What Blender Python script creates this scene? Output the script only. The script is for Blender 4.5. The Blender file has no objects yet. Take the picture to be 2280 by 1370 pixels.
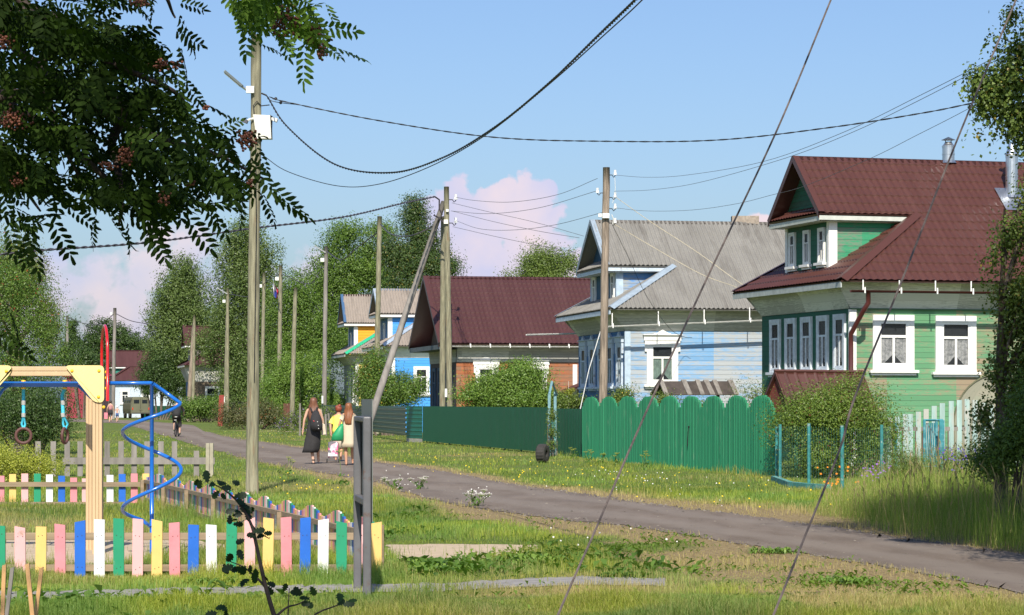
import bpy, bmesh, math, random
import numpy as np
from mathutils import Vector, Matrix
rad = math.radians
sc = bpy.context.scene
# ---------------------------------------------------------------- camera
F, CXP, CYP, EYE = 5600.0, 1140.0, 895.0, 1.6
cd = bpy.data.cameras.new("camera"); cam = bpy.data.objects.new("camera", cd)
sc.collection.objects.link(cam); sc.camera = cam
cam.location = (0, 0, EYE); cam.rotation_euler = (rad(90), 0, 0)
cd.sensor_width = 36; cd.lens = 36*F/2280; cd.sensor_fit = 'HORIZONTAL'
cd.shift_y = (CYP-685)/2280.0
cd.clip_start = 0.1; cd.clip_end = 6000
# ---------------------------------------------------------------- light
SUN = Vector((0.0, -1.0, 0)).normalized(); ELEV = rad(43)
SD = Vector((SUN.x*math.cos(ELEV), SUN.y*math.cos(ELEV), math.sin(ELEV)))
sd = bpy.data.lights.new("sun", 'SUN'); so = bpy.data.objects.new("sun", sd); sc.collection.objects.link(so)
sd.energy = 4.4; sd.angle = rad(0.53); sd.color = (1.0, 0.93, 0.80)
so.rotation_euler = SD.to_track_quat('Z', 'Y').to_euler(); so.location = (0, -20, 30)
sc.view_settings.view_transform = 'Standard'; sc.view_settings.look = 'None'
sc.view_settings.exposure = 0.52; sc.view_settings.gamma = 1.0; sc.view_settings.use_curve_mapping = False
# ---------------------------------------------------------------- world (sky with cumulus)
wd = bpy.data.worlds.new("World"); sc.world = wd; wd.use_nodes = True
nt = wd.node_tree; nt.nodes.clear()
def N(t, tree=None, **kw):
    n = (tree or nt).nodes.new(t)
    for k, v in kw.items(): setattr(n, k, v)
    return n
sky = N('ShaderNodeTexSky', sky_type='NISHITA'); sky.sun_disc = False
sky.sun_elevation = ELEV; sky.sun_rotation = math.atan2(SUN.x, SUN.y); sky.air_density = 1.0; sky.dust_density = 1.6; sky.ozone_density = 1.6
def mth(op, a, b=None, c=None, clamp=False, tree=None):
    n = N('ShaderNodeMath', tree, operation=op); n.use_clamp = clamp
    t = tree or nt
    for i, v in enumerate((a, b, c)):
        if v is None: continue
        if isinstance(v, (int, float)): n.inputs[i].default_value = v
        else: t.links.new(v, n.inputs[i])
    return n.outputs[0]
tc = N('ShaderNodeTexCoord'); sx = N('ShaderNodeSeparateXYZ'); nt.links.new(tc.outputs['Generated'], sx.inputs[0])
yy = mth('MAXIMUM', sx.outputs[1], 0.05)
gx = mth('DIVIDE', sx.outputs[0], yy); gz = mth('DIVIDE', sx.outputs[2], yy)
cv = N('ShaderNodeCombineXYZ'); nt.links.new(gx, cv.inputs[0]); nt.links.new(gz, cv.inputs[1])
nz = N('ShaderNodeTexNoise'); nz.inputs['Scale'].default_value = 85; nz.inputs['Detail'].default_value = 8; nz.inputs['Roughness'].default_value = .55
nt.links.new(cv.outputs[0], nz.inputs['Vector'])
nz2 = N('ShaderNodeTexNoise'); nz2.inputs['Scale'].default_value = 22; nz2.inputs['Detail'].default_value = 6
nt.links.new(cv.outputs[0], nz2.inputs['Vector'])
acc = None; soft = None
BL = [(1020, 440, 48), (1000, 500, 60), (1080, 470, 60), (1190, 445, 55), (1215, 480, 48), (1140, 500, 70), (1050, 560, 80), (1180, 560, 90),
      (1100, 620, 110), (1215, 610, 80), (960, 460, 26), (1290, 590, 34), (1690, 500, 34), (1225, 420, 26), (1130, 425, 30)]
BS = [(140, 640, 75), (230, 620, 70), (330, 600, 80), (420, 560, 70), (360, 530, 48), (260, 690, 110), (120, 590, 45), (500, 620, 70), (60, 680, 90), (880, 590, 60), (700, 640, 90), (-300, 600, 200), (2600, 600, 220), (1500, 640, 120)]
def blob(px, py, r):
    dx = mth('SUBTRACT', gx, (px-CXP)/F); dz = mth('SUBTRACT', gz, (CYP-py)/F)
    d = mth('SQRT', mth('ADD', mth('MULTIPLY', dx, dx), mth('MULTIPLY', dz, dz)))
    return mth('SUBTRACT', 1.0, mth('DIVIDE', d, r/F))
for b in BL:
    v = blob(*b); acc = v if acc is None else mth('MAXIMUM', acc, v)
for b in BS:
    v = blob(*b); soft = v if soft is None else mth('MAXIMUM', soft, v)
nn = mth('SUBTRACT', nz.outputs['Fac'], 0.5)
m1 = mth('MULTIPLY_ADD', mth('ADD', acc, mth('MULTIPLY', nn, 2.1)), 5.0, 0.15, clamp=True)
m2 = mth('MULTIPLY', mth('MULTIPLY_ADD', mth('ADD', soft, mth('MULTIPLY', nn, 2.6)), 1.9, 0.05, clamp=True), 0.72)
mask = mth('MAXIMUM', mth('MULTIPLY', m1, 0.93), m2)
shade = mth('MULTIPLY_ADD', mth('SUBTRACT', nz2.outputs['Fac'], .5), 3.2, .5, clamp=True)
gcol = N('ShaderNodeMixRGB'); nt.links.new(shade, gcol.inputs[0])
gcol.inputs[1].default_value = (0.60, 0.64, 0.92, 1); gcol.inputs[2].default_value = (0.97, 0.79, 0.82, 1)
skm = N('ShaderNodeMixRGB', blend_type='MULTIPLY'); skm.inputs[0].default_value = 1
SKYK = 0.088
nt.links.new(sky.outputs[0], skm.inputs[1]); skm.inputs[2].default_value = (.80, .92, 1.13, 1)
csc = N('ShaderNodeVectorMath', operation='SCALE'); nt.links.new(gcol.outputs[0], csc.inputs[0]); csc.inputs['Scale'].default_value = 0.69/SKYK
mx = N('ShaderNodeMixRGB'); nt.links.new(mask, mx.inputs[0]); nt.links.new(skm.outputs[0], mx.inputs[1]); nt.links.new(csc.outputs[0], mx.inputs[2])
bg = N('ShaderNodeBackground'); bg.inputs[1].default_value = SKYK; wo = N('ShaderNodeOutputWorld')
nt.links.new(mx.outputs[0], bg.inputs[0]); nt.links.new(bg.outputs[0], wo.inputs[0])
SKYTINT = skm.inputs[2]

# ================================================================ helpers
def P(px, py, d): return Vector(((px-CXP)/F*d, d, EYE+(CYP-py)/F*d))
def gd(py): return F*EYE/(py-CYP)
def G(px, py): return P(px, py, gd(py)).xy.to_3d()
def tag(o, label=None, cat=None, group=None, kind=None):
    if label: o['label'] = label
    if cat: o['category'] = cat
    if group: o['group'] = group
    if kind: o['kind'] = kind
    return o
def thing(name, loc, label, cat, group=None):
    o = bpy.data.objects.new(name, None); sc.collection.objects.link(o); o.location = loc
    o.empty_display_size = .2
    bpy.context.view_layer.update() if False else None
    o['_l'] = 0; del o['_l']
    return tag(o, label, cat, group)
def wloc(p):
    v = Vector((0, 0, 0))
    while p is not None: v += p.location; p = p.parent
    return v
class MB:
    def __init__(s): s.v = []; s.f = []; s.uv = []; s.m = []; s.cm = 0
    def add(s, vs, fs, uvs=None):
        k = len(s.v); s.v += [tuple(x) for x in vs]
        for i, f in enumerate(fs):
            s.f.append([k+j for j in f]); s.uv.append([uvs[j] for j in f] if uvs else None); s.m.append(s.cm)
    def box(s, c, size, R=None):
        c = Vector(c); h = [x/2 for x in size]; vs = []
        for z in (-1, 1):
            for x, y in ((-1, -1), (1, -1), (1, 1), (-1, 1)):
                p = Vector((x*h[0], y*h[1], z*h[2])); vs.append(c+(R @ p if R else p))
        s.add(vs, [(3, 2, 1, 0), (4, 5, 6, 7), (0, 1, 5, 4), (1, 2, 6, 5), (2, 3, 7, 6), (3, 0, 4, 7)])
    def obox(s, O, U, V, W, u, v, w):      # oriented box spanning intervals along three axes
        vs = [O+U*a+V*b+W*c for c in w for a, b in ((u[0], v[0]), (u[1], v[0]), (u[1], v[1]), (u[0], v[1]))]
        s.add(vs, [(3, 2, 1, 0), (4, 5, 6, 7), (0, 1, 5, 4), (1, 2, 6, 5), (2, 3, 7, 6), (3, 0, 4, 7)])
    def prism(s, pts, D):                  # extrude planar polygon by vector D
        n = len(pts); D = Vector(D); vs = [Vector(p) for p in pts]+[Vector(p)+D for p in pts]
        s.add(vs, [list(range(n))[::-1], list(range(n, 2*n))]+[(i, (i+1) % n, n+(i+1) % n, n+i) for i in range(n)])
    def tube(s, pts, r, n=8, cap=True):
        pts = [Vector(p) for p in pts]; m = len(pts)
        rs = r if isinstance(r, (list, tuple)) else [r]*m
        up = None; vs = []
        for i, p in enumerate(pts):
            t = (pts[min(i+1, m-1)]-pts[max(i-1, 0)]).normalized()
            if up is None: up = Vector((0, 0, 1)) if abs(t.z) < .9 else Vector((1, 0, 0))
            a = t.cross(up)
            if a.length < 1e-5: a = t.orthogonal()
            a.normalize(); b = a.cross(t).normalized(); up = b
            for k in range(n):
                th = 2*math.pi*k/n; vs.append(p+(a*math.cos(th)+b*math.sin(th))*rs[i])
        fs = [(i*n+k, i*n+(k+1) % n, (i+1)*n+(k+1) % n, (i+1)*n+k) for i in range(m-1) for k in range(n)]
        if cap: fs += [list(range(n)), list(range((m-1)*n, m*n))[::-1]]
        s.add(vs, [f[::-1] for f in fs])
    def ball(s, c, r, n=8, m=6, sc3=(1, 1, 1)):
        c = Vector(c); vs = []; 
        for i in range(m+1):
            ph = math.pi*i/m
            for k in range(n):
                th = 2*math.pi*k/n
                vs.append(c+Vector((r*sc3[0]*math.sin(ph)*math.cos(th), r*sc3[1]*math.sin(ph)*math.sin(th), r*sc3[2]*math.cos(ph))))
        s.add(vs, [(i*n+k, (i+1)*n+k, (i+1)*n+(k+1) % n, i*n+(k+1) % n) for i in range(m) for k in range(n)])
    def build(s, name, mat, parent=None, smooth=False, label=None, bevel=0):
        me = bpy.data.meshes.new(name); o = wloc(parent) if parent is not None else Vector((0, 0, 0))
        me.from_pydata([(x[0]-o.x, x[1]-o.y, x[2]-o.z) for x in s.v], [], s.f)
        if any(u is not None for u in s.uv):
            l = me.uv_layers.new(name='UVMap'); arr = []
            for u, f in zip(s.uv, s.f):
                for j in range(len(f)): arr += list(u[j]) if u else [0, 0]
            l.data.foreach_set('uv', arr)
        mats = mat if isinstance(mat, (list, tuple)) else [mat]
        for q in mats: me.materials.append(q)
        if len(mats) > 1: me.polygons.foreach_set('material_index', s.m)
        if smooth: me.polygons.foreach_set('use_smooth', [True]*len(me.polygons))
        me.update()
        ob = bpy.data.objects.new(name, me); sc.collection.objects.link(ob)
        if parent is not None: ob.parent = parent
        if label: ob['label'] = label
        if bevel:
            b = ob.modifiers.new('bevel', 'BEVEL'); b.width = bevel; b.segments = 2; b.limit_method = 'ANGLE'
        return ob
def np_mesh(name, V, nper, mat, parent=None, col=None, smooth=False):
    """V: (nfaces*nper, 3) unshared vertices."""
    V = np.asarray(V, dtype=np.float32); nf = len(V)//nper
    o = wloc(parent) if parent is not None else Vector((0, 0, 0))
    V = V-np.array([o.x, o.y, o.z], dtype=np.float32)
    me = bpy.data.meshes.new(name); me.vertices.add(len(V)); me.vertices.foreach_set('co', V.ravel())
    me.loops.add(len(V)); me.loops.foreach_set('vertex_index', np.arange(len(V), dtype=np.int32))
    me.polygons.add(nf); me.polygons.foreach_set('loop_start', np.arange(nf, dtype=np.int32)*nper)
    if smooth: me.polygons.foreach_set('use_smooth', np.ones(nf, dtype=bool))
    me.update(calc_edges=True)
    if col is not None:
        a = me.color_attributes.new('tone', 'FLOAT_COLOR', 'POINT')
        c = np.ones((len(V), 4), dtype=np.float32); c[:, :3] = np.repeat(col, nper, axis=0); a.data.foreach_set('color', c.ravel())
    me.materials.append(mat)
    ob = bpy.data.objects.new(name, me); sc.collection.objects.link(ob)
    if parent is not None: ob.parent = parent
    return ob

# ---------------------------------------------------------------- materials
MATS = {}
def newmat(name):
    m = bpy.data.materials.new(name); m.use_nodes = True; t = m.node_tree
    return m, t, t.nodes['Principled BSDF']
def noise(t, scale, detail=4, rough=.55, vec=None):
    n = t.nodes.new('ShaderNodeTexNoise'); n.inputs['Scale'].default_value = scale; n.inputs['Detail'].default_value = detail; n.inputs['Roughness'].default_value = rough
    if vec is not None: t.links.new(vec, n.inputs['Vector'])
    return n.outputs['Fac']
def mapping(t, scale=(1, 1, 1), coord='Object', rot=(0, 0, 0)):
    c = t.nodes.new('ShaderNodeTexCoord'); m = t.nodes.new('ShaderNodeMapping'); m.inputs['Scale'].default_value = scale; m.inputs['Rotation'].default_value = rot
    t.links.new(c.outputs[coord], m.inputs[0]); return m.outputs[0]
def ramp(t, fac, stops):
    r = t.nodes.new('ShaderNodeValToRGB'); e = r.color_ramp.elements
    while len(e) < len(stops): e.new(0.5)
    for i, (p, c) in enumerate(stops): e[i].position = p; e[i].color = (*c, 1) if len(c) == 3 else c
    t.links.new(fac, r.inputs[0]); return r.outputs[0]
def mixc(t, fac, a, b, bt='MIX'):
    n = t.nodes.new('ShaderNodeMixRGB'); n.blend_type = bt
    for i, v in enumerate((fac, a, b)):
        if isinstance(v, (int, float)): n.inputs[i].default_value = v
        elif isinstance(v, tuple): n.inputs[i].default_value = (*v, 1) if len(v) == 3 else v
        else: t.links.new(v, n.inputs[i])
    return n.outputs[0]
def bump(t, b, h, strength=.3, dist=.01):
    n = t.nodes.new('ShaderNodeBump'); n.inputs['Strength'].default_value = strength; n.inputs['Distance'].default_value = dist
    t.links.new(h, n.inputs['Height']); t.links.new(n.outputs[0], b.inputs['Normal'])
def simple(name, col, rough=.6, metal=0, vary=.18, scale=6, st=(1, 1, 1), bmp=.15, dirt=None, dirtk=.0, spec=.5, coat=0):
    if name in MATS: return MATS[name]
    m, t, b = newmat(name); v = mapping(t, st); n = noise(t, scale, 6, .6, v)
    lo = tuple(c*(1-vary) for c in col); hi = tuple(min(1, c*(1+vary)) for c in col)
    c = ramp(t, n, [(.3, lo), (.7, hi)])
    if dirt:
        n2 = noise(t, scale*.6, 8, .7, v); k = ramp(t, n2, [(.62-dirtk, (0, 0, 0)), (.70-dirtk*.9, (1, 1, 1))]); c = mixc(t, k, c, dirt)
    t.links.new(c, b.inputs['Base Color']); b.inputs['Roughness'].default_value = rough; b.inputs['Metallic'].default_value = metal
    b.inputs['Specular IOR Level'].default_value = spec; b.inputs['Coat Weight'].default_value = coat
    if bmp: bump(t, b, n, bmp, .01)
    MATS[name] = m; return m
def planked(name, col, worn, k=.5, pitch=.14, coord='UV', rough=.75, dark=.35, worn2=None, gap=.10):
    """boards running along U with the gap and the tone of each board; worn paint shows bare wood."""
    if name in MATS: return MATS[name]
    m, t, b = newmat(name); tcn = t.nodes.new('ShaderNodeTexCoord'); sp = t.nodes.new('ShaderNodeSeparateXYZ'); t.links.new(tcn.outputs[coord], sp.inputs[0])
    M = lambda op, a, b2=None, c=None, clamp=False: mth(op, a, b2, c, clamp, t)
    vv = M('DIVIDE', sp.outputs[1], pitch); row = M('FLOOR', vv); fr = M('FRACT', vv)
    wn = t.nodes.new('ShaderNodeTexWhiteNoise'); wn.noise_dimensions = '1D'; t.links.new(row, wn.inputs['W'])
    wp = t.nodes.new('ShaderNodeTexWhiteNoise'); wp.noise_dimensions = '1D'; t.links.new(M('FLOOR', M('DIVIDE', M('ADD', sp.outputs[0], .9), 1.9)), wp.inputs['W'])
    cb = t.nodes.new('ShaderNodeCombineXYZ'); t.links.new(M('MULTIPLY', sp.outputs[0], 2.6), cb.inputs[0]); t.links.new(M('MULTIPLY', sp.outputs[1], 16.0), cb.inputs[1]); t.links.new(M('MULTIPLY', wn.outputs['Value'], 30.0), cb.inputs[2])
    n1 = noise(t, 1.6, 7, .7, cb.outputs[0])
    n2 = noise(t, .35, 4, .6, mapping(t, (1, 1, 1), coord))
    f = M('ADD', M('MULTIPLY', n1, .6), M('ADD', M('MULTIPLY', n2, .5), M('ADD', M('MULTIPLY', wn.outputs['Value'], .12), M('MULTIPLY', M('SUBTRACT', wp.outputs['Value'], .3), .16))))
    kk = ramp(t, f, [(.80-k*.45, (0, 0, 0)), (.92-k*.40, (1, 1, 1))])
    base = mixc(t, wn.outputs['Value'], tuple(c*.88 for c in col), tuple(min(1, c*1.1) for c in col))
    wc = mixc(t, n1, worn, worn2 or tuple(c*.6 for c in worn))
    c = mixc(t, kk, base, wc)
    g = M('SUBTRACT', 1.0, M('MULTIPLY', M('LESS_THAN', fr, gap), dark))
    c = mixc(t, 1.0, c, g, 'MULTIPLY')
    t.links.new(c, b.inputs['Base Color']); b.inputs['Roughness'].default_value = rough
    bump(t, b, M('ADD', M('MULTIPLY', M('LESS_THAN', fr, gap), -1.0), M('MULTIPLY', n1, .25)), .5, .02)
    MATS[name] = m; return m
def leafmat(name, tint=(1, 1, 1), trans=.35, rough=.5):
    if name in MATS: return MATS[name]
    m, t, b = newmat(name); a = t.nodes.new('ShaderNodeVertexColor'); a.layer_name = 'tone'
    c = mixc(t, 1.0, a.outputs[0], tint, 'MULTIPLY')
    t.links.new(c, b.inputs['Base Color']); b.inputs['Roughness'].default_value = rough; b.inputs['Specular IOR Level'].default_value = .35
    tr = t.nodes.new('ShaderNodeBsdfTranslucent'); t.links.new(mixc(t, 1.0, c, (1.25, 1.35, .55), 'MULTIPLY'), tr.inputs[0])
    ms = t.nodes.new('ShaderNodeMixShader'); ms.inputs[0].default_value = trans
    o = t.nodes['Material Output']; t.links.new(b.outputs[0], ms.inputs[1]); t.links.new(tr.outputs[0], ms.inputs[2]); t.links.new(ms.outputs[0], o.inputs[0])
    MATS[name] = m; return m

GRASSM = leafmat('grass blade', trans=.42, rough=.6); LEAFM = leafmat('leaf', trans=.3, rough=.45); FLM = leafmat('petal', trans=.2)
greywood = simple('weathered grey wood', (.215, .195, .175), .85, scale=5, st=(1, 1, .15), vary=.35, bmp=.4)
polewood = simple('tanned pole wood', (.22, .205, .135), .85, scale=9, st=(2.2, 2.2, .22), vary=.5, bmp=.6, dirt=(.20, .13, .075), dirtk=.04)
oldpole = simple('old grey pole wood', (.25, .20, .155), .9, scale=9, st=(2.4, 2.4, .16), vary=.6, bmp=.8, dirt=(.08, .065, .05), dirtk=.03)
barkm = simple('bark', (.11, .085, .065), .9, scale=14, st=(1, 1, .35), vary=.5, bmp=.8)
birchbark = simple('birch bark', (.42, .38, .33), .8, scale=7, st=(1, 1, 2.2), vary=.4, bmp=.3, dirt=(.05, .045, .04), dirtk=.1)
blackcable = simple('black cable', (.018, .018, .02), .55, bmp=0)
greywire = simple('grey wire', (.10, .10, .11), .5, bmp=0)
ropem = simple('guy rope', (.105, .082, .075), .8, scale=60, vary=.4)
whitem = simple('white enamel', (.74, .74, .70), .45, vary=.06)
porcelain = simple('porcelain', (.75, .75, .74), .25, vary=.04, bmp=0)
galv = simple('galvanised steel', (.62, .64, .66), .28, metal=.9, vary=.15, scale=5, bmp=.1)
# ================================================================ ground, road, paths
def interp_poly(pl, x):
    xs = [p[0] for p in pl]; ys = [p[1] for p in pl]; return np.interp(x, xs, ys)
ROAD_FAR = [(-700, 930), (200, 934), (330, 938), (440, 948), (455, 960), (500, 972), (560, 981), (620, 990), (700, 1001), (830, 1027), (900, 1038), (1000, 1052), (1150, 1080), (1300, 1101), (1500, 1130), (1700, 1154), (1850, 1174), (2000, 1198), (2280, 1236), (2700, 1296)]
ROAD_NEAR = [(-700, 934), (200, 940), (290, 944), (300, 952), (380, 975), (440, 994), (520, 1015), (600, 1034), (700, 1050), (850, 1076), (900, 1096), (1000, 1122), (1100, 1138), (1250, 1158), (1400, 1172), (1600, 1204), (1750, 1228), (1900, 1252), (2050, 1277), (2280, 1323), (2700, 1420)]
rng = np.random.default_rng(7)
def lin_spaced():
    xs = np.concatenate([-np.geomspace(3000, 30, 14), np.arange(-26, 26, .5), np.geomspace(28, 3000, 14)])
    ys = np.concatenate([[-300, -80, -30, -10, 0, 6, 12], np.arange(15, 90, .45), np.arange(90, 260, 3.), np.geomspace(265, 5000, 16)])
    return xs, ys
xs, ys = lin_spaced()
def fbm(x, y, s, seed=0):
    r = np.random.default_rng(seed); out = 0; a = 1; tot = 0
    for o in range(4):
        for k in range(3):
            th = r.uniform(0, 6.28); ph = r.uniform(0, 6.28); fq = s*(2**o)*r.uniform(.7, 1.3)
            out = out+a*np.sin((x*np.cos(th)+y*np.sin(th))*fq+ph); tot += a*.7
        a *= .55
    return out/tot
def topx(x, y):
    y = np.maximum(y, .5); return CXP+F*x/y, CYP+F*EYE/y
def inpoly(px, py, poly):
    n = len(poly); c = np.zeros(np.shape(px), bool); j = n-1
    for i in range(n):
        xi, yi = poly[i]; xj, yj = poly[j]
        c ^= ((yi > py) != (yj > py)) & (px < (xj-xi)*(py-yi)/((yj-yi) or 1e-9)+xi); j = i
    return c
DRY1 = [(830, 1085), (1000, 1125), (1200, 1162), (1450, 1184), (1700, 1225), (2000, 1275), (2400, 1345), (2500, 1450), (1950, 1420), (1700, 1325), (1500, 1290), (1360, 1250), (1330, 1215), (1180, 1180), (1000, 1145)]
TALL = [(1840, 1085), (1960, 1060), (2500, 1040), (2500, 1270), (2250, 1228), (1990, 1192), (1900, 1165), (1800, 1145)]
SAND = [(860, 1215), (1000, 1212), (1190, 1214), (1215, 1228), (1150, 1246), (1010, 1262), (900, 1250), (856, 1232)]
SAND2 = [(-400, 1200), (440, 1204), (520, 1216), (380, 1238), (200, 1262), (-400, 1262)]
PATHF = [(-500, 1322), (100, 1318), (425, 1311), (600, 1306), (850, 1302), (1000, 1300), (1150, 1291), (1300, 1286), (1482, 1290)]
PATHN = [(-500, 1350), (100, 1340), (425, 1330), (600, 1324), (850, 1320), (1000, 1318), (1150, 1309), (1300, 1304), (1484, 1306)]
def dryness(x, y):
    px, py = topx(x, y)
    d = .23+.44*fbm(x, y, .55, 3)+.24*fbm(x, y, 2.3, 4)
    rf = interp_poly(ROAD_FAR, px); rn = interp_poly(ROAD_NEAR, px)
    yf = F*EYE/(rf-CYP); yn = F*EYE/(rn-CYP)
    dist = np.where(y > yf, y-yf, np.where(y < yn, yn-y, 0))
    d = d+.55*np.exp(-(dist/2.6)**2)*(px > 520)+.3*np.exp(-(dist/6.)**2)*(px > 700)
    d = d-.30*np.exp(-((yf*0+dist-6.5)/3.)**2)*(y > yf)*(px > 820)
    d = d+np.where(inpoly(px, py, DRY1), .34+.75*fbm(x, y, .9, 9)+.3*fbm(x, y, 3.1, 10), 0)
    d = d+np.where(inpoly(px, py, TALL), .12, 0)
    d = np.where(py > 1330, d*.7-.02, d)
    return np.clip(d, 0, 1)
XX, YY = np.meshgrid(xs, ys); DD = dryness(XX, YY)
def hgt(x, y):
    return 0.0*x
nx, ny = len(xs), len(ys)
me = bpy.data.meshes.new('ground')
V = np.stack([XX.ravel(), YY.ravel(), np.zeros(XX.size)], 1)
idx = np.arange(nx*ny).reshape(ny, nx)
Q = np.stack([idx[:-1, :-1].ravel(), idx[:-1, 1:].ravel(), idx[1:, 1:].ravel(), idx[1:, :-1].ravel()], 1)
me.from_pydata(V.tolist(), [], Q.tolist()); a = me.attributes.new('dry', 'FLOAT', 'POINT'); a.data.foreach_set('value', DD.ravel().astype(np.float32))
m, t, b = newmat('ground turf'); at = t.nodes.new('ShaderNodeAttribute'); at.attribute_name = 'dry'
v = mapping(t); n1 = noise(t, 1.4, 8, .65, v); n2 = noise(t, 14, 6, .7, v); n3 = noise(t, .25, 5, .6, v)
g = mixc(t, ramp(t, n2, [(.35, (0, 0, 0)), (.65, (1, 1, 1))]), (.062, .105, .020), (.15, .20, .045))
g = mixc(t, ramp(t, n3, [(.4, (0, 0, 0)), (.6, (1, 1, 1))]), g, (.13, .165, .045))
dr = mixc(t, ramp(t, n2, [(.4, (0, 0, 0)), (.62, (1, 1, 1))]), (.20, .145, .075), (.37, .29, .16))
fac = mth('ADD', at.outputs['Fac'], mth('MULTIPLY', mth('SUBTRACT', n1, .5, tree=t), .9, tree=t), tree=t)
c = mixc(t, ramp(t, fac, [(.38, (0, 0, 0)), (.72, (1, 1, 1))]), g, dr)
t.links.new(c, b.inputs['Base Color']); b.inputs['Roughness'].default_value = .95; b.inputs['Specular IOR Level'].default_value = .1
bump(t, b, n2, .8, .06); me.materials.append(m)
ground = bpy.data.objects.new('ground', me); sc.collection.objects.link(ground); ground['kind'] = 'structure'

def sheet(name, far, near, mat, z, n=160, jit=.05, seed=1):
    r = np.random.default_rng(seed); px = np.linspace(far[0][0], far[-1][0], n); f = interp_poly(far, px); nr = interp_poly(near, px)
    fx = CXP+0*px; V = []; FS = []; K = 7
    for i in range(n):
        a = G(px[i], f[i]); c = G(px[i], nr[i])
        for k in range(K):
            tt = k/(K-1); q = a.lerp(c, tt)
            if k in (0, K-1): q += Vector((0, r.normal()*jit*(1+q.y/40)*(1 if k else 1.6), 0))
            V.append((q.x, q.y, z))
    for i in range(n-1):
        for k in range(K-1): FS.append((i*K+k, i*K+k+1, (i+1)*K+k+1, (i+1)*K+k))
    mb = MB(); mb.add(V, FS, [(i*.1, k/(K-1)) for i in range(n) for k in range(K)]); o = mb.build(name, mat); o['kind'] = 'structure'; return o
m, t, b = newmat('packed dirt road'); v = mapping(t, (1, 1, 1)); v2 = mapping(t, (1.6, .35, 1), rot=(0, 0, rad(20)))
n1 = noise(t, 1.1, 8, .6, v2); n2 = noise(t, 40, 5, .7, v); n3 = noise(t, .5, 3, .5, v)
c = mixc(t, ramp(t, n1, [(.35, (0, 0, 0)), (.65, (1, 1, 1))]), (.150, .118, .096), (.215, .176, .148)); c = mixc(t, ramp(t, n2, [(.55, (0, 0, 0)), (.75, (1, 1, 1))]), c, (.28, .235, .19))
c = mixc(t, ramp(t, n3, [(.45, (0, 0, 0)), (.7, (.6, .6, .6))]), c, (.145, .120, .105))
uvn = t.nodes.new('ShaderNodeTexCoord'); su = t.nodes.new('ShaderNodeSeparateXYZ'); t.links.new(uvn.outputs['UV'], su.inputs[0]); nw = noise(t, .35, 4, .6, v)
vv_ = mth('ADD', su.outputs[1], mth('MULTIPLY', mth('SUBTRACT', nw, .5, tree=t), .35, tree=t), tree=t); tr = mth('ABSOLUTE', mth('SINE', mth('MULTIPLY', vv_, 6.9, tree=t), tree=t), tree=t)
c = mixc(t, mth('MULTIPLY', ramp(t, tr, [(.55, (0, 0, 0)), (.95, (1, 1, 1))]), .55, tree=t), c, (.235, .20, .172)); n9 = noise(t, 2.6, 8, .75, v); c = mixc(t, ramp(t, n9, [(.60, (0, 0, 0)), (.68, (.7, .7, .7))]), c, (.105, .085, .07))
t.links.new(c, b.inputs['Base Color']); b.inputs['Roughness'].default_value = .95; b.inputs['Specular IOR Level'].default_value = .15; bump(t, b, mth('ADD', n2, mth('MULTIPLY', n1, 2.0, tree=t), tree=t), .6, .03)
roadm = m
sheet('road', ROAD_FAR, ROAD_NEAR, roadm, .008, 260, .10)
sheet('path', PATHF, PATHN, simple('worn asphalt path', (.25, .235, .225), .95, scale=9, vary=.3, bmp=.5), .008, 140, .03, 4)
sandm = simple('sand', (.46, .36, .25), .95, scale=5, vary=.14, bmp=.9)
def patch(name, poly, mat, z=.006, seed=3):
    r = random.Random(seed); pts = []
    for i in range(len(poly)):
        a, b2 = poly[i], poly[(i+1) % len(poly)]
        for k in range(6):
            q = G(a[0]+(b2[0]-a[0])*k/6, a[1]+(b2[1]-a[1])*k/6); pts.append((q.x+r.gauss(0, .03), q.y+r.gauss(0, .07), z))
    mb = MB(); mb.add(pts, [list(range(len(pts)))]); o = mb.build(name, mat); o['kind'] = 'structure'
patch('sand', SAND, sandm); patch('sand', SAND2, sandm)
SIDEP = [(455, 958), (600, 962), (600, 972), (470, 968)]

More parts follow.
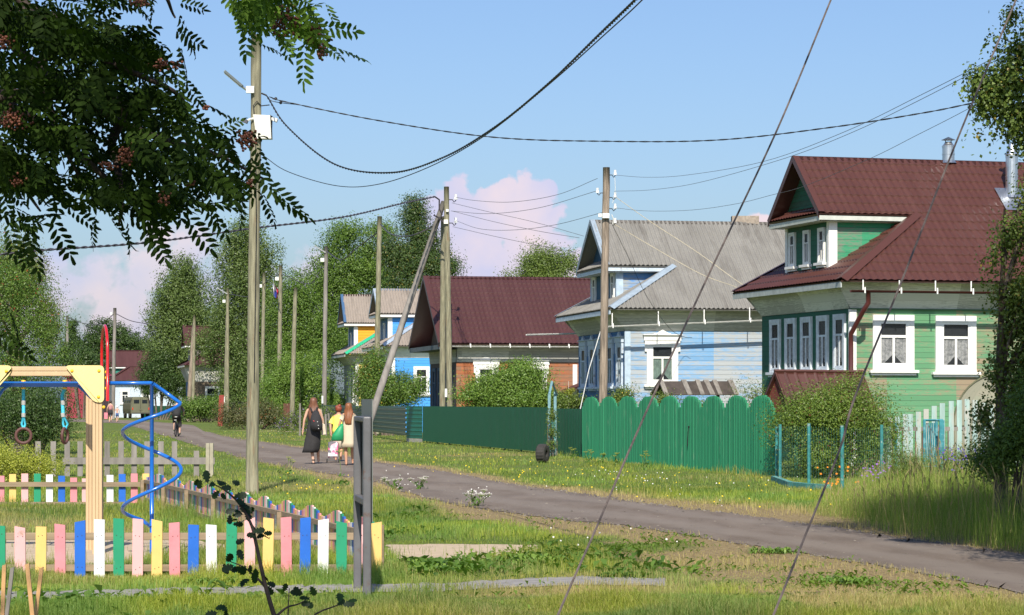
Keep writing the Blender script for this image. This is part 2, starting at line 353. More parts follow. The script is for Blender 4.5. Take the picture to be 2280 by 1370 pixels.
# ---------------------------------------------------------------- grass
def blades(name, n, yr, hfn, seed, label, wpx=.45, xr=(-420, 2700), keep=None, colfn=None, bend=.35, cat='grass'):
    r = np.random.default_rng(seed); px = r.uniform(xr[0], xr[1], n); py = r.uniform(yr[0], yr[1], n)
    y = F*EYE/(py-CYP); x = (px-CXP)/F*y
    rf = interp_poly(ROAD_FAR, px); rn = interp_poly(ROAD_NEAR, px); e = r.normal(0, 2.2, n)
    ok = ~((py > rf+e+1) & (py < rn+e-1))
    pf = interp_poly(PATHF, px); pn = interp_poly(PATHN, px); ok &= ~((py > pf+1.5) & (py < pn+e*.8) & (px < 1482) & (r.random(n) < .93))
    for s in (SAND, SAND2): ok &= ~(inpoly(px, py+e*.6, s) & (r.random(n) < .965))
    d = dryness(x, y)
    ok &= r.random(n) > np.clip((d-.45)*1.3, 0, .8)
    if keep is not None: ok &= keep(px, py, r)
    px, py, x, y, d = (q[ok] for q in (px, py, x, y, d)); n = len(x)
    h = hfn(px, py, x, y, r)*r.uniform(.55, 1.25, n)
    ang = r.uniform(0, 2*np.pi, n); lean = r.uniform(.1, 1, n)*bend*h; w = np.maximum(.0035, wpx*y/2515*r.uniform(.7, 1.3, n))
    ang = np.where(r.random(n) < .6, np.pi/2*np.sign(r.normal(0, 1, n))+r.normal(0, .6, n), ang); fa = ang+np.pi/2+r.normal(0, .25, n)   # blades bend across their width
    wx, wy = np.cos(fa)*w/2, np.sin(fa)*w/2; lx, ly = np.cos(ang)*lean, np.sin(ang)*lean
    z0 = -.01
    A = np.stack([x-wx, y-wy, np.full(n, z0)], 1); B = np.stack([x+wx, y+wy, np.full(n, z0)], 1)
    C = np.stack([x+wx*.8+lx*.35, y+wy*.8+ly*.35, h*.6], 1); D = np.stack([x-wx*.8+lx*.35, y-wy*.8+ly*.35, h*.6], 1)
    T = np.stack([x+lx, y+ly, h*np.sqrt(np.clip(1-(lean/h)**2*.6, .2, 1))], 1)
    T2 = T+np.stack([wx*.15, wy*.15, 0*x-.001], 1); Vq = np.stack([A, B, C, D, D, C, T2, T], 1).reshape(-1, 3)
    k = np.clip(d+r.normal(0, .16, n)+.10*fbm(x, y, 1.5, 21), 0, 1)[:, None]
    g1 = np.array([.135, .235, .022]); g2 = np.array([.34, .42, .085]); dr = np.array([.46, .37, .17])
    m = r.random((n, 1)); c = g1*(1-m)+g2*m; pat = np.clip(.5+.9*fbm(x, y, .8, 33), 0, 1)[:, None]; pb = np.clip(.5+1.2*fbm(x, y, 2.7, 34), 0, 1)[:, None]; c = c*(.66+.40*pat+.22*pb); c = c*np.concatenate([.85+.35*pb, np.ones((n, 1)), .8+.5*(1-pb)], 1)
    kk = np.clip((k-.22)*1.7, 0, .95); c = c*(1-kk)+dr*(.75+.5*r.random((n, 1)))*kk
    if colfn is not None: c = colfn(c, px, py, r)
    o = np_mesh(name, Vq, 4, GRASSM, col=np.repeat(c, 2, 0)); tag(o, label, cat, kind='stuff'); return o
def h_fore(px, py, x, y, r):
    cl = np.clip(.5+.8*fbm(x, y, 2.2, 11), 0, 1); tf = np.clip(1.5*fbm(x, y, 3.4, 19)-.15, 0, 1); return (.03+.12*cl*r.uniform(.4, 1.1, len(x))+.16*tf*r.uniform(.3, 1, len(x))+.05*(r.random(len(x)) > .985))*np.clip((py-1322)/42+.12, .12, 1)
def h_mid(px, py, x, y, r):
    cl = np.clip(.5+.9*fbm(x, y, 1.3, 12), 0, 1); h = .025+.09*cl+.12*np.clip(1.4*fbm(x, y, 2.6, 18)-.25, 0, 1)
    h = np.where(inpoly(px, py, DRY1), h*.42, h)
    rf = interp_poly(ROAD_FAR, px); rn = interp_poly(ROAD_NEAR, px); dist = np.minimum(np.abs(py-rf), np.abs(py-rn))
    return np.where(dist < 14, h*.45, h)
blades('grass', 210000, (1300, 1392), h_fore, 1, 'bright green grass in the foreground below the paved path', .34, bend=.8)
blades('grass', 190000, (1085, 1325), h_mid, 2, 'green and dry grass between the paved path and the dirt road', .45, bend=.7)
blades('grass', 130000, (960, 1130), lambda px, py, x, y, r: .03+.07*np.clip(.5+.9*fbm(x, y, .8, 13), 0, 1), 3, 'mown lawn and verge along the far side of the road and behind the playground', .5, bend=.7)
def h_tall(px, py, x, y, r):
    k = np.clip((px-1780)/260, .15, 1); return (.08+.52*k)*(.35+.75*np.clip(.5+fbm(x, y, 1.8, 14), 0, 1))*r.uniform(.45, 1.2, len(x))
def tallcol(c, px, py, r):
    u = r.random((len(px), 1)); s = np.clip((px-1750)/500, 0, 1)[:, None]
    g = r.random((len(px), 1)); c = np.array([.13, .24, .03])*(1-g)+np.array([.34, .42, .08])*g; return np.where(u < .34-.22*s, np.array([.48, .41, .17])*(.6+.6*r.random((len(px), 1))), c)
blades('tall_grass', 120000, (1058, 1232), h_tall, 5, 'tall yellowing grass and weeds beside the road below the birch', .2, xr=(1700, 2760),
       keep=lambda px, py, r: inpoly(px, py, TALL), colfn=tallcol, bend=.8, cat='tall grass')
blades('grass', 26000, (1276, 1302), lambda px, py, x, y, r: .05+.17*np.clip(.4+.9*fbm(x, y, 3.2, 15), 0, 1), 8, 'longer grass tufts growing up against the near coloured pickets', .3, xr=(-300, 905), bend=.8)
blades('grass', 16000, (1012, 1075), lambda px, py, x, y, r: .06+.16*np.clip(.3+.9*fbm(x, y, 1.6, 16), 0, 1), 9, 'longer grass along the foot of the green fences', .4, xr=(930, 1760), bend=.7, keep=lambda px, py, r: np.abs(py-(1021+(px-1299)*(.0981+(px < 1299)*-.003))-2) < 4)
SIDEG = [(300, 1128), (326, 1120), (480, 1163), (846, 1277), (846, 1296), (690, 1264), (480, 1192)]
blades('grass', 60000, (1115, 1298), lambda px, py, x, y, r: .10+.20*np.clip(.4+.9*fbm(x, y, 2.2, 17), 0, 1), 10, 'rank grass growing along the inside of the wavy side fence', .34, xr=(290, 860), bend=.6, keep=lambda px, py, r: inpoly(px, py, SIDEG))
def seedheads():
    r = np.random.default_rng(31); n = 700; px = r.uniform(1840, 2700, n); py = r.uniform(1075, 1225, n); ok = inpoly(px, py, TALL); px, py = px[ok], py[ok]; n = len(px)
    y = F*EYE/(py-CYP); x = (px-CXP)/F*y; h = r.uniform(.45, .95, n)*np.clip((px-1780)/260, .4, 1); lx = r.normal(0, .16, n)*h; ly = r.normal(0, .1, n)*h; w = .0022
    Z = 0*x; V = np.stack([np.stack([x-w, y, Z], 1), np.stack([x+w, y, Z], 1), np.stack([x+lx*.8+w, y+ly, h*.86], 1), np.stack([x+lx*.8-w, y+ly, h*.86], 1)], 1)
    H = np.stack([np.stack([x+lx*.8, y+ly, h*.84], 1), np.stack([x+lx*.9+.009, y+ly, h*.92], 1), np.stack([x+lx*1.1, y+ly, h], 1), np.stack([x+lx*.9-.009, y+ly, h*.92], 1)], 1)
    c = np.array([.40, .32, .16])*r.uniform(.6, 1.2, (n, 1)); o = np_mesh('tall_grass', np.concatenate([V.reshape(-1, 3), H.reshape(-1, 3)]), 4, GRASSM, col=np.concatenate([c, c])); tag(o, 'dry seed heads standing over the tall grass beside the road', 'tall grass', kind='stuff')
seedheads()
def gravel(n=1500):
    r = np.random.default_rng(8); px = r.uniform(500, 2400, n); rf = interp_poly(ROAD_FAR, px); rn = interp_poly(ROAD_NEAR, px); side = r.random(n) < .5
    w_ = (rn-rf); py = np.where(side, rf+np.abs(r.normal(0, .08, n))*w_-2, rn-np.abs(r.normal(0, .10, n))*w_+3); mid = r.random(n) < .12; py = np.where(mid, rf+w_*r.random(n), py)
    y = F*EYE/(py-CYP); x = (px-CXP)/F*y; s = .018*r.uniform(.4, 1.6, n)*np.clip(y/30, .7, 1.4); V = []
    th = np.linspace(0, 2*np.pi, 5)[:-1]; top = np.stack([x+r.normal(0, .3, n)*s, y, s*.8], 1); ring = [np.stack([x+np.cos(a)*s*r.uniform(.7, 1.2, n), y+np.sin(a)*s, np.full(n, .004)], 1) for a in th]
    for i in range(4): V.append(np.stack([ring[i], ring[(i+1) % 4], top], 1))
    V = np.concatenate(V).reshape(-1, 3); c = np.array([.19, .165, .14])*r.uniform(.5, 1.5, (n, 1)); o = np_mesh('gravel', V, 3, FLM, col=np.concatenate([c]*4)); tag(o, 'loose stones scattered over the dirt road and its edges', 'gravel', kind='stuff')
gravel()
def weeds(name, label, quads, n, L, seed, cols):
    r = np.random.default_rng(seed); out = []; cc = []
    nc = n//9; q = np.array(quads)[r.integers(len(quads), size=nc)]; px = r.normal(q[:, 0], q[:, 2]); py = np.clip(r.normal(q[:, 1], q[:, 3]), 950, 1385)
    rf = interp_poly(ROAD_FAR, px); rn = interp_poly(ROAD_NEAR, px); ok = ~((py > rf) & (py < rn)); px, py = px[ok], py[ok]; y = F*EYE/(py-CYP); x = (px-CXP)/F*y; k = len(x)
    x = np.repeat(x, 9)+r.normal(0, .10, k*9); y = np.repeat(y, 9)+r.normal(0, .14, k*9); t_ = np.repeat(r.random(k), 9)*.6+r.random(k*9)*.4; m_ = k*9; s = L*r.uniform(.5, 1.2, m_); a = r.uniform(0, 6.28, m_); dx, dy = np.cos(a), np.sin(a); e = r.uniform(.25, 1.0, m_)*s
    w_ = s*r.uniform(.16, .30, m_); z = .01+0*x; A = np.stack([x, y, z], 1); B = np.stack([x+dx*s*.5-dy*w_, y+dy*s*.5+dx*w_, z+e*.7], 1); C = np.stack([x+dx*s, y+dy*s, z+e*.8], 1); D = np.stack([x+dx*s*.5+dy*w_, y+dy*s*.5-dx*w_, z+e*.7], 1)
    c = np.array(cols[0])*(1-t_[:, None])+np.array(cols[1])*t_[:, None]; o = np_mesh(name, np.stack([A, B, C, D], 1).reshape(-1, 3), 4, GRASSM, col=c); tag(o, label, 'weeds', kind='stuff')
weeds('clover_and_plantain', 'low clover, plantain and dandelion leaves mixed into the grass and dry verge', [(1500, 1260, 220, 26), (1800, 1290, 240, 24), (1150, 1180, 160, 26), (950, 1150, 120, 26), (1250, 1230, 120, 16), (600, 1110, 120, 24), (700, 1345, 420, 18), (1700, 1350, 340, 14), (1300, 1075, 200, 22), (1600, 1110, 150, 20), (2000, 1310, 160, 20), (1480, 1215, 60, 8), (1840, 1300, 60, 8), (1560, 1190, 40, 5)], 4200, .055, 51, ((.08, .15, .02), (.20, .30, .05)))
weeds('leafy_weeds', 'taller broad leaved weeds in the foreground grass at the lower left', [(120, 1350, 90, 16), (1000, 1268, 60, 8), (1180, 1250, 60, 8), (1270, 1245, 60, 10), (850, 1180, 60, 20), (1420, 1275, 60, 8), (560, 1350, 140, 12)], 2200, .11, 52, ((.05, .12, .02), (.16, .27, .05)))
# ---------------------------------------------------------------- small flowers
def flowers(name, label, pts, size, col, seed, hr=(.03, .12)):
    r = np.random.default_rng(seed); pts = np.array(pts); n = len(pts)
    y = F*EYE/(pts[:, 1]-CYP); x = (pts[:, 0]-CXP)/F*y; z = r.uniform(*hr, n); s = size*r.uniform(.7, 1.3, n)
    V = []
    th = np.linspace(0, 2*np.pi, 7)[:-1]
    for a in th: V.append(np.stack([x+np.cos(a)*s, y+np.sin(a)*s*.7, z+np.sin(a)*s*.8], 1))
    V = np.stack(V, 1).reshape(-1, 3); c = np.array(col)*r.uniform(.8, 1.1, (n, 1))
    # stems
    w = .004; A = np.stack([x-w, y, 0*z], 1); B = np.stack([x+w, y, 0*z], 1); C = np.stack([x, y, z], 1)
    o = np_mesh(name, V, 6, FLM, col=c); tag(o, label, 'flowers', kind='stuff')
def scat(n, quads, seed):
    r = np.random.default_rng(seed); out = []
    while len(out) < n:
        q = quads[r.integers(len(quads))]; out.append((r.normal(q[0], q[2]), np.clip(r.normal(q[1], q[3]), 940, 1368)))
    return out
flowers('yellow_flowers', 'small yellow flowers dotting the verge beyond the road', scat(150, [(1100, 1050, 110, 14), (1250, 1050, 90, 14), (1400, 1075, 120, 20), (620, 975, 40, 7), (950, 1030, 60, 12), (680, 1085, 60, 18), (1700, 1110, 160, 18)], 3), .013, (.75, .55, .02), 4)
flowers('white_flowers', 'small white flowers scattered over the dry verge', scat(150, [(1390, 1068, 60, 10), (640, 962, 40, 8), (1600, 1110, 150, 20), (900, 1085, 16, 10), (1065, 1110, 14, 5), (1340, 1215, 90, 16), (1500, 1080, 120, 14), (620, 962, 40, 8), (330, 980, 40, 12)], 5), .011, (.70, .68, .66), 6)
if 0: flowers('yellow_flowers', 'few dandelions among the grass of the foreground', scat(40, [(1500, 1300, 500, 30), (560, 1100, 120, 20)], 9), .011, (.75, .55, .02), 10, (.06, .14))
# ================================================================ houses
def clip_poly(poly, axis, lo, hi):
    def cl(ps, f):
        out = []
        for i in range(len(ps)):
            a, b = ps[i], ps[(i+1) % len(ps)]; fa, fb = f(a), f(b)
            if fa >= 0: out.append(a)
            if (fa >= 0) != (fb >= 0):
                t = fa/(fa-fb); out.append((a[0]+(b[0]-a[0])*t, a[1]+(b[1]-a[1])*t))
        return out
    return cl(cl(poly, lambda p: p[axis]-lo), lambda p: hi-p[axis])
def panel(mb, O, U, V, poly, kind, off=(0, 0), flip=False, thick=.05):
    """convex polygon (u,v) on plane O,U,V; real sheet profile. kind: tile / wave / seam / flat"""
    Nn = U.cross(V).normalized()
    if flip: Nn = -Nn
    us = [p[0] for p in poly]; u0, u1 = min(us), max(us); vs_ = [p[1] for p in poly]; v0, v1 = min(vs_), max(vs_)
    pitch, amp, rowh, step = dict(tile=(.19, .027, .35, .033), wave=(.15, .048, 1.12, .016), seam=(.25, .02, 50, 0), flat=(5, 0, 50, 0))[kind]
    du = pitch/(6 if kind != 'seam' else 8)
    if kind == 'flat': du = (u1-u0)
    cols = [u0+1e-5]+[k*du for k in range(int(math.floor(u0/du))+1, int(math.ceil(u1/du))) if u0+1e-3 < k*du < u1-1e-3]+[u1-1e-5]
    rows = [v0-1]
    k = math.floor(v0/rowh)
    if rowh < 20:
        while k*rowh < v1+rowh: rows += [k*rowh-.012, k*rowh+.012]; k += 1
    rows.append(v1+1)
    def vr(u):
        lo, hi = 1e9, -1e9; n = len(poly)
        for i in range(n):
            a, b = poly[i], poly[(i+1) % n]
            if (a[0]-u)*(b[0]-u) <= 0:
                if abs(a[0]-b[0]) < 1e-9: lo = min(lo, a[1], b[1]); hi = max(hi, a[1], b[1])
                else: v = a[1]+(b[1]-a[1])*(u-a[0])/(b[0]-a[0]); lo = min(lo, v); hi = max(hi, v)
        return lo, hi
    def h(u, v):
        if kind == 'seam': f = (u/pitch) % 1; hh = amp if f < .16 else 0
        else: hh = amp*(.5+.5*math.cos(2*math.pi*u/pitch)) if amp else 0
        if step: hh += step*(1-((v/rowh) % 1))
        return hh
    R = len(rows); VS = []; UV = []
    for u in cols:
        lo, hi = vr(u)
        for v in rows:
            vv = min(max(v, lo), hi); q = O+U*u+V*vv+Nn*(h(u, vv)+.004); VS.append(q); UV.append((u+off[0], vv+off[1]))
    fs = []
    for i in range(len(cols)-1):
        for j in range(R-1):
            a, b, c, d = i*R+j, (i+1)*R+j, (i+1)*R+j+1, i*R+j+1
            if (VS[a]-VS[d]).length < 1e-6 and (VS[b]-VS[c]).length < 1e-6: continue
            fs.append((a, b, c, d) if not flip else (d, c, b, a))
    mb.add(VS, fs, UV)
    if thick:
        b2 = [O+U*p[0]+V*p[1]-Nn*thick for p in poly]; t2 = [O+U*p[0]+V*p[1] for p in poly]; n = len(poly)
        mb.add(b2+t2, [list(range(n))]+[(i, (i+1) % n, n+(i+1) % n, n+i) for i in range(n)], [(p[0], p[1]) for p in poly]*2)
def roofmat(name, col, var=.15, rough=.45, old=False, spec=.5):
    if name in MATS: return MATS[name]
    m, t, b = newmat(name); v = mapping(t, (1, 1, 1), 'UV')
    n1 = noise(t, .8, 5, .6, v); n2 = noise(t, 22, 6, .75, v)
    c = ramp(t, n1, [(.3, tuple(k*(1-var) for k in col)), (.7, tuple(k*(1+var) for k in col))])
    if not old:
        n4 = noise(t, 1.0, 6, .65, mapping(t, (2.2, .18, 1), 'UV')); c = mixc(t, ramp(t, n4, [(.45, (0, 0, 0)), (.75, (.55, .55, .55))]), c, tuple(min(1, k*1.35+.012) for k in col))
    if old:
        c = mixc(t, ramp(t, n2, [(.35, (0, 0, 0)), (.75, (1, 1, 1))]), c, tuple(k*.62 for k in col))
        n3 = noise(t, 1.2, 6, .7, mapping(t, (1.5, .25, 1), 'UV')); c = mixc(t, ramp(t, n3, [(.5, (0, 0, 0)), (.72, (.75, .75, .75))]), c, (.10, .09, .08))
    t.links.new(c, b.inputs['Base Color']); b.inputs['Roughness'].default_value = rough; b.inputs['Specular IOR Level'].default_value = spec
    bump(t, b, n2, .25 if old else .05, .01); MATS[name] = m; return m
maroon = roofmat('maroon metal tile', (.076, .027, .020), .06, .42)
maroon2 = roofmat('brown red metal tile', (.068, .025, .023), .06, .45)
slate = roofmat('weathered corrugated slate', (.255, .245, .225), .16, .95, True, .2)
slatel = roofmat('light corrugated slate', (.33, .28, .24), .14, .95, True, .2)
bluetrim = simple('grey blue flashing', (.30, .36, .44), .5); sof = simple('pale painted soffit', (.50, .52, .47), .7, vary=.12)
glassm, _t, _b = newmat('window glass'); _b.inputs['Base Color'].default_value = (.02, .025, .03, 1); _b.inputs['Roughness'].default_value = .06; _b.inputs['Alpha'].default_value = .22; _b.inputs['Specular IOR Level'].default_value = .9
darkroom = simple('dark room', (.03, .034, .04), .9, bmp=0)
curtm, _t, _b = newmat('lace curtain'); _v = mapping(_t, (1, 1, 1)); _n = noise(_t, 14, 5, .6, _v); _t.links.new(ramp(_t, _n, [(.35, (.34, .35, .36)), (.6, (.75, .75, .74))]), _b.inputs['Base Color'])
curtg = simple('green curtain', (.33, .46, .40), .9, scale=8, vary=.3)
wpaint = planked('white casing paint', (.80, .79, .74), (.42, .38, .33), .12, 3.0, 'UV', dark=0)
wwhite = simple('white window paint', (.78, .77, .74), .5, vary=.07, scale=9, dirt=(.45, .40, .35), dirtk=.0)
wgrey = simple('faded pale blue paint', (.50, .58, .66), .7, vary=.15, scale=9, dirt=(.30, .28, .26), dirtk=.05)

def window(par, O, U, Nn, u, z0, z1, w, style='plain', mat=None, curtain=None, sill=True, label=None, split=.34, cas=.13, gw=None):
    """O wall origin (z=0), u centre along U; casing outer width w"""
    mat = mat or wwhite; Z = Vector((0, 0, 1)); C = O+U*u; cz = (z0+z1)/2
    def bx(mb, a, b, c, d, e, f): mb.obox(C, U, Z, Nn, (a, b), (c, d), (e, f))
    m = MB(); hw = w/2
    bx(m, -hw, -hw+cas, z0, z1-cas-.002, .0, .06); bx(m, hw-cas, hw, z0, z1-cas-.002, .0, .06); bx(m, -hw, hw, z1-cas, z1, 0, .064); bx(m, -hw+cas+.002, hw-cas-.002, z0, z0+cas*.7, 0, .058)
    if style == 'ornate':
        bx(m, -hw-.10, hw+.10, z1+.003, z1+.17, 0, .085); bx(m, -hw-.13, hw+.13, z1+.173, z1+.20, 0, .14)
        pts = [C+U*a+Z*(z1+.203+b)+Nn*.003 for a, b in ((-hw*.62, 0), (hw*.62, 0), (hw*.3, .06), (0, .15), (-hw*.3, .06))]; m.prism(pts, Nn*.07)
        bx(m, -hw-.07, -hw-.003, z1-.35, z1-.003, 0, .07); bx(m, hw+.003, hw+.07, z1-.35, z1-.003, 0, .07)
    fr = m.build('window', mat, par, label=label)
    if sill:
        s = MB(); bx(s, -hw-.10, hw+.10, z0-.07, z0-.003, 0, .13); bx(s, -hw-.05, hw+.05, z0-.13, z0-.073, 0, .07); s.build('sill', mat, fr)
    gi = hw-cas; g0 = z0+cas*.7; g1 = z1-cas
    bk = MB(); bx(bk, -gi, gi, g0, g1, .002, .006); bk.build('room_backing', darkroom, fr)
    if curtain:
        c = MB(); n = 26; zt = g0+(g1-g0)*(1-split)-.02; vs = []
        for side in (-1, 1):
            vs = []
            for i in range(n+1):
                f = i/n; uu = side*(.02+f*(gi-.05)); dd = .014+.006*math.sin(f*22)
                bot = g0+.02+(g1-g0)*.30*max(0, (1-f)*1.0-.25)
                vs += [C+U*uu+Z*bot+Nn*dd, C+U*uu+Z*zt+Nn*dd]
            c.add(vs, [(2*i, 2*i+1, 2*i+3, 2*i+2) for i in range(n)])
        c.build('curtain', curtain, fr)
    s = MB(); t = .055*min(1, w/.9); zs = g0+(g1-g0)*(1-split)
    bx(s, -gi, -gi+t, g0, g1, .03, .05); bx(s, gi-t, gi, g0, g1, .03, .05); bx(s, -gi+t, gi-t, g1-t, g1, .03, .048); bx(s, -gi+t, gi-t, g0, g0+t, .03, .048)
    bx(s, -gi+t, gi-t, zs-t*.6, zs+t*.6, .03, .049); bx(s, -t*.55, t*.55, g0+t, zs-t*.6, .03, .047)
    s.build('sash', mat, fr)
    p = MB(); bx(p, -gi+.01, gi-.01, g0+.01, g1-.01, .024, .028); p.build('pane', glassm, fr)
    return fr

def wall_quad(mb, O, U, a0, a1, z0, z1, flip=False):
    vs = [O+U*a0+Vector((0, 0, z0)), O+U*a1+Vector((0, 0, z0)), O+U*a1+Vector((0, 0, z1)), O+U*a0+Vector((0, 0, z1))]
    f = [0, 1, 2, 3]; mb.add(vs, [f[::-1] if flip else f], [(a0, z0), (a1, z0), (a1, z1), (a0, z1)])
def wall_poly(mb, O, U, poly, flip=False):
    vs = [O+U*p[0]+Vector((0, 0, p[1])) for p in poly]; f = list(range(len(poly))); mb.add(vs, [f[::-1] if flip else f], poly)

def house(S):
    C = Vector((*S['c'], 0)); w = Vector((*S['w'], 0)).normalized(); u = Vector((-w.y, w.x, 0)); Z = Vector((0, 0, 1))
    B, A = S['B'], S['A']; eb, ea = -S.get('ov', .8), -S.get('fo', .6); Zn, Zr, Zu, Zf = S['Zn'], S['Zr'], S['Zu'], S['Zf']; au = S.get('au', -.3)
    aw = S.get('aw', .1); mR = S['roof']; kind = S['rk']; attic = S.get('attic', True)
    W = lambda a, b, z=0: C+w*a+u*b+Z*z
    root = thing('wooden_house', W(A/2, B/2, 0), S['label'], 'house')
    m = (Zr-Zn)/(B/2-eb); sl = math.sqrt(1+m*m); Vn = (u+Z*m)/sl; Vf = (-u+Z*m)/sl; Ae = A+.5
    # walls
    mb = MB(); n0 = MB()
    fa = S.get('fa', 0.0)   # front wall set back
    wall_quad(mb, W(0, 0), w, fa, A, 0, Zf); wall_quad(n0, W(fa, 0), u, 0, B, 0, Zf, True)
    wall_quad(mb, W(0, B), w, fa, A, 0, Zf, True); wall_poly(mb, W(A, 0), u, [(0, 0), (B, 0), (B, Zf), (B, Zn), (B/2, Zr-.1), (0, Zn), (0, Zf)])
    wl = mb.build('wall', S['wall'], root); n0.build('front_wall', S.get('fwall', S['wall']), root)
    # frieze (flares out to the eave)
    fz = MB(); zt = Zn-.02 + 0; bo, ao = eb+.12, (ea+.1 if attic else fa-.02)
    def q(p4, uv): fz.add(p4, [(0, 1, 2, 3)], uv)
    L = math.hypot(bo, zt-Zf)
    q([W(fa, -.02, Zf), W(A, -.02, Zf), W(A, bo*.45, zt), W(ao if attic else fa, bo*.45, zt)], [(fa, 0), (A, 0), (A, L), (ao, L)])
    q([W(A, B+.02, Zf), W(fa, B+.02, Zf), W(ao, B-bo*.45, zt), W(A, B-bo*.45, zt)], [(A, 0), (fa, 0), (ao, L), (A, L)])
    q([W(fa-.02, B, Zf), W(fa-.02, 0, Zf), W(ao*.8+fa*.2 if attic else fa-.03, bo*.45, zt), W(ao*.8+fa*.2 if attic else fa-.03, B-bo*.45, zt)], [(B, 0), (0, 0), (0, L), (B, L)])
    fz.build('frieze', S['frieze'], root)
    # soffit
    sf = MB(); 
    sf.add([W(ea if attic else au, eb, Zn-.03), W(Ae, eb, Zn-.03), W(Ae, B-eb, Zn-.03), W(ea if attic else au, B-eb, Zn-.03)], [(3, 2, 1, 0)], [(0, 0), (A, 0), (A, B), (0, B)])
    sf.build('soffit', S.get('soffit', sof), root)
    rf = MB()
    vof = lambda b: (b-eb)*sl
    if attic:
        b1 = eb+(Zu-Zn)/m; k = S['k']; a1 = ea+(Zu-Zn)/k; bw = b1+S.get('uo', .3)
        zs = lambda a: Zn+k*(a-ea)
        On = W(0, eb, Zn); Of = W(0, B-eb, Zn)
        low = [(ea, 0), (Ae, 0), (Ae, vof(b1)), (a1, vof(b1))]; up = [(au, vof(b1)), (Ae, vof(b1)), (Ae, vof(B/2)), (au, vof(B/2))]
        panel(rf, On, w, Vn, low, kind); panel(rf, On, w, Vn, up, kind)
        panel(rf, Of, w, Vf, low, kind, flip=True); panel(rf, Of, w, Vf, up, kind, flip=True)
        ks = math.sqrt(1+k*k); Vs = (w+Z*k)/ks; Os = W(ea, 0, Zn); t1 = (a1-ea)*ks
        panel(rf, Os, u, Vs, [(eb, 0), (B-eb, 0), (B-b1, t1), (b1, t1)], kind, flip=True)
        roof = rf.build('roof', mR, root)
        # hip and skirt flashing
        H0, H1 = W(ea, eb, Zn), W(a1, b1, Zu)
        for (A0, A1, sgn) in ((H0, H1, 1), (W(ea, B-eb, Zn), W(a1, B-b1, Zu), -1)):
            h = MB(); hd = (A1-A0).normalized(); s1 = (w-hd*w.dot(hd)); s1 = (w*1-hd*w.dot(hd)+Z*0).normalized(); n1 = hd.cross(s1).normalized()
            if n1.z < 0: n1 = -n1
            pw = .16; slp = Vn if sgn > 0 else Vf
            pn = (w.cross(Vn) if sgn > 0 else Vf.cross(w)).normalized(); ps = (Vs.cross(u)).normalized()
            if ps.z < 0: ps = -ps
            d1 = pn.cross(hd).normalized(); d1 = d1 if d1.dot(w) > 0 else -d1
            d2 = ps.cross(hd).normalized(); d2 = d2 if d2.dot(u)*sgn > 0 else -d2
            up2 = Z*.085
            h.add([A0+up2, A1+up2, A1+d1*pw+pn*.075, A0+d1*pw+pn*.075], [(0, 1, 2, 3)]); h.add([A0+up2, A1+up2, A1+d2*pw+ps*.075, A0+d2*pw+ps*.075], [(3, 2, 1, 0)]); h.build('hip_cap', S.get('trim', mR), roof)
        # attic walls
        zb = Zn+m*(bw-eb)-.03; av = a1+.6
        at = MB(); wall_quad(at, W(0, bw), w, aw, av, zs(aw)-.05, zb); at.build('attic_wall', S.get('awall', S['wall']), root)
        at = MB(); wall_quad(at, W(0, B-bw), w, aw, av, zs(aw)-.05, zb, True); at.build('attic_wall', S.get('awall', S['wall']), root)
        af = MB(); wall_poly(af, W(aw, 0), u, [(bw, zs(aw)-.1), (B-bw, zs(aw)-.1), (B-bw, zb), (B/2, Zn+m*(B/2-eb)-.04), (bw, zb)], True)
        af.build('attic_gable', S.get('agable', S['wall']), root)
        for bb, s in ((bw, 1), (B-bw, -1)):
            cb = MB(); cb.obox(W(aw, bb), w, u*s, Z, (-.03, .20), (-.035, -.003), (zs(aw)+.02, zb)); cb.obox(W(aw, bb), w, u*s, Z, (-.035, -.003), (-.03, .12), (zs(aw-.03)+.02, zb)); cb.build('corner_board', S.get('cboard', wwhite), root)
        # little lean-to visor under the gable and its fascia
        vs2 = MB(); va = au-.02; Vv = (w*1.0+Z*.55).normalized(); O2 = W(va, 0, Zu-.02); vl = (aw-va)/Vv.dot(w)+.06
        iv = vl*Vv.z/m+.10; panel(vs2, O2, u, Vv, [(b1+.12, 0), (B-b1-.12, 0), (B-b1-iv-.05, vl), (b1+iv+.05, vl)], kind, flip=True); vs2.build('gable_visor', mR, root)
        fs = MB(); fs.obox(W(va, 0), w, u, Z, (.02, .05), (b1+.05, B-b1-.05), (Zu-.19, Zu-.07)); fs.obox(W(0, b1), w, u, Z, (va+.02, a1+.2), (.02, .05), (Zu-.17, Zu-.06)); fs.obox(W(0, B-b1), w, u, Z, (va+.02, a1+.2), (-.05, -.02), (Zu-.17, Zu-.06))
        sb = [W(va+.03, b1+.03, Zu-.19), W(a1, b1+.03, Zu-.19), W(a1, bw, Zu-.21), W(aw, bw, Zu-.21), W(aw, B-bw, Zu-.21), W(va+.03, B-bw, Zu-.19)]
        fs.add(sb[:4], [(0, 1, 2, 3)]); fs.add([W(va+.03, b1+.03, Zu-.19), W(aw, b1+.03, Zu-.19), W(aw, B-b1-.03, Zu-.19), W(va+.03, B-b1-.03, Zu-.19)], [(0, 1, 2, 3)])
        fs.build('fascia', S.get('fasc', wwhite), root)
        # skirt fascia
        f2 = MB(); f2.obox(W(ea, 0), w, u, Z, (.0, .03), (eb+.03, B-eb-.03), (Zn-.17, Zn-.03)); f2.build('fascia', S.get('fasc2', sof), root)
        for (bc, z0, z1, ww) in S.get('awin', []):
            window(root, W(aw, 0), u, -w, bc, z0, z1, ww, sill=True, mat=S.get('wmat'), cas=.07, curtain=S.get('fcurt'))
    else:
        On = W(0, eb, Zn); Of = W(0, B-eb, Zn); pl = [(au, 0), (Ae, 0), (Ae, vof(B/2)), (au, vof(B/2))]
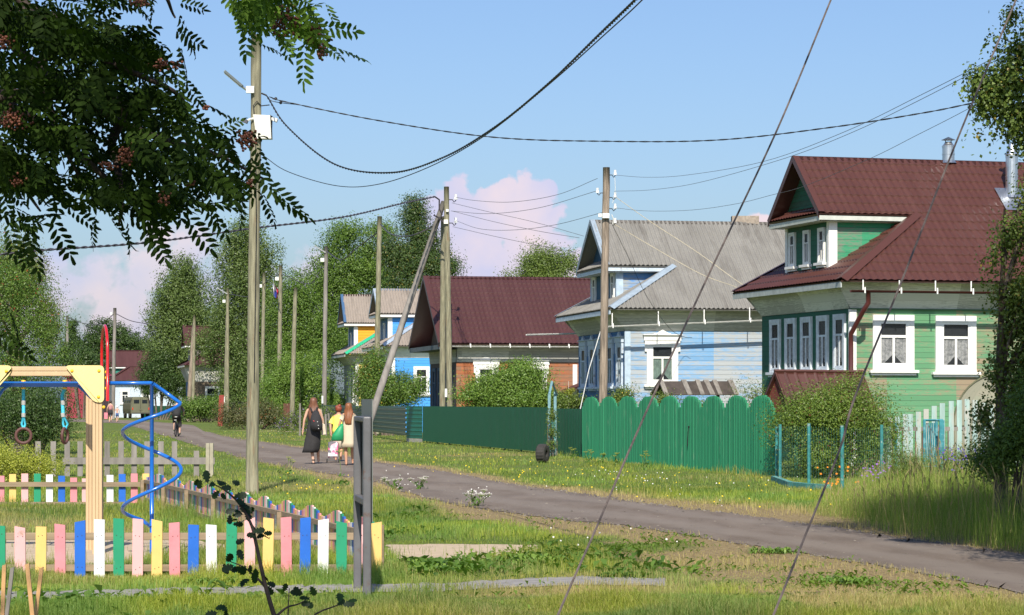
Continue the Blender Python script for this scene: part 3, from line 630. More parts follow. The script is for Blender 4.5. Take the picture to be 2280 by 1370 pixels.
        panel(rf, On, w, Vn, pl, kind); panel(rf, Of, w, Vf, pl, kind, flip=True); roof = rf.build('roof', mR, root)
        af = MB(); wall_poly(af, W(fa+.01, 0), u, [(0, Zf), (B, Zf), (B, Zn-.05), (B/2, Zr-.12), (0, Zn-.05)], True); af.build('gable', S.get('agable', S['wall']), root)
        fs = MB(); fs.obox(W(au, 0), w, u, Z, (0, .04), (eb+.1, B-eb-.1), (Zn-.22, Zn-.04)); fs.add([W(au, eb+.1, Zn-.22), W(fa, eb+.1, Zn-.22), W(fa, B-eb-.1, Zn-.22), W(au, B-eb-.1, Zn-.22)], [(0, 1, 2, 3)]); fs.build('cornice', S.get('fasc2', sof), root)
    # ridge cap + verge boards
    rc = MB(); capw = .17
    for s, V_ in ((1, Vn), (-1, Vf)):
        top = W(au-.02, B/2, Zr+.045); e = W(Ae+.02, B/2, Zr+.045); dn = -V_*capw
        nn_ = Z*.0
        rc.add([top, e, e+dn+nn_, top+dn+nn_], [(0, 1, 2, 3), (3, 2, 1, 0)])
    rc.build('ridge_cap', S.get('ridge', S.get('trim', mR)), roof)
    vb = MB(); bl = b1 if attic else eb
    for s in (0, 1):
        b_a, b_b = (bl, B/2) if s == 0 else (B-bl, B/2)
        za, zb2 = Zn+m*(bl-eb), Zr
        P0, P1 = W(au-.03, b_a, za), W(au-.03, b_b, zb2); d = P1-P0
        for q0, q1, t in ((.05, -.12, .025),):
            vb.add([P0+Z*q0, P1+Z*q0, P1+Z*q1, P0+Z*q1, P0+Z*q0+w*t, P1+Z*q0+w*t, P1+Z*q1+w*t, P0+Z*q1+w*t],
                   [(0, 1, 2, 3), (7, 6, 5, 4), (0, 4, 5, 1), (3, 2, 6, 7)])
        Vx = Vn if s == 0 else Vf; nv = (w.cross(Vn) if s == 0 else Vf.cross(w)).normalized()
        vb.obox(P0, w, d.normalized(), nv, (0, .16), (0, d.length), (.045, .06))
    vb.build('verge_board', S.get('verge', S.get('trim', mR)), roof)
    # windows
    for (a, z0, z1, ww, st) in S.get('swin', []): window(root, W(0, 0), w, -u, a, z0, z1, ww, st, S.get('wmat'), S.get('curt'), cas=S.get('cas', .13))
    for (b_, z0, z1, ww, st) in S.get('fwin', []): window(root, W(fa, 0), -u, -w, -b_, z0, z1, ww, st, S.get('fwmat', S.get('wmat')), S.get('fcurt'), cas=.10)
    # corner boards of the walls
    if S.get('corner', True):
        cb = MB(); cb.obox(W(fa, 0), w, u, Z, (-.03, .16), (-.03, -.003), (0, Zf-.02)); cb.obox(W(fa, 0), w, u, Z, (-.03, -.003), (-.003, .05), (0, Zf-.02)); cb.build('corner_board', S.get('wcorner', S.get('cboard', wwhite)), root)
    if S.get('belt'):
        bt = MB(); bt.obox(W(0, 0), w, u, Z, (fa, A), (-.07, -.005), (Zf-.02, Zf+.01)); bt.build('ledge_board', S['belt'], root)
    return root, W, w, u, Z, roof, m

def wvec(dx, dy): return (dy, -dx)   # street vector (dx,dy) -> direction of the long side
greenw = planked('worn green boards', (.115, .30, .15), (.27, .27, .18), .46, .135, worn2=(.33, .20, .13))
greend = planked('green boards with street shade', (.02, .13, .075), (.05, .11, .07), .3, .135)  # darker copy of the green boards, street-side shade put into the colour
greena = planked('green attic boards', (.03, .27, .13), (.24, .26, .20), .5, .16)
frz = planked('cream frieze boards', (.76, .75, .70), (.56, .55, .50), .5, .30, dark=.3, gap=.03)
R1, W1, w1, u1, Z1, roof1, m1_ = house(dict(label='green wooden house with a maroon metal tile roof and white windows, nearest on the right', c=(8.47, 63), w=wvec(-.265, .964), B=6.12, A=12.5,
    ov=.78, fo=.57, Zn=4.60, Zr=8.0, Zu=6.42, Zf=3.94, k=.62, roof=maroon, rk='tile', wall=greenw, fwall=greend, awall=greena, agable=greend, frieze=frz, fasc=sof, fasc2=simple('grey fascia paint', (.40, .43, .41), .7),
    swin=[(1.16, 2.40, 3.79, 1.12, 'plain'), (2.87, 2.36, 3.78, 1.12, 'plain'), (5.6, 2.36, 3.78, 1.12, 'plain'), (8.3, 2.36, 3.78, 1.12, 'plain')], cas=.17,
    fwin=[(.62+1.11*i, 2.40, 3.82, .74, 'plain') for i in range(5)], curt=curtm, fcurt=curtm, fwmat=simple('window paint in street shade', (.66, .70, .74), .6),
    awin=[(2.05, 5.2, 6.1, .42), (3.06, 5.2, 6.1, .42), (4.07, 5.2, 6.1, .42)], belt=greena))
def gutter(root, W, w, u, Z, a0, a1, b, z, mat, bm, n, slope=0, drop=0, bh=.28, r=.06, name='gutter'):
    g = MB(); pts = []; k = 8; vs = []
    for a in (a0, a1):
        for i in range(k+1):
            th = math.pi*i/k; vs.append(W(a, b+math.cos(th)*r, z+slope*(a-a0)-math.sin(th)*r))
    fs = [(i, i+1, k+2+i, k+1+i) for i in range(k)]; g.add(vs, fs); g.add(vs, [f[::-1] for f in fs])
    gg = g.build(name, mat, root)
    for i in range(n):
        a = a0+.35+(a1-a0-.5)*i/max(1, n-1); br = MB(); zz = z+slope*(a-a0)
        br.box(W(a, b-r-.012, zz-.0), (.035, .012, .15)); br.box(W(a, b+.05, zz+bh*.5), (.03, .02, bh)); br.build('bracket', bm, gg)
    return gg
gmar = simple('maroon gutter', (.085, .022, .02), .35, vary=.05, bmp=0)
gg = gutter(R1, W1, w1, u1, Z1, -.35, 12.8, -.86, 4.36, gmar, wwhite, 14, bh=.26)
dp = MB(); dp.tube([W1(.12, -.86, 4.3), W1(.12, -.86, 4.05), W1(.03, -.75, 3.85), W1(-.03, -.12, 3.3), W1(-.03, -.12, 2.95), W1(-.03, -.12, .3)], .062, 10); dp.build('downpipe', gmar, R1, smooth=True)
def flue(par, base, h, r, cap=True):
    f = MB(); f.tube([base, base+Vector((0, 0, h*.62)), base+Vector((0, 0, h*.64)), base+Vector((0, 0, h*.72)), base+Vector((0, 0, h*.80))], [r, r, r*1.05, r*.75, r*.55], 20); f.tube([base+Vector((0, 0, -.02)), base+Vector((0, 0, .05))], [r*1.35, r*1.02], 20)
    for z in (.3, .6): f.tube([base+Vector((0, 0, h*z)), base+Vector((0, 0, h*z+.03))], r*1.06, 20)
    o = f.build('flue_pipe', galv, par, smooth=False)
    c = MB(); t = base+Vector((0, 0, h*.88)); c.tube([t, t+Vector((0, 0, h*.12))], [r*1.15, .01], 16)
    for i in range(4): th = i*1.57+.5; c.tube([base+Vector((r*.5*math.cos(th), r*.5*math.sin(th), h*.78)), t+Vector((r*.8*math.cos(th), r*.8*math.sin(th), .01))], .008, 4)
    c.build('cowl', simple('grey metal cowl', (.16, .19, .22), .35, metal=.7), o); return o
flue(R1, W1(4.12, 3.06, 7.98), .68, .165)
flue(R1, W1(5.42, 1.95, 7.0), 1.75, .165)
fl = MB(); fl.obox(W1(5.42, 1.9, 0)+Z1*(4.6+m1_*(1.9+.78)), w1, (u1+Z1*m1_).normalized(), w1.cross((u1+Z1*m1_).normalized()).normalized(), (-.42, .42), (-.6, .35), (.05, .06)); fl.build('flashing', galv, roof1)
lamp_bracket = None

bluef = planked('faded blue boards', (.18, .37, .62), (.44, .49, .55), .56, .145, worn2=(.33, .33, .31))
blued = planked('blue boards with street shade', (.05, .16, .36), (.10, .16, .24), .4, .145)  # darkened blue, shade of the street fronts is part of the colour
bluea = planked('blue attic boards', (.10, .27, .58), (.46, .47, .42), .50, .17)
frz2 = planked('grey frieze boards', (.60, .59, .54), (.45, .44, .40), .55, .13, dark=.35, gap=.08)
dblue = simple('shaded blue gable boards', (.03, .09, .16), .8)  # attic front's shade is painted into this blue
cornblue = simple('pale blue corner board', (.40, .50, .60), .8)
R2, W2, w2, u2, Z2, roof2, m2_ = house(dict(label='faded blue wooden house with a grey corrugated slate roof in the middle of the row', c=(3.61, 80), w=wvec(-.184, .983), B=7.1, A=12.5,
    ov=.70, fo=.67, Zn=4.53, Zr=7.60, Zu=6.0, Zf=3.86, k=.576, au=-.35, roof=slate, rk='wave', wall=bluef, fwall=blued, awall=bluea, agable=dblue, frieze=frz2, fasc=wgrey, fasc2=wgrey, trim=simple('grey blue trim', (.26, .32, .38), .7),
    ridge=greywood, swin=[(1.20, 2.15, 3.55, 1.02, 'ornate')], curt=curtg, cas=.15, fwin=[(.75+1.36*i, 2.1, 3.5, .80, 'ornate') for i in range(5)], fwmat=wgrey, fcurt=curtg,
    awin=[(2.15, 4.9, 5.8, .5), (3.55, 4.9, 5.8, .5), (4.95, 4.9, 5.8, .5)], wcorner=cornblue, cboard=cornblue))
g2 = gutter(R2, W2, w2, u2, Z2, -.95, 10, -.78, 3.98, wwhite, wwhite, 8, slope=.045, bh=.4)
g3 = gutter(R2, W2, w2, u2, Z2, -1.75, 0.1, 7.6, 3.95, wwhite, wwhite, 0, slope=.03, bh=.3)
cp = MB(); cp.tube([W2(-.95, -.78, 3.95), W2(-1.4, -.95, 2.6), W2(-1.75, -1.1, 1.2)], .012, 5); cp.build('rain_chain', wwhite, R2)
bc = MB(); bc.box(W2(5.0, 3.75, 7.7), (.9, .5, .28)); bc.build('chimney', simple('chimney brick', (.30, .25, .20), .9, scale=12, vary=.3), R2)

brownw = planked('orange brown boards', (.40, .125, .045), (.30, .17, .10), .5, .15)
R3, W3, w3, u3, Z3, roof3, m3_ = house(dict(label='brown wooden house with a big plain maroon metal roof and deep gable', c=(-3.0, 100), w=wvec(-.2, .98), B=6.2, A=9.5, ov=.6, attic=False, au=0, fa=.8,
    Zn=3.9, Zr=6.72, Zu=5, Zf=3.18, roof=maroon2, rk='tile', wall=brownw, fwall=simple('dark brown shaded boards', (.07, .05, .045), .8), agable=simple('shaded gable boards', (.06, .045, .035), .9), frieze=frz2, fasc2=simple('dark cornice', (.10, .12, .13), .8),  # shade of the deep gable is put into both dark board colours
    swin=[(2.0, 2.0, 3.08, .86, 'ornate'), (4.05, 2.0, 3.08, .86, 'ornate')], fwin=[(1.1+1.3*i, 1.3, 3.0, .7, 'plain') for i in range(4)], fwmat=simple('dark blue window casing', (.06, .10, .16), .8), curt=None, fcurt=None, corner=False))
g4 = gutter(R3, W3, w3, u3, Z3, .1, 7.0, -.64, 3.82, wwhite, wwhite, 9, bh=.1)
cb = MB(); cb.obox(W3(5.55, 0), w3, u3, Z3, (0, .18), (-.04, -.004), (0, 3.1)); cb.build('corner_board', wwhite, R3)
po = MB(); po.obox(W3(5.1, -1.8, 2.05), w3, (u3*1-Z3*.0), Z3, (0, 1.9), (0, 1.8), (0, .05)); po = MB()
panel(po, W3(4.85, -1.6, 1.95), u3, (w3+Z3*.42).normalized(), [(0, 0), (1.6, 0), (1.6, 1.5), (0, 1.5)], 'seam', flip=True); po.build('porch_roof', maroon2, R3)
pf = MB(); 
for a in (5.0, 6.2): pf.box(W3(a, -1.5, 1.0), (.08, .08, 2.0))
pf.build('porch_post', wwhite, R3)

blueb = planked('bright blue boards', (.06, .32, .80), (.30, .45, .65), .25, .15)
yelw = planked('yellow boards', (.80, .58, .16), (.6, .5, .3), .1, .16); orgw = planked('orange attic boards', (.80, .36, .02), (.6, .3, .1), .1, .16)
greentr = simple('green painted flashing', (.02, .36, .18), .5)
R4, W4, w4, u4, Z4, roof4, _ = house(dict(label='bright blue house with a grey slate roof behind the leaning brace of the pole', c=(-6.25, 131), w=wvec(-.2, .98), B=6.4, A=9, ov=.6, fo=.6, Zn=4.5, Zr=7.6, Zu=6.25, Zf=3.9, k=.6, au=-.5,
    roof=slatel, rk='wave', wall=blueb, awall=blueb, agable=blued, frieze=frz, trim=bluetrim, wmat=wwhite, swin=[(1.55, 2.0, 3.45, .85, 'plain')], fwin=[(1+1.4*i, 2, 3.4, .7, 'plain') for i in range(4)], awin=[(3.2, 4.9, 5.8, .5)]))
R5, W5, w5, u5, Z5, roof5, _ = house(dict(label='yellow house with orange attic, slate roof and green roof flashing', c=(-9.3, 150), w=wvec(-.18, .98), B=6.2, A=9, ov=.6, fo=.75, Zn=4.45, Zr=8.1, Zu=6.35, Zf=3.85, k=.6, au=-.55,
    roof=slatel, rk='wave', wall=yelw, fwall=simple('faded grey street front', (.25, .25, .24), .8), awall=orgw, agable=blued, frieze=frz2, trim=greentr, ridge=maroon2, verge=blued, swin=[(3.0, 2, 3.4, .85, 'plain')], awin=[(3.1, 4.9, 5.8, .5)], fwin=[(1.2, 1.6, 3.4, .7, 'plain'), (3, 1.6, 3.4, .7, 'plain')]))
dg = planked('dark green boards', (.03, .22, .16), (.1, .2, .15), .2, .16)
R6, W6, w6, u6, Z6, roof6, _ = house(dict(label='far house with a maroon roof and dark green attic beyond the van', c=(-40.6, 256), w=wvec(-.2, .98), B=6.5, A=9, ov=.7, fo=.7, Zn=3.77, Zr=6.9, Zu=5.2, Zf=3.3, k=.62, au=-.5, roof=maroon2, rk='flat',
    wall=wgrey, awall=dg, agable=blued, frieze=frz, swin=[(1.2, 1.4, 2.8, .9, 'plain'), (3.3, 1.4, 2.8, .9, 'plain')], awin=[(3.2, 4, 4.7, .5)]))
R7, W7, w7, u7, Z7, roof7, _ = house(dict(label='far log house with white framed window half hidden by birches', c=(-27.0, 212), w=wvec(-.2, .98), B=6.5, A=8, ov=.7, fo=.7, Zn=4.7, Zr=8.1, Zu=6.4, Zf=3.3, k=.6, au=-.5, roof=maroon2, rk='flat',
    wall=planked('grey brown logs', (.15, .115, .08), (.2, .16, .12), .3, .25), fwall=blued, awall=greywood, agable=greywood, frieze=frz2, swin=[(1.75, 1.0, 2.9, 1.25, 'plain')], fwin=[(1.2, 1.2, 2.8, .8, 'plain')]))
sh = thing('garage', (-41.5, 246, 0), 'dark red metal garage or shed far behind the trees on the left', 'shed')
mb = MB(); mb.box((-41.5, 246, 2.0), (3.4, 4, 4.0)); mb.build('wall', simple('dark red sheet', (.28, .03, .05), .6), sh)
mb = MB(); mb.prism([(-43.6, 243.8, 4.0), (-39.4, 243.8, 4.0), (-39.4, 243.8, 4.15), (-41.5, 243.8, 5.6), (-43.6, 243.8, 4.15)], (0, 5, 0)); mb.build('roof', simple('red roof sheet', (.30, .035, .05), .5), sh)
# ================================================================ fences along the road
Zv = Vector((0, 0, 1))
def run(A, B): d = (B-A); L = d.length; return d.normalized(), L
# wooden green wavy fence
fgreen = planked('green fence paint', (.020, .235, .135), (.20, .30, .22), .18, 50, 'UV', dark=0, worn2=(.35, .34, .26)); 
m, t, b = newmat('green fence boards'); v = mapping(t, (9, 9, .9)); n = noise(t, 1.5, 7, .7, v); n2 = noise(t, 1.0, 3, .5, mapping(t, (8, 8, .3)))
c = ramp(t, n2, [(.3, (.014, .18, .085)), (.7, (.032, .265, .125))]); c = mixc(t, ramp(t, n, [(.60, (0, 0, 0)), (.70, (1, 1, 1))]), c, (.20, .30, .20)); t.links.new(c, b.inputs['Base Color']); b.inputs['Roughness'].default_value = .6; bump(t, b, n, .4, .01); gfm = m
FA, FB = G(1299, 1021), G(1727, 1063); fd, fL = run(FA, FB); fn = Vector((fd.y, -fd.x, 0)); fn = fn if fn.x < 0 else -fn
wf = thing('wooden_fence', (FA+FB)/2, 'green wooden fence with a scalloped top of nine round humps', 'fence')
NP = 15
hum = [0]; 
cent = [1318, 1357, 1399, 1447, 1493, 1541.6, 1590, 1644, 1699]
def fs_at(px):   # parameter along fence for an image column
    k = (px-CXP)/F; return (k*FA.y-FA.x)/(fd.x-k*fd.y)
cs = [fs_at(p) for p in cent]; bd = [0]+[(cs[i]+cs[i+1])/2 for i in range(8)]+[fL]
rg = random.Random(5)
for i in range(9):
    mb = MB(); a0, a1 = bd[i], bd[i+1]; c0 = cs[i]; n = NP
    for k in range(n):
        s0 = a0+(a1-a0)*k/n; s1 = a0+(a1-a0)*(k+1)/n; sm = (s0+s1)/2
        f = (sm-c0)/((a1-c0) if sm > c0 else (c0-a0)); top = 1.36+.38*max(0, 1-abs(f)**2.3)**.62+rg.gauss(0, .006)
        wd = (s1-s0)*.5*.84; th = .058; base = FA+fd*sm; pts = [(-wd, 0), (-wd*.97, .40), (-wd*.8, .72), (-wd*.45, .94), (0, 1), (wd*.45, .94), (wd*.8, .72), (wd*.97, .40), (wd, 0)]
        off = rg.gauss(0, .003); ring0 = [base+fd*p+fn*(q*th+off)+Zv*(-.02) for p, q in pts]; ring1 = [p+Zv*(top+.02) for p in ring0]
        m_ = len(pts); mb.add(ring0+ring1, [(j, (j+1) % m_, m_+(j+1) % m_, m_+j) for j in range(m_)]+[list(range(m_, 2*m_))])
    mb.build('fence_panel', gfm, wf)
mb = MB()
for z in (.35, 1.15): mb.obox(FA, fd, fn, Zv, (0, fL), (-.06, -.012), (z, z+.09))
mb.build('rail', gfm, wf)
mb = MB(); mb.obox(FA, fd, fn, Zv, (.02, fL-.02), (-.010, -.004), (.02, 1.30)); mb.build('gap_shade_sheet', simple('dark green gap shade', (.006, .06, .03), .8), wf)  # dark sheet added behind the slats so the gaps read as shade
mb = MB(); q = FA+fd*(bd[5]+.9); mb.tube([q+fn*.07+Zv*1.0, q+fn*.08+Zv*.55+fd*-.05], .012, 6); mb.tube([q+fn*.03+Zv*1.0, q+fn*.08+Zv*1.02], .015, 6); mb.build('gate_handle', blackcable, wf)
# metal dark green fence (vertical ribs)
mgm = simple('dark green profiled steel', (.007, .062, .032), .38, vary=.06, scale=2, bmp=0, spec=.5)
mgl = simple('green ribbed steel', (.010, .13, .085), .4, vary=.06, bmp=0)
MA, MBp = G(941, 985.5), G(1299, 1019.5); md, mL = run(MA, MBp); mn = Vector((md.y, -md.x, 0)); mn = mn if mn.x < 0 else -mn
def m_at(px): k = (px-CXP)/F; return (k*MA.y-MA.x)/(md.x-k*md.y)
ms = thing('metal_fence', (MA+MBp)/2, 'dark green profiled steel fence with vertical ribs between the ribbed fence and the wooden one', 'fence')
def vpanel(mb, O, D, Nn, s0, s1, z0, z1, pitch=.2, amp=.02, vertical=True):
    if vertical:
        s = s0; prof = []
        while s < s1:
            for f, h in ((0, 0), (.55, 0), (.65, 1), (.9, 1)): 
                if s+f*pitch <= s1: prof.append((s+f*pitch, h*amp))
            s += pitch
        prof.append((s1, 0)); vs = []
        for p, h in prof: q = O+D*p+Nn*h; vs += [q+Zv*z0, q+Zv*z1]
    else:
        z = z0; prof = []
        while z < z1:
            for f, h in ((0, 0), (.55, 0), (.65, 1), (.9, 1)):
                if z+f*pitch <= z1: prof.append((z+f*pitch, h*amp))
            z += pitch
        prof.append((z1, 0)); vs = []
        for p, h in prof: vs += [O+D*s0+Nn*h+Zv*p, O+D*s1+Nn*h+Zv*p]
    mb.add(vs, [(2*i, 2*i+1, 2*i+3, 2*i+2) for i in range(len(prof)-1)])
mb = MB(); sA = m_at(1219); sB = m_at(1237); vpanel(mb, MA, md, mn, 0, sA, .06, 1.43); mb.build('sheet_panel', mgm, ms)
mb = MB(); vpanel(mb, MA, md, mn, sB, mL-.02, .0, 1.40); mb.build('sheet_panel', mgm, ms)
mb = MB(); 
for s in list(np.arange(.5, sA, 2.6))+[sA-.05, sB+.05, mL-.1]: mb.box(MA+md*s-mn*.05+Zv*.7, (.06, .06, 1.4))
mb.build('fence_post', mgm, ms)
# horizontal ribbed fence and its lit return
HA, HB = G(905, 984), P(716, 958, gd(958)); HB.z = 0; hd_, hL = run(HA, HB); hn = Vector((hd_.y, -hd_.x, 0)); hn = hn if hn.x < 0 else -hn
hs = thing('ribbed_fence', (HA+HB)/2, 'green sheet fence with horizontal ribs and pale joints receding behind the pole brace', 'fence')
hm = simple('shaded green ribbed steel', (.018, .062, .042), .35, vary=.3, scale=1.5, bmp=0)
mb = MB(); k = 0
mb = MB(); vpanel(mb, HA, hd_, hn, 0, hL, .25, 1.42, .19, .035, False); mb.build('sheet_panel', hm, hs)
mb = MB()
for z in np.arange(.34, 1.4, .19): mb.obox(HA, hd_, hn, Zv, (0, hL), (.036, .041), (z+.0, z+.012))
mb.build('joint_strip', simple('pale edge', (.42, .46, .40), .4, bmp=0), hs)
mb = MB(); vpanel(mb, HA, (MA-HA).normalized(), Vector((0, -1, 0)), 0, (MA-HA).length-.03, .15, 1.43, .17, .03, False); mb.build('corner_panel', mgl, hs)
mb = MB(); mb.obox(HA, (MA-HA).normalized(), Vector((0, -1, 0)), Zv, (0, (MA-HA).length-.03), (-.1, .03), (0, .14)); mb.build('footing', simple('concrete', (.40, .37, .32), .9), hs)
# narrow blue gate arch in the gap
tealm = simple('teal paint', (.035, .20, .20), .6, vary=.3, scale=12, dirt=(.3, .38, .36), dirtk=.06); bluep = simple('dull blue paint', (.16, .30, .34), .7, vary=.25, scale=9)
ga = thing('garden_gate', P(1228, 1016, gd(1016)), 'narrow blue gate frame with a pointed top in the gap of the dark green fence', 'gate'); d = gd(1017); zt = lambda py, dd=None: EYE+(CYP-py)/F*(dd or d)
mb = MB()
for px, tt in ((1223, 878), (1236, 872)): q = P(px, 895, d+(.0 if px < 1230 else .9)); mb.obox(Vector((q.x, q.y, 0)), Vector((1, 0, 0)), Vector((0, 1, 0)), Zv, (-.04, .04), (-.03, .03), (0, zt(tt)))
mb.build('post', bluep, ga)
mb = MB(); mb.tube([P(1223, 878, d), P(1229, 850, d+.4), P(1240, 880, d+.9)], .035, 4); mb.build('pointed_top', bluep, ga)
mb = MB()
for i in range(4): q = P(1226+i*3, 895, d+.1+i*.2); mb.box((q.x, q.y, .6), (.05, .02, 1.15))
mb.build('slat', tealm, ga)
# tyre
ty = thing('tyre', G(1208, 1031), 'old black tyre standing on edge against the dark green fence', 'tyre'); c = G(1208, 1031); r0 = .245
mb = MB(); vs = []; prof = [(.09, .115), (.15, .125), (.215, .12), (.245, .085), (.245, -.085), (.215, -.12), (.15, -.125), (.09, -.115)]
A_ = Vector((.93, -.37, 0)); Bv = Vector((.37, .93, 0)); nseg = 36
for i in range(nseg):
    th = 2*math.pi*i/nseg
    for k, (rr, ww) in enumerate(prof):
        r_ = rr+(.008 if (i % 2 and k in (3, 4)) else 0); vs.append(c+Zv*(.245+math.sin(th)*r_)+Bv*(math.cos(th)*r_)+A_*ww)
K = len(prof); mb.add(vs, [(i*K+k, i*K+(k+1) % K, ((i+1) % nseg)*K+(k+1) % K, ((i+1) % nseg)*K+k) for i in range(nseg) for k in range(K)]); mb.build('tyre_ring', simple('old rubber', (.035, .032, .03), .9, vary=.3, bmp=.5), ty)
# well roof with boards
wr = thing('well_shelter', P(1542, 895, 70).xy.to_3d(), 'small dark felt roof with loose grey boards behind the green wooden fence', 'shelter'); felt = simple('dark roofing felt', (.06, .048, .042), .9, vary=.35, scale=5)
d = 69.0; UL = (P(1632, 849, d+.9)-P(1467, 849, d)); Ud = UL.normalized(); Lw = UL.length; T = P(1467, 849, d); dn = Vector((.12, -.34, -.36)); db = Vector((-.22, .34, -.36))
mb = MB(); mb.prism([T, T+UL, T+UL+dn, T+dn], (0, 0, -.03)); mb.prism([T, T+db, T+UL+db, T+UL], (0, 0, -.03)); mb.build('felt_roof', felt, wr)
for s, j in ((0, .0), (.30, .02), (.49, -.02), (.60, .03), (.72, 0), (.93, .02)):
    mb = MB(); q = T+Ud*(s*Lw); e = Ud*(.13+.02*(j > 0)); mb.prism([q+Zv*.012, q+e+Zv*.012, q+e+dn*1.08+Ud*j+Zv*.012, q+dn*1.08+Ud*j+Zv*.012], (0, 0, .03)); mb.prism([q+Zv*.012, q+db*1.05+Zv*.012, q+e+db*1.05+Zv*.012, q+e+Zv*.012], (0, 0, .03)); mb.build('board', greywood, wr)
mb = MB()
for s in (.06, .82): q = T+Ud*(s*Lw)+(dn+db)*.5; mb.box((q.x, q.y, q.z/2), (.09, .09, q.z))
mb.build('post', simple('dark post wood', (.05, .04, .035), .9), wr)
# red-brown metal roofed well house
wh = thing('well_house', P(1810, 895, 59).xy.to_3d(), 'maroon seamed metal roof of a little well house in front of the green house', 'shelter'); d = 58.5; T = P(1724, 829, d+.3); UL = P(1922, 831, d+.9)-T; Ud = UL.normalized()
dn = Vector((.30, -.62, -1.0)); dn_ = dn.normalized(); db = Vector((-.34, .62, -.95))
mb = MB(); panel(mb, T, Ud, dn_, [(0, 0), (UL.length, 0), (UL.length, 1.15), (0, 1.15)], 'seam', flip=Ud.cross(dn_).z < 0); panel(mb, T, Ud, db.normalized(), [(0, 0), (UL.length, 0), (UL.length, 1.15), (0, 1.15)], 'seam', flip=Ud.cross(db).z < 0)
mb.tube([T+Zv*.03, T+UL+Zv*.03], .045, 6); mb.build('roof', maroon, wh)
mb = MB(); e = Ud*.08; mb.prism([T+e+Zv*-.05, T+e+dn*.95, T+e+db*.95], Ud*.03); mb.build('gable', simple('red brown board', (.16, .04, .025), .8), wh)
mb = MB()
for s in (.1, .9):
    for q in (T+UL*s+dn*.8, T+UL*s+db*.8): mb.box((q.x, q.y, q.z/2), (.09, .09, q.z))
mb.build('post', dg, wh)

# teal mesh fence by the shrub
mf = thing('mesh_fence', P(1850, 895, 50).xy.to_3d(), 'teal post and wire mesh fence in front of the maroon tipped shrub', 'fence'); posts = [(1729, 950, 1066), (1737, 945, 1068), (1801, 943, 1082), (1875, 948, 1094), (1963, 946, 1078), (1995, 942, 1060)]
pw_ = []
for px, tp, bs in posts:
    dd = gd(bs); q = P(px, tp, dd); mb = MB(); mb.tube([(q.x, q.y, -.02), (q.x, q.y, q.z)], .032, 8); mb.build('post', tealm, mf); pw_.append(Vector((q.x, q.y, q.z)))
meshm = simple('teal wire', (.04, .20, .19), .6, bmp=0); mb = MB()
for i in range(1, len(pw_)-1):
    a, c = pw_[i], pw_[i+1]; L = (c-a).length; n = int(L/.11); r_ = .0010
    for k in range(0, n+1, 2): q = a.lerp(c, k/n); mb.tube([(q.x, q.y, .05), (q.x, q.y, q.z-.05)], r_, 3, cap=False)
    for z in np.arange(.08, 1.08, .2): mb.tube([(a.x, a.y, z), (c.x, c.y, z)], r_, 3, cap=False)
o = mb.build('wire_mesh', meshm, mf)
cu = thing('border_board', G(1790, 1082), 'low teal border board along the flower bed below the mesh fence', 'border')
mb = MB(); pts = [G(1722, 1072), G(1760, 1086), G(1800, 1090), G(1845, 1093)]
for a, c in zip(pts, pts[1:]): D, L = run(a, c); mb.obox(a, D, Vector((-D.y, D.x, 0)), Zv, (0, L), (-.05, .05), (0, .11))
mb.build('board', simple('chipped teal paint', (.07, .26, .23), .7, vary=.4, scale=14, dirt=(.45, .47, .40), dirtk=.08), cu)
# pale teal picket fence with stepped tops
pfm = simple('peeling pale teal pickets', (.30, .42, .40), .85, vary=.25, scale=7, st=(1, 1, .2), dirt=(.40, .40, .36), dirtk=.12)
pf = thing('picket_fence', P(2080, 895, 56).xy.to_3d(), 'peeling pale teal picket fence with rising tops beside the blue gate', 'fence'); tops = [(1962, 935), (1980, 930), (1998, 926), (2016, 922), (2027, 922), (2045, 917), (2062, 911), (2080, 904), (2098, 898), (2118, 893), (2136, 891), (2153, 889), (2171, 891), (2190, 897), (2207, 902), (2226, 908), (2245, 912), (2264, 912), (2283, 912)]
for px, tp in tops:
    q = P(px, tp, 56+(px-1962)*.004); mb = MB(); mb.box((q.x, q.y, q.z/2-.01), (.115, .022, q.z+.02)); mb.build('picket', pfm, pf)
mb = MB(); a, c = P(1958, 955, 56.05), P(2290, 955, 57.4); D, L = run(Vector((a.x, a.y, 0)), Vector((c.x, c.y, 0))); nn = Vector((D.y, -D.x, 0)); mb.obox(Vector((a.x, a.y, 0)), D, nn, Zv, (0, L), (.015, .06), (a.z-.05, a.z+.04)); mb.obox(Vector((a.x, a.y, 0)), D, nn, Zv, (0, L), (.015, .06), (.2, .28)); mb.build('rail', greywood, pf)
fb = thing('board_fence', P(2100, 895, 60).xy.to_3d(), 'dark weathered board fence glimpsed between the pale teal pickets', 'fence'); mb = MB()
for i in range(24):
    q = P(1955+i*14.5, 950, 60+i*.05); mb.box((q.x, q.y, .5), (.10, .02, 1.0+.1*(i % 3 == 0)))
mb.build('boards', simple('brown red boards', (.15, .09, .07), .9, vary=.5, scale=3), fb)
# blue gate cage
gt = thing('garden_gate', G(2078, 1062), 'blue green wooden gate frame with slanting bars in front of the picket fence', 'gate'); gm = simple('blue green paint', (.03, .20, .24), .55, vary=.3, scale=10, dirt=(.12, .3, .34), dirtk=.1); d = 51.5
def bar(mb, a, c, w_=.03): mb.tube([a, c], w_*.45, 4)
mb = MB()
for px, dd, ww in ((2058, d, .05), (2085, d+.4, .05), (2097, d, .10)):
    q = P(px, 936, dd); mb.box((q.x, q.y, q.z/2), (ww, .05, q.z))
for z in (936, 1040): bar(mb, P(2056, z, d), P(2100, z, d), .05)
mb.build('frame', gm, gt)
mb = MB()
for i in range(6): bar(mb, P(2060+i*4, 942, d+.08*i), P(2064+i*4.6, 1058, d+.02), .03)
mb.build('bars', gm, gt)
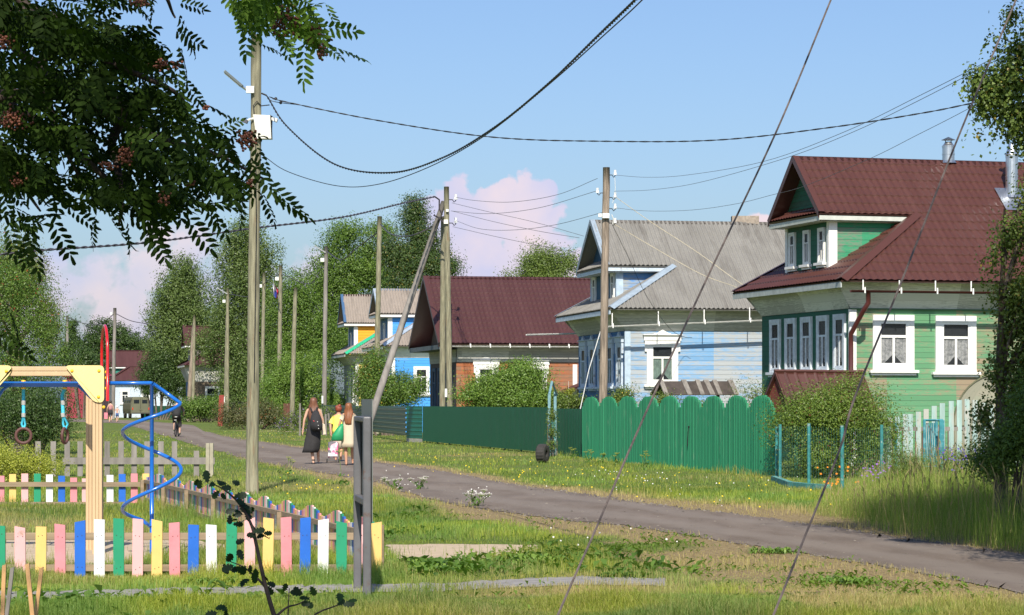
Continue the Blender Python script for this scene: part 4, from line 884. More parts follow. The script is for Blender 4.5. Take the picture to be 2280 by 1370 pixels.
# greenhouse arch
gh = thing('greenhouse', P(2220, 895, 60).xy.to_3d(), 'arched polycarbonate greenhouse behind the picket fence beside the green house', 'greenhouse'); polym, _t, _b = newmat('aged polycarbonate'); _b.inputs['Base Color'].default_value = (.30, .29, .22, 1); _b.inputs['Roughness'].default_value = .35; _b.inputs['Alpha'].default_value = .85
ghr = [(-.0, 0)]+[]
def ghp(s, y): # arch
    return Vector((10.9+1.15*math.cos(s)*1.0, y, max(0, 1.0+1.25*math.sin(s)) if True else 0))
mb = MB(); n = 18; vs = []
ax = 11.25; rr = 1.0
for y in (58.4, 61.4):
    pts = [(ax-rr*.98, 0)]+[(ax-rr*math.cos(math.pi*i/n), 1.05+1.18*math.sin(math.pi*i/n)) for i in range(n+1)]+[(ax+rr*.98, 0)]
    vs.append([Vector((p[0]+(y-58.4)*.28, y, p[1])) for p in pts])
K = len(vs[0]); mb.add(vs[0]+vs[1], [(i, i+1, K+i+1, K+i) for i in range(K-1)]); mb.add(vs[0], [list(range(K))]); mb.build('cover', polym, gh, smooth=False)
mb = MB()
for f in (0, .33, .66, 1): mb.tube([a.lerp(c, f)+Vector((0, -.015, 0)) for a, c in zip(*vs)], .02, 5)
mb.tube([Vector((ax, 58.37, 0)), Vector((ax, 58.37, 2.2))], .02, 5); mb.tube([Vector((ax-.99, 58.37, 1.05)), Vector((ax+.99, 58.37, 1.05))], .02, 5)
mb.build('frame', simple('olive frame', (.13, .13, .07), .5), gh)

# ================================================================ playground
beige = simple('beige planed timber', (.54, .38, .22), .55, vary=.07, scale=5, st=(3, 3, .3), bmp=.1); ypl = simple('pale yellow panel', (.74, .62, .27), .45, vary=.03, bmp=0); bluepipe = simple('blue painted tube', (.01, .13, .52), .22, vary=.04, bmp=0, coat=.5); redpipe = simple('red painted tube', (.55, .012, .015), .25, vary=.04, bmp=0, coat=.5); ycap = simple('yellow plastic cap', (.85, .50, .02), .35, bmp=0, vary=.02)
D0 = 26.4; pl = thing('playground_climber', G(215, 1237), 'beige timber play frame with yellow corner panels, blue bars and spiral climbing tube', 'playground climber')
def pz(py): return EYE+(CYP-py)/F*D0
def pxx(px, dd=D0): return (px-CXP)/F*dd
zt_ = pz(816); zb_ = pz(838)
mb = MB(); 
for k in range(2): mb.box(((pxx(-420)+pxx(222))/2, D0, (zt_*(.75-.5*k)+zb_*(.25+.5*k))), (pxx(222)-pxx(-420), .09, (zt_-zb_)*.5-.004))
mb.build('beam', beige, pl, bevel=.006)
for px, dd in ((218, D0), (203, D0+.75), (-400, D0), (-412, D0+.75)):
    mb = MB(); 
    for o_ in (-.034, .0, .034): mb.box((pxx(px, dd)+o_, dd, zb_/2), (.0325, .10, zb_))
    mb.build('post', beige, pl, bevel=.005)
def rpoly(pts, r, n=5):
    out = []; N_ = len(pts)
    for i in range(N_):
        a, b_, c_ = Vector(pts[i-1]), Vector(pts[i]), Vector(pts[(i+1) % N_]); u_ = (a-b_).normalized(); w_ = (c_-b_).normalized(); p0 = b_+u_*r; p1 = b_+w_*r
        for k in range(n+1): t_ = k/n; out.append(((1-t_)**2)*p0+2*t_*(1-t_)*b_+t_*t_*p1)
    return out
def plate(pts): 
    q = [Vector((pxx(x), D0-.052, pz(y))) for x, y in pts]; mb = MB(); mb.prism(rpoly(q, .055), (0, -.018, 0)); return mb
pp = [[(150, 814), (233, 814), (233, 900), (217, 894)], [(-120, 814), (31, 814), (31, 822), (-70, 900)]]
for pts, caps in (([(146, 814), (234, 814), (234, 897), (212, 896)], ((163, 826), (223, 826), (222, 884))), ([(-45, 814), (30, 814), (28, 830), (-20, 884)], ((17, 827),))):
    pnl = plate(pts).build('corner_panel', ypl, pl)
    for cx_, cy_ in caps: c2 = MB(); c2.ball((pxx(cx_), D0-.075, pz(cy_)), .017, 10, 6, (1, .6, 1)); c2.build('bolt_cap', ycap, pnl, smooth=True)
mb = MB(); yb = pz(855.5); mb.box(((pxx(-420)+pxx(166))/2, D0+.25, yb), (pxx(166)-pxx(-420), .05, .058))
mb.tube([Vector((pxx(160), D0+.25, yb)), Vector((pxx(175), D0+.27, pz(868))), Vector((pxx(190), D0+.3, pz(884))), Vector((pxx(207), D0+.35, pz(896)))], .017, 8)
mb.tube([Vector((pxx(12), D0+.25, yb)), Vector((pxx(-5), D0+.27, pz(868))), Vector((pxx(-20), D0+.3, pz(890)))], .017, 8); mb.build('crossbar', bluepipe, pl)
# trapeze rings
ropeb = simple('turquoise rope', (.05, .45, .62), .7, scale=80, vary=.35); rub = simple('brown rubber ring', (.10, .042, .036), .6, bmp=0)
for px, edge in ((42, False), (135, True)):
    X0 = pxx(px); yy_ = D0+.25; r_ = thing('swing_ring', (X0, yy_, pz(950)), 'brown gymnastic ring on turquoise rope, seen '+('edge on nearest the corner post' if edge else 'face on at the left'), 'gymnastic ring', 'gymnastic rings hanging from the blue bar')
    mb = MB()
    for z in (849, 864): mb.ball((X0, yy_, pz(z)), .028, 10, 6, (1, 1, .55))
    mb.build('mount_cap', ycap, r_, smooth=True)
    mb = MB(); off = -.03 if edge else 0; zz = [pz(865), pz(880), pz(925), pz(932)]
    mb.tube([(X0, yy_, zz[0]), (X0+off, yy_, zz[1]), (X0+off*.6, yy_, zz[2])], .018, 8)
    mb.tube([(X0+off*.6, yy_, zz[2]), (X0-.02, yy_, pz(945)), (X0, yy_-.0, pz(956))], .012, 8); mb.tube([(X0+off*.6, yy_, zz[2]), (X0+(.03 if edge else .018), yy_, pz(945)), (X0+.003, yy_, pz(956))], .012, 8); mb.build('rope', ropeb, r_, smooth=True)
    for z0_, z1_ in ((892, 902), (920, 929)): mb = MB(); mb.tube([(X0+off*.8, yy_, pz(z0_)), (X0+off*.6, yy_, pz(z1_))], .022, 10); mb.build('sleeve', simple('grey sleeve', (.42, .42, .40), .5, bmp=0), r_)
    mb = MB(); cc = Vector((X0, yy_, pz(971))); e = Vector((.22, .97, 0)) if edge else Vector((1, .15, 0)); mb.tube([cc+e*(math.cos(t_)*.078)+Zv*(math.sin(t_)*.078) for t_ in np.linspace(0, 2*math.pi, 33)], .017, 8, cap=False); mb.build('ring', rub, r_, smooth=True)
# red hoop
def red(px, dd, py): return Vector(((px-CXP)/F*dd, dd, EYE+(CYP-py)/F*dd))
mb = MB(); pts = []
for i in range(25):
    t_ = math.pi*i/24; dd_h = D0-.12+.36-.36*math.cos(t_); px_h = 233+6.5*math.cos(t_); pts.append(Vector((pxx(px_h, dd_h), dd_h, pz(800)+(pz(724)-pz(800))*math.sin(t_)**.8)))
pts = [Vector((pts[0].x, pts[0].y, pz(893)))]+pts+[Vector((pts[-1].x, pts[-1].y, pz(893)))]
mb.tube(pts, .016, 10); mb.build('red_hoop', redpipe, pl, smooth=True)
mb = MB()
for z in (829, 842, 865, 907): mb.ball((pxx(239 if z < 900 else 233), D0-.06, pz(z)), .018, 8, 6)
mb.build('bolt_cap', ycap, pl, smooth=True)
# spiral
pc = Vector((pxx(338), D0, 0)); mb = MB(); mb.tube([pc, Vector((pc.x, D0, pz(854)))], .022, 12); mb.build('spiral_pole', bluepipe, pl, smooth=True)
mb = MB(); mb.tube([Vector((pxx(236), D0, pz(853.5))), Vector((pxx(336), D0, pz(853.5))), Vector((pxx(342), D0-.02, pz(855)))], .021, 12)
pts = [Vector((pxx(340), D0, pz(854)))]; R_ = .305
keys = [(0, pz(897)), (1, pz(966)), (2, pz(1050)), (3, pz(1138)), (3.45, pz(1168))]
pts += [Vector((pxx(372), D0-.02, pz(876)))]
for s in np.linspace(0.02, 3.35, 90):
    z = np.interp(s, [k[0] for k in keys], [k[1] for k in keys]); th = s*math.pi; pts.append(Vector((pc.x+R_*math.cos(th), D0-R_*math.sin(th)*(1), z)))
pts.append(Vector((pc.x, D0-.02, pz(1175))))
mb.tube(pts, .0195, 12); mb.build('spiral_tube', bluepipe, pl, smooth=True)

# coloured picket fences
PC = {'g': simple('green picket paint', (.012, .26, .13), .55, vary=.06, dirt=(.2, .3, .2), dirtk=-.03), 'l': simple('pale pink picket paint', (.74, .39, .39), .6, vary=.05, dirt=(.45, .27, .22), dirtk=-.035), 'y': simple('yellow picket paint', (.74, .48, .155), .6, vary=.06, dirt=(.42, .28, .12), dirtk=-.03), 'p': simple('pink picket paint', (.66, .23, .26), .6, vary=.10, dirt=(.42, .15, .15), dirtk=-.02),
      'b': simple('blue picket paint', (.012, .12, .52), .5, vary=.09, dirt=(.05, .12, .3), dirtk=-.02), 'w': simple('white picket paint', (.72, .72, .70), .5, vary=.04, dirt=(.5, .47, .42), dirtk=-.04)}
CN = dict(g='green', l='pale pink', y='yellow', p='pink', b='blue', w='white')
railw = simple('fence rail wood', (.27, .20, .13), .85, vary=.3, scale=5, st=(.2, 3, 3), bmp=.3)
near = [(-44, 'w', 1160, 1290), (0, 'g', 1171, 1290), (45, 'l', 1174, 1298), (90, 'y', 1173, 1295), (134, 'p', 1168, 1292), (178, 'b', 1161, 1295), (221, 'w', 1157, 1295), (264, 'g', 1155, 1284), (306, 'l', 1156, 1290), (349, 'y', 1159, 1287), (389, 'p', 1164, 1286), (430, 'b', 1169, 1280), (471, 'w', 1169, 1288), (514, 'g', 1163, 1287), (556, 'l', 1156, 1291), (596, 'y', 1154, 1287), (638, 'p', 1152, 1285), (679, 'b', 1153, 1287), (719, 'w', 1157, 1289), (760, 'g', 1163, 1287), (802, 'l', 1168, 1288), (838, 'y', 1164, 1284)]
for i in range(1, 9): near.insert(0, (-44-43*i, 'gywlpbyw'[i-1], 1160+4*(i % 3), 1292))
nf = thing('picket_fence', G(430, 1288), 'low near fence of widely spaced pickets painted pink, yellow, green, blue and white', 'fence'); dn_ = 22.75; rg = random.Random(3); nailm = simple('rusty nail', (.06, .04, .03), .7, bmp=0)
for px, c_, tp, bt in near:
    x = (px-CXP)/F*dn_; z1 = EYE+(CYP-tp)/F*dn_; z0 = EYE+(CYP-bt)/F*dn_; w_ = .096; mb = MB(); tl = rg.gauss(0, .005); tt = rg.gauss(0, .008)
    mb.prism([(x-w_/2, dn_, z0), (x+w_/2, dn_, z0), (x+w_/2+tl, dn_, z1+tt), (x-w_/2+tl, dn_, z1-tt)], (0, .022, 0)); mb.cm = 1
    for zz_ in (EYE+(CYP-1194)/F*dn_, EYE+(CYP-1265)/F*dn_):
        for ox in (-.018, .02): mb.ball((x+ox+rg.gauss(0, .003), dn_-.001, zz_+rg.gauss(0, .008)), .0045, 6, 4, (1, .6, 1))
    mb.build('picket', [PC[c_], nailm], nf, label=CN[c_]+' picket', bevel=.003)
x0, x1 = (-420-CXP)/F*dn_, (848-CXP)/F*dn_
for tp, bt in ((1187, 1203), (1258, 1273)): mb = MB(); zz0, zz1 = EYE+(CYP-bt)/F*dn_, EYE+(CYP-tp)/F*dn_; mb.box(((x0+x1)/2, dn_+.045, (zz0+zz1)/2), (x1-x0, .04, zz1-zz0)); mb.build('rail', railw, nf, bevel=.004)
mb = MB()
for px in (845, 175, -300): mb.box(((px-CXP)/F*dn_, dn_+.11, .24), (.07, .08, .48))
mb.build('post', railw, nf)
bf = thing('picket_fence', G(160, 1125), 'far low fence of spaced coloured pickets at the back of the playground', 'fence'); db_ = 39.0
for px, c_, tp in ((-60, 'g', 1056), (-30, 'w', 1056), (1, 'p', 1060), (27, 'y', 1056), (54, 'l', 1055), (82, 'g', 1055), (109, 'w', 1057), (136, 'b', 1060), (163, 'p', 1064), (189, 'l', 1066), (216, 'g', 1062), (244, 'w', 1058), (271, 'b', 1056), (298, 'p', 1055), (324, 'y', 1055)):
    x = (px-CXP)/F*db_; z1 = EYE+(CYP-tp)/F*db_; mb = MB(); mb.box((x, db_+.05, (z1+.03)/2), (.105, .022, z1-.03)); mb.build('picket', PC[c_], bf, label=CN[c_]+' picket')
for tp, bt, xe in ((1073.5, 1084, 318), (1118, 1127, 290)):
    mb = MB(); x0, x1 = (-160-CXP)/F*db_, (xe-CXP)/F*db_; zz0, zz1 = EYE+(CYP-bt)/F*db_, EYE+(CYP-tp)/F*db_; mb.box(((x0+x1)/2, db_+.01, (zz0+zz1)/2), (x1-x0, .04, zz1-zz0)); mb.build('rail', railw, bf)
# wavy side fence
WA = Vector(((322-CXP)/F*39, 39, 0)); WB = Vector(((846-CXP)/F*22.95, 22.95, 0)); wd_, wL = run(WA, WB); wn_ = Vector((wd_.y, -wd_.x, 0)); wn_ = wn_ if wn_.x > 0 else -wn_
wv = thing('picket_fence', (WA+WB)/2, 'wavy topped side fence of close multicoloured slats running from back to front of the playground', 'fence')
def w_at(px): k = (px-CXP)/F; return (k*WA.y-WA.x)/(wd_.x-k*wd_.y)
pk = [w_at(p) for p in (352, 388, 421, 461, 501, 540, 584, 633, 688, 744, 806)]; bdr = [0]+[(pk[i]+pk[i+1])/2 for i in range(10)]+[wL]
seq = 'wbplypglwgbpyl'; ns = 14; kk = 0
mats = [PC[k] for k in 'glypbw']; mi = {k: i for i, k in enumerate('glypbw')}
for i in range(11):
    mb = MB(); a0, a1 = bdr[i], bdr[i+1]; c0 = pk[i]
    for k in range(ns):
        s = a0+(a1-a0)*(k+.5)/ns; f = (s-c0)/((a1-c0) if s > c0 else (c0-a0)); top = .475+.045*math.cos(f*math.pi); hw = (a1-a0)/ns*.5*.93
        mb.cm = mi[seq[kk % 14]]; kk += 1; mb.obox(WA+wd_*s, wd_, wn_, Zv, (-hw, hw), (.02, .04), (.02, top+rg.gauss(0, .004)))
    mb.build('slat_panel', mats, wv)
for z in (.07, .345): mb = MB(); mb.obox(WA, wd_, wn_, Zv, (0, wL), (-.02, .018), (z, z+.05)); mb.build('rail', railw, wv)
for s in np.arange(.05, wL, 2.35): mb = MB(); mb.obox(WA+wd_*s, wd_, wn_, Zv, (-.025, .025), (-.07, -.022), (0, .39)); mb.build('post', railw, wv)
# grey picket fence
gf = thing('picket_fence', G(300, 1060), 'unpainted grey weathered picket fence between the playground and the road', 'fence'); dg_ = 54.0
for px in (84, 118, 149, 178, 207, 238, 269, 298, 327, 358, 388, 437):
    zt2 = EYE+(CYP-(983 if px < 430 else 1004))/F*dg_; x = (px-CXP)/F*dg_; mb = MB(); mb.box((x, dg_+.04, zt2/2), (.115, .024, zt2)); mb.build('picket', greywood, gf)
mb = MB(); x0, x1 = (140-CXP)/F*dg_, (478-CXP)/F*dg_; z0, z1 = EYE+(CYP-1034)/F*dg_, EYE+(CYP-1019)/F*dg_; mb.box(((x0+x1)/2, dg_, (z0+z1)/2), (x1-x0, .045, z1-z0)); mb.build('rail', greywood, gf)
for px in (463, 471.5): mb = MB(); x = (px-CXP)/F*dg_; z1 = EYE+(CYP-987)/F*dg_; mb.box((x, dg_-.02, z1/2), (.075, .09, z1)); mb.build('post', simple('pale post wood', (.34, .31, .23), .85, vary=.2), gf)
# stakes
stk = simple('fresh stake wood', (.52, .30, .13), .7, vary=.12)
for px, tp, bx_, dd, lb, mm in ((9, 1258, 4, 14, 'leftmost bare wooden stake at the lower left corner', stk), (27, 1264, 12, 14.3, 'grey wooden stake leaning right at the lower left corner', greywood), (60, 1256, 74, 13.9, 'pale wooden stake leaning left of the crossed pair', stk), (92, 1264, 76, 14.1, 'pale wooden stake leaning right, last of the four stakes', stk)):
    T_ = P(px, tp, dd); bs = Vector((T_.x+(bx_-px)/F*dd*2.2, dd, -.05)); D = (T_-bs).normalized(); s = thing('wooden_stake', (bs.x, bs.y, 0), lb, 'stake', 'wooden stakes at the lower left corner'); mb = MB()
    X_ = Vector((1, 0, 0)); mb.prism([bs+X_*-.011, bs+X_*.011, T_+X_*.011+Zv*.004, T_-X_*.011-Zv*.004], (0, .018, 0)); mb.build('stake', mm, s)
# notice board seen edge on
nb = thing('notice_board', G(806, 1322), 'grey steel notice board seen from its edge on two rusty posts', 'notice board'); steel = simple('grey painted steel', (.115, .113, .12), .5, metal=0, vary=.15, scale=7, dirt=(.11, .06, .04), dirtk=.03); back = simple('grey green sheet', (.155, .17, .16), .5, vary=.06, scale=3)
Pl = G(796, 1312); Pr = G(817.5, 1334); dl, dr_ = Pl.y, Pr.y; top = EYE+(CYP-928)/F*dr_
for q, r_ in ((Pl, .034), (Pr, .034)): mb = MB(); mb.box((q.x, q.y, top/2), (.066, .066, top)); mb.build('post', steel, nb, bevel=.012)
bd_, bL = run(Pl, Pr); bn_ = Vector((bd_.y, -bd_.x, 0)); bn_ = bn_ if bn_.x > 0 else -bn_
mb = MB(); mb.obox(Pl, bd_, bn_, Zv, (.04, bL-.04), (-.03, .03), (top-.045, top)); mb.build('crossbar', steel, nb, bevel=.01); mb = MB(); zm = EYE+(CYP-1113)/F*(dl+dr_)/2; mb.obox(Pl, bd_, bn_, Zv, (.04, bL-.04), (-.028, .028), (zm-.03, zm+.03)); mb.build('crossbar', steel, nb, bevel=.01)
mb = MB(); zlo = EYE+(CYP-1155)/F*21; mb.obox(Pl, bd_, bn_, Zv, (-.03, bL+.04), (.036, .042), (zlo, EYE+(CYP-889)/F*21)); mb.build('sheet', back, nb)
# ================================================================ poles
def pole(label, px_top, py_top, px_b, d, r0, r1, mat, cat='utility pole', extras=None, band=None):
    T_ = P(px_top, py_top, d); Bz = P(px_b, CYP, d); B_ = Vector((Bz.x+0, d, -.05)); 
    # px_b given at the eye level: continue to the ground
    sl_ = (T_.x-Bz.x)/(T_.z-EYE); B_.x = Bz.x-sl_*EYE
    o = thing('utility_pole', (B_.x, d, 0), label, cat, 'wooden utility poles along the street'); mb = MB(); rr = random.Random(int(px_top)); n = 14; pts = []; rs = []
    for i in range(n+1): f = i/n; q = B_.lerp(T_, f); pts.append(q+Vector((rr.gauss(0, r0*.03), 0, 0))); rs.append((r0+(r1-r0)*f)*(1+rr.gauss(0, .02)))
    mb.tube(pts, rs, 14); mb.build('shaft', mat, o, smooth=True); return o, T_, B_
def hookins(par, p, s=1, side=1):
    mb = MB(); mb.tube([p, p+Vector((side*.08, 0, -.0))*s, p+Vector((side*.12, 0, -.06))*s, p+Vector((side*.16, 0, -.02))*s, p+Vector((side*.16, 0, .04))*s], .012*s, 5); h = mb.build('hook', blackcable, par)
    mb = MB(); mb.tube([p+Vector((side*.16, 0, .0))*s, p+Vector((side*.16, 0, .05))*s, p+Vector((side*.16, 0, .06))*s, p+Vector((side*.16, 0, .13))*s], [.045*s, .045*s, .03*s, .035*s], 10); mb.build('insulator', porcelain, h); return p+Vector((side*.16, 0, .06))*s
PN, PT, PB = pole('nearest tall utility pole with street lamp and white cabinet, rising behind the playground fence', 571, 78, 563, 43.7, .112, .088, polewood)
def at1(px, py, dy=0): return P(px, py, 43.7+dy)
mb = MB(); a = at1(500, 160, -.25); c = at1(540, 194, -.15); ax_ = (c-a); sd_ = Vector((.0, -1, 0)); upv = ax_.cross(sd_).normalized(); upv = upv if upv.z > 0 else -upv
wv_ = Vector((0, 1, 0)); mb.prism([a-wv_*.10-upv*.015, a+wv_*.10-upv*.015, a+wv_*.09+upv*.03, a-wv_*.09+upv*.03], ax_); lh = mb.build('lamp_head', simple('dark grey lamp housing', (.12, .14, .14), .5, bmp=0), PN, bevel=.01)
mb = MB(); tilt = Vector((0, 0, 0)); mb.prism([a+ax_*.04-wv_*.085-upv*.02, a+ax_*.04+wv_*.085-upv*.02, a+ax_*.92+wv_*.085-upv*.02, a+ax_*.92-wv_*.085-upv*.02], -upv*.006); mb.build('lens', simple('led lens', (.36, .36, .22), .3, bmp=0), lh)
mb = MB(); mb.tube([c-ax_*.05, at1(553, 203, -.12)], .022, 8); mb.build('lamp_arm', galv, PN)
mb = MB(); mb.box(at1(557, 200, -.13), (.14, .06, .12)); mb.build('bracket_plate', whitem, PN, bevel=.005)
mb = MB(); mb.prism([at1(563, 255, -.16), at1(602, 257, -.16), at1(605, 309, -.16), at1(571, 309, -.16)], (0, .2, 0)); cab = mb.build('cabinet', simple('cream cabinet', (.66, .65, .58), .45, vary=.03, bmp=0), PN, bevel=.006)
mb = MB(); mb.prism([at1(602.5, 257, -.155), at1(607, 259, -.1), at1(605.5, 309, -.155)], (0, .01, 0)); mb.tube([at1(602, 256, -.163), at1(604.5, 309, -.163)], .004, 4); mb.build('door_seam', blackcable, cab)
for pts, bx_ in (([(566, 264), (556, 266), (550, 270)], (546, 270)), ([(604, 264), (609, 266)], (612, 267))):
    mb = MB(); mb.tube([at1(*q, -.12) for q in pts], .02, 6); cm_ = mb.build('camera_mount', whitem, PN); mb = MB(); mb.box(at1(*bx_, -.12), (.09, .12, .06), Matrix.Rotation(.4, 3, 'Y')); mb.build('camera', simple('dark camera', (.08, .08, .10), .4, bmp=0) if bx_[0] < 600 else whitem, cm_)
mb = MB(); mb.tube([at1(569, 305, -.12), at1(571, 500, -.105), at1(566, 850, -.125)], .008, 4); mb.tube([at1(566, 255, -.13), at1(564, 235, -.13), at1(572, 226, -.12), at1(582, 236, -.05), at1(600, 234, 0)], .01, 5); mb.tube([at1(582, 208, 0), at1(594, 213, 0)], .015, 5); mb.build('pole_cable', blackcable, PN)

P3, T3, B3 = pole('tall greenish pole behind the metal fence, thicker one of the braced pair', 994, 416, 1001, 97, .125, .10, polewood)
P4, T4, B4 = pole('second pole of the braced pair, just left of the thicker one', 987, 482, 985, 98.4, .125, .10, polewood)
br = thing('pole_brace', P(824, 985, 100).xy.to_3d(), 'long leaning brace pole propping the pair of tall poles', 'pole brace'); mb = MB(); bA = P(988, 450, 97.6); bB = P(804, 990, gd(990)); mb.tube([bB-Vector((0, 0, .1)), bB.lerp(bA, .5), bA], [.135, .125, .105], 12); mb.build('shaft', greywood, br, smooth=True); br.location = bB; 
for ch in br.children: ch.location = -bB+P(824, 985, 100).xy.to_3d()
i31 = hookins(P3, P(1000, 445, 97), 1.6); i32 = hookins(P3, P(1000, 497, 97), 1.6)
mb = MB(); mb.box(P(993, 494, 96.85), (.16, .1, .16)); mb.box(P(996, 469, 96.85), (.1, .1, .1)); mb.build('junction_box', whitem, P3)
mb = MB(); mb.tube([P(968, 438, 96), P(978, 445, 96.6), P(978, 465, 96.7), P(985, 478, 96.8)], .03, 5); mb.tube([P(966, 480, 96.4), P(975, 484, 96.7), P(990, 497, 96.85)], .03, 5); mb.build('pole_cable', simple('dark grey cable', (.07, .06, .07), .6, bmp=0), P3)
mb = MB(); mb.box(P(993, 875, 96.8), (.09, .05, .32)); mb.build('tag_plate', whitem, P3)
P5, T5, B5 = pole('weathered brown pole with white boxes and insulators in front of the blue house', 1350, 373, 1343, 72, .125, .10, oldpole)
ii = [hookins(P5, P(px, py, 72), 1.1, s) for px, py, s in ((1356, 390, 1), (1344, 430, -1), (1356, 440, 1), (1356, 465, 1), (1356, 497, 1))]
mb = MB(); mb.box(P(1349, 481, 71.85), (.2, .12, .14)); mb.box(P(1336, 480, 71.9), (.1, .1, .1)); mb.build('meter_box', whitem, P5, bevel=.008)
mb = MB(); mb.tube([P(1369, 395, 72), P(1370, 420, 72), P(1368, 440, 72), P(1364, 452, 72)], .008, 4); mb.tube([P(1362, 478, 71.9), P(1366, 488, 71.9), P(1364, 500, 71.9)], .012, 4); mb.build('pole_cable', whitem, P5)
PL = []
for px, top, pb, d, r, lab in ((845, 482, 838, 125, .21, 'pole with a white tag standing just left of the brace'), (726, 549, 722, 150, .21, 'grey pole with lamp bracket above the walking women'), (658, 641, 651, 150, .21, 'short bare pole rising out of the purple flowers'), (625, 591, 621, 162, .22, 'pole to the right of the hanging tricolour flag'), (588, 607, 583, 176, .2, 'green tinted pole immediately right of the nearest pole'),
                           (507, 641, 506, 190, .2, 'far pole with lamp bracket and white boxes left of the nearest pole'), (433, 702, 430, 204, .2, 'upright pole of the far pair in front of the birches'), (256, 686, 252, 232, .26, 'far pole above the parked van'), (150, 703, 149, 255, .25, 'farthest pole at the left, half hidden by the rowan')):
    o, T_, B_ = pole(lab, px, top, pb, d, r*.72, r*.55, polewood if px not in (726, 150, 256) else greywood); PL.append((o, T_, px, top, d))
    if px in (726, 507):
        mb = MB(); mb.tube([P(px-1, top+14, d-.15), P(px-14, top+6, d-.15)], .05, 5); mb.box(P(px-17, top+4, d-.15), (.55, .2, .06), Matrix.Rotation(.6, 3, 'Y')); mb.build('lamp_arm', simple('grey lamp arm', (.30, .31, .31), .5, bmp=0), o)
    if px in (845, 726, 507): mb = MB(); mb.box(P(px-8, 890, d-.3), (.10, .06, .45)); mb.build('tag_plate', whitem, o)
    if px in (726, 588, 507, 625, 256): mb = MB(); mb.box(P(px-8, top+(30 if px != 256 else 12), d-.2), (.22, .2, .22)); mb.build('junction_box', whitem, o)
o2, T_, B_ = pole('leaning pole of the far pair in front of the birches', 432, 718, 421, 205, .19, .15, oldpole)
o2, T_, B_ = pole('thin far pole tucked behind the one with white boxes', 506, 700, 503, 193, .17, .14, polewood)
# flag
fg = thing('flag', P(612, 650, 161).xy.to_3d()+Vector((0, 0, EYE+245/F*161)), 'limp white, blue and red striped flag hanging beside the pole', 'flag')
fm = [simple('flag white', (.75, .75, .75), .8, bmp=0), simple('flag blue', (.03, .07, .45), .8, bmp=0), simple('flag red', (.6, .02, .03), .8, bmp=0)]
mb = MB(); mb.tube([P(608, 628, 161), P(622, 668, 161)], .03, 5); mb.build('staff', greywood, fg)
mb = MB(); n = 9; gr = []
for i in range(n+1):
    f = i/n; row = []
    for j in range(7):
        g_ = j/6; row.append(P(607.5+g_*12*(.6+.4*math.sin(f*3.1))+f*2, 631+f*30+g_*8*(1-f)-abs(math.sin(g_*6))*1.5+(6*g_ if f > .8 else 0), 161-.25*math.sin(g_*9+f*2)))
    gr.append(row)
for i in range(n):
    for j in range(6): mb.cm = min(2, j//2); mb.add([gr[i][j], gr[i][j+1], gr[i+1][j+1], gr[i+1][j]], [(0, 1, 2, 3)])
mb.build('cloth', fm, fg)
# ================================================================ wires
def curve(pts, n=60):
    pts = [Vector(p) for p in pts]; out = []
    if len(pts) == 2: pts = [pts[0], (pts[0]+pts[1])/2, pts[1]]
    q = [pts[0]*2-pts[1]]+pts+[pts[-1]*2-pts[-2]]; seg = len(pts)-1
    for s in range(seg):
        a, b_, c_, d_ = q[s:s+4]; m_ = max(2, n//seg)
        for k in range(m_): t_ = k/m_; out.append(.5*((2*b_)+(c_-a)*t_+(2*a-5*b_+4*c_-d_)*t_*t_+(3*b_-a-3*c_+d_)*t_**3))
    out.append(pts[-1]); return out
def wire(label, pts, r, mat=blackcable, twist=0, name='power_cable', cat='cable', group='overhead cables', n=60):
    c = curve([P(*p) for p in pts], n if not twist else n*4); mb = MB()
    if twist:
        L = 0; acc_ = [0]
        for a, b_ in zip(c, c[1:]): L += (b_-a).length; acc_.append(L)
        for ph in (0, math.pi):
            q = []
            for i, p in enumerate(c):
                t_ = (c[min(i+1, len(c)-1)]-c[max(i-1, 0)]).normalized(); s1 = t_.cross(Zv).normalized(); s2 = s1.cross(t_); th = acc_[i]/twist*2*math.pi+ph; q.append(p+(s1*math.cos(th)+s2*math.sin(th))*r*1.05)
            mb.tube(q, r, 5)
    else: mb.tube(c, r, 6)
    o = mb.build(name, mat); tag(o, label, cat, group); return o
wire('thick twisted black cable swooping from the nearest pole up to the top of the picture', [(594, 214, 43.7), (640, 283, 42.5), (745, 366, 40), (870, 385, 37.5), (985, 352, 34.5), (1100, 285, 31), (1220, 188, 27.5), (1330, 82, 24.5), (1420, -5, 22), (1560, -150, 18.5)], .0085, twist=.28, n=110)
wire('thin smooth black cable running just below the twisted one', [(584, 345, 43.7), (640, 382, 42.5), (750, 414, 40.3), (845, 410, 38), (960, 370, 35), (1080, 302, 31.6), (1220, 190, 27.6), (1340, 83, 24.4), (1435, -5, 22), (1570, -150, 18.5)], .0065, n=90)
wire('long twisted cable sagging from the nearest pole to the right edge', [(600, 216, 43.7), (640, 228, 43.5), (850, 270, 43), (1100, 306, 42), (1350, 315, 41.2), (1600, 312, 40.4), (1850, 284, 39.6), (2060, 251, 39), (2170, 229, 38.6), (2340, 195, 38)], .0065, twist=.45, n=60)
mb = MB()
for q in ((614, 220, 43.65), (625, 229, 43.6)): mb.ball(P(*q), .028, 10, 8)
mb.tube(curve([P(594, 214, 43.7), P(603, 224, 43.65), P(625, 229, 43.6), P(660, 233, 43.45)], 12), .007, 5); o = mb.build('cable_clamp', blackcable); tag(o, 'pair of small black cable clamps near the top of the nearest pole', 'cable clamp')
dcab = simple('dark grey cable', (.07, .06, .07), .6, bmp=0)
wire('dark twisted cable rising from the left foliage to the braced poles', [(-60, 574, 60), (85, 558, 62), (330, 540, 68), (560, 509, 76), (760, 484, 83), (900, 452, 92), (968, 438, 96)], .019, dcab, twist=.9, n=60)
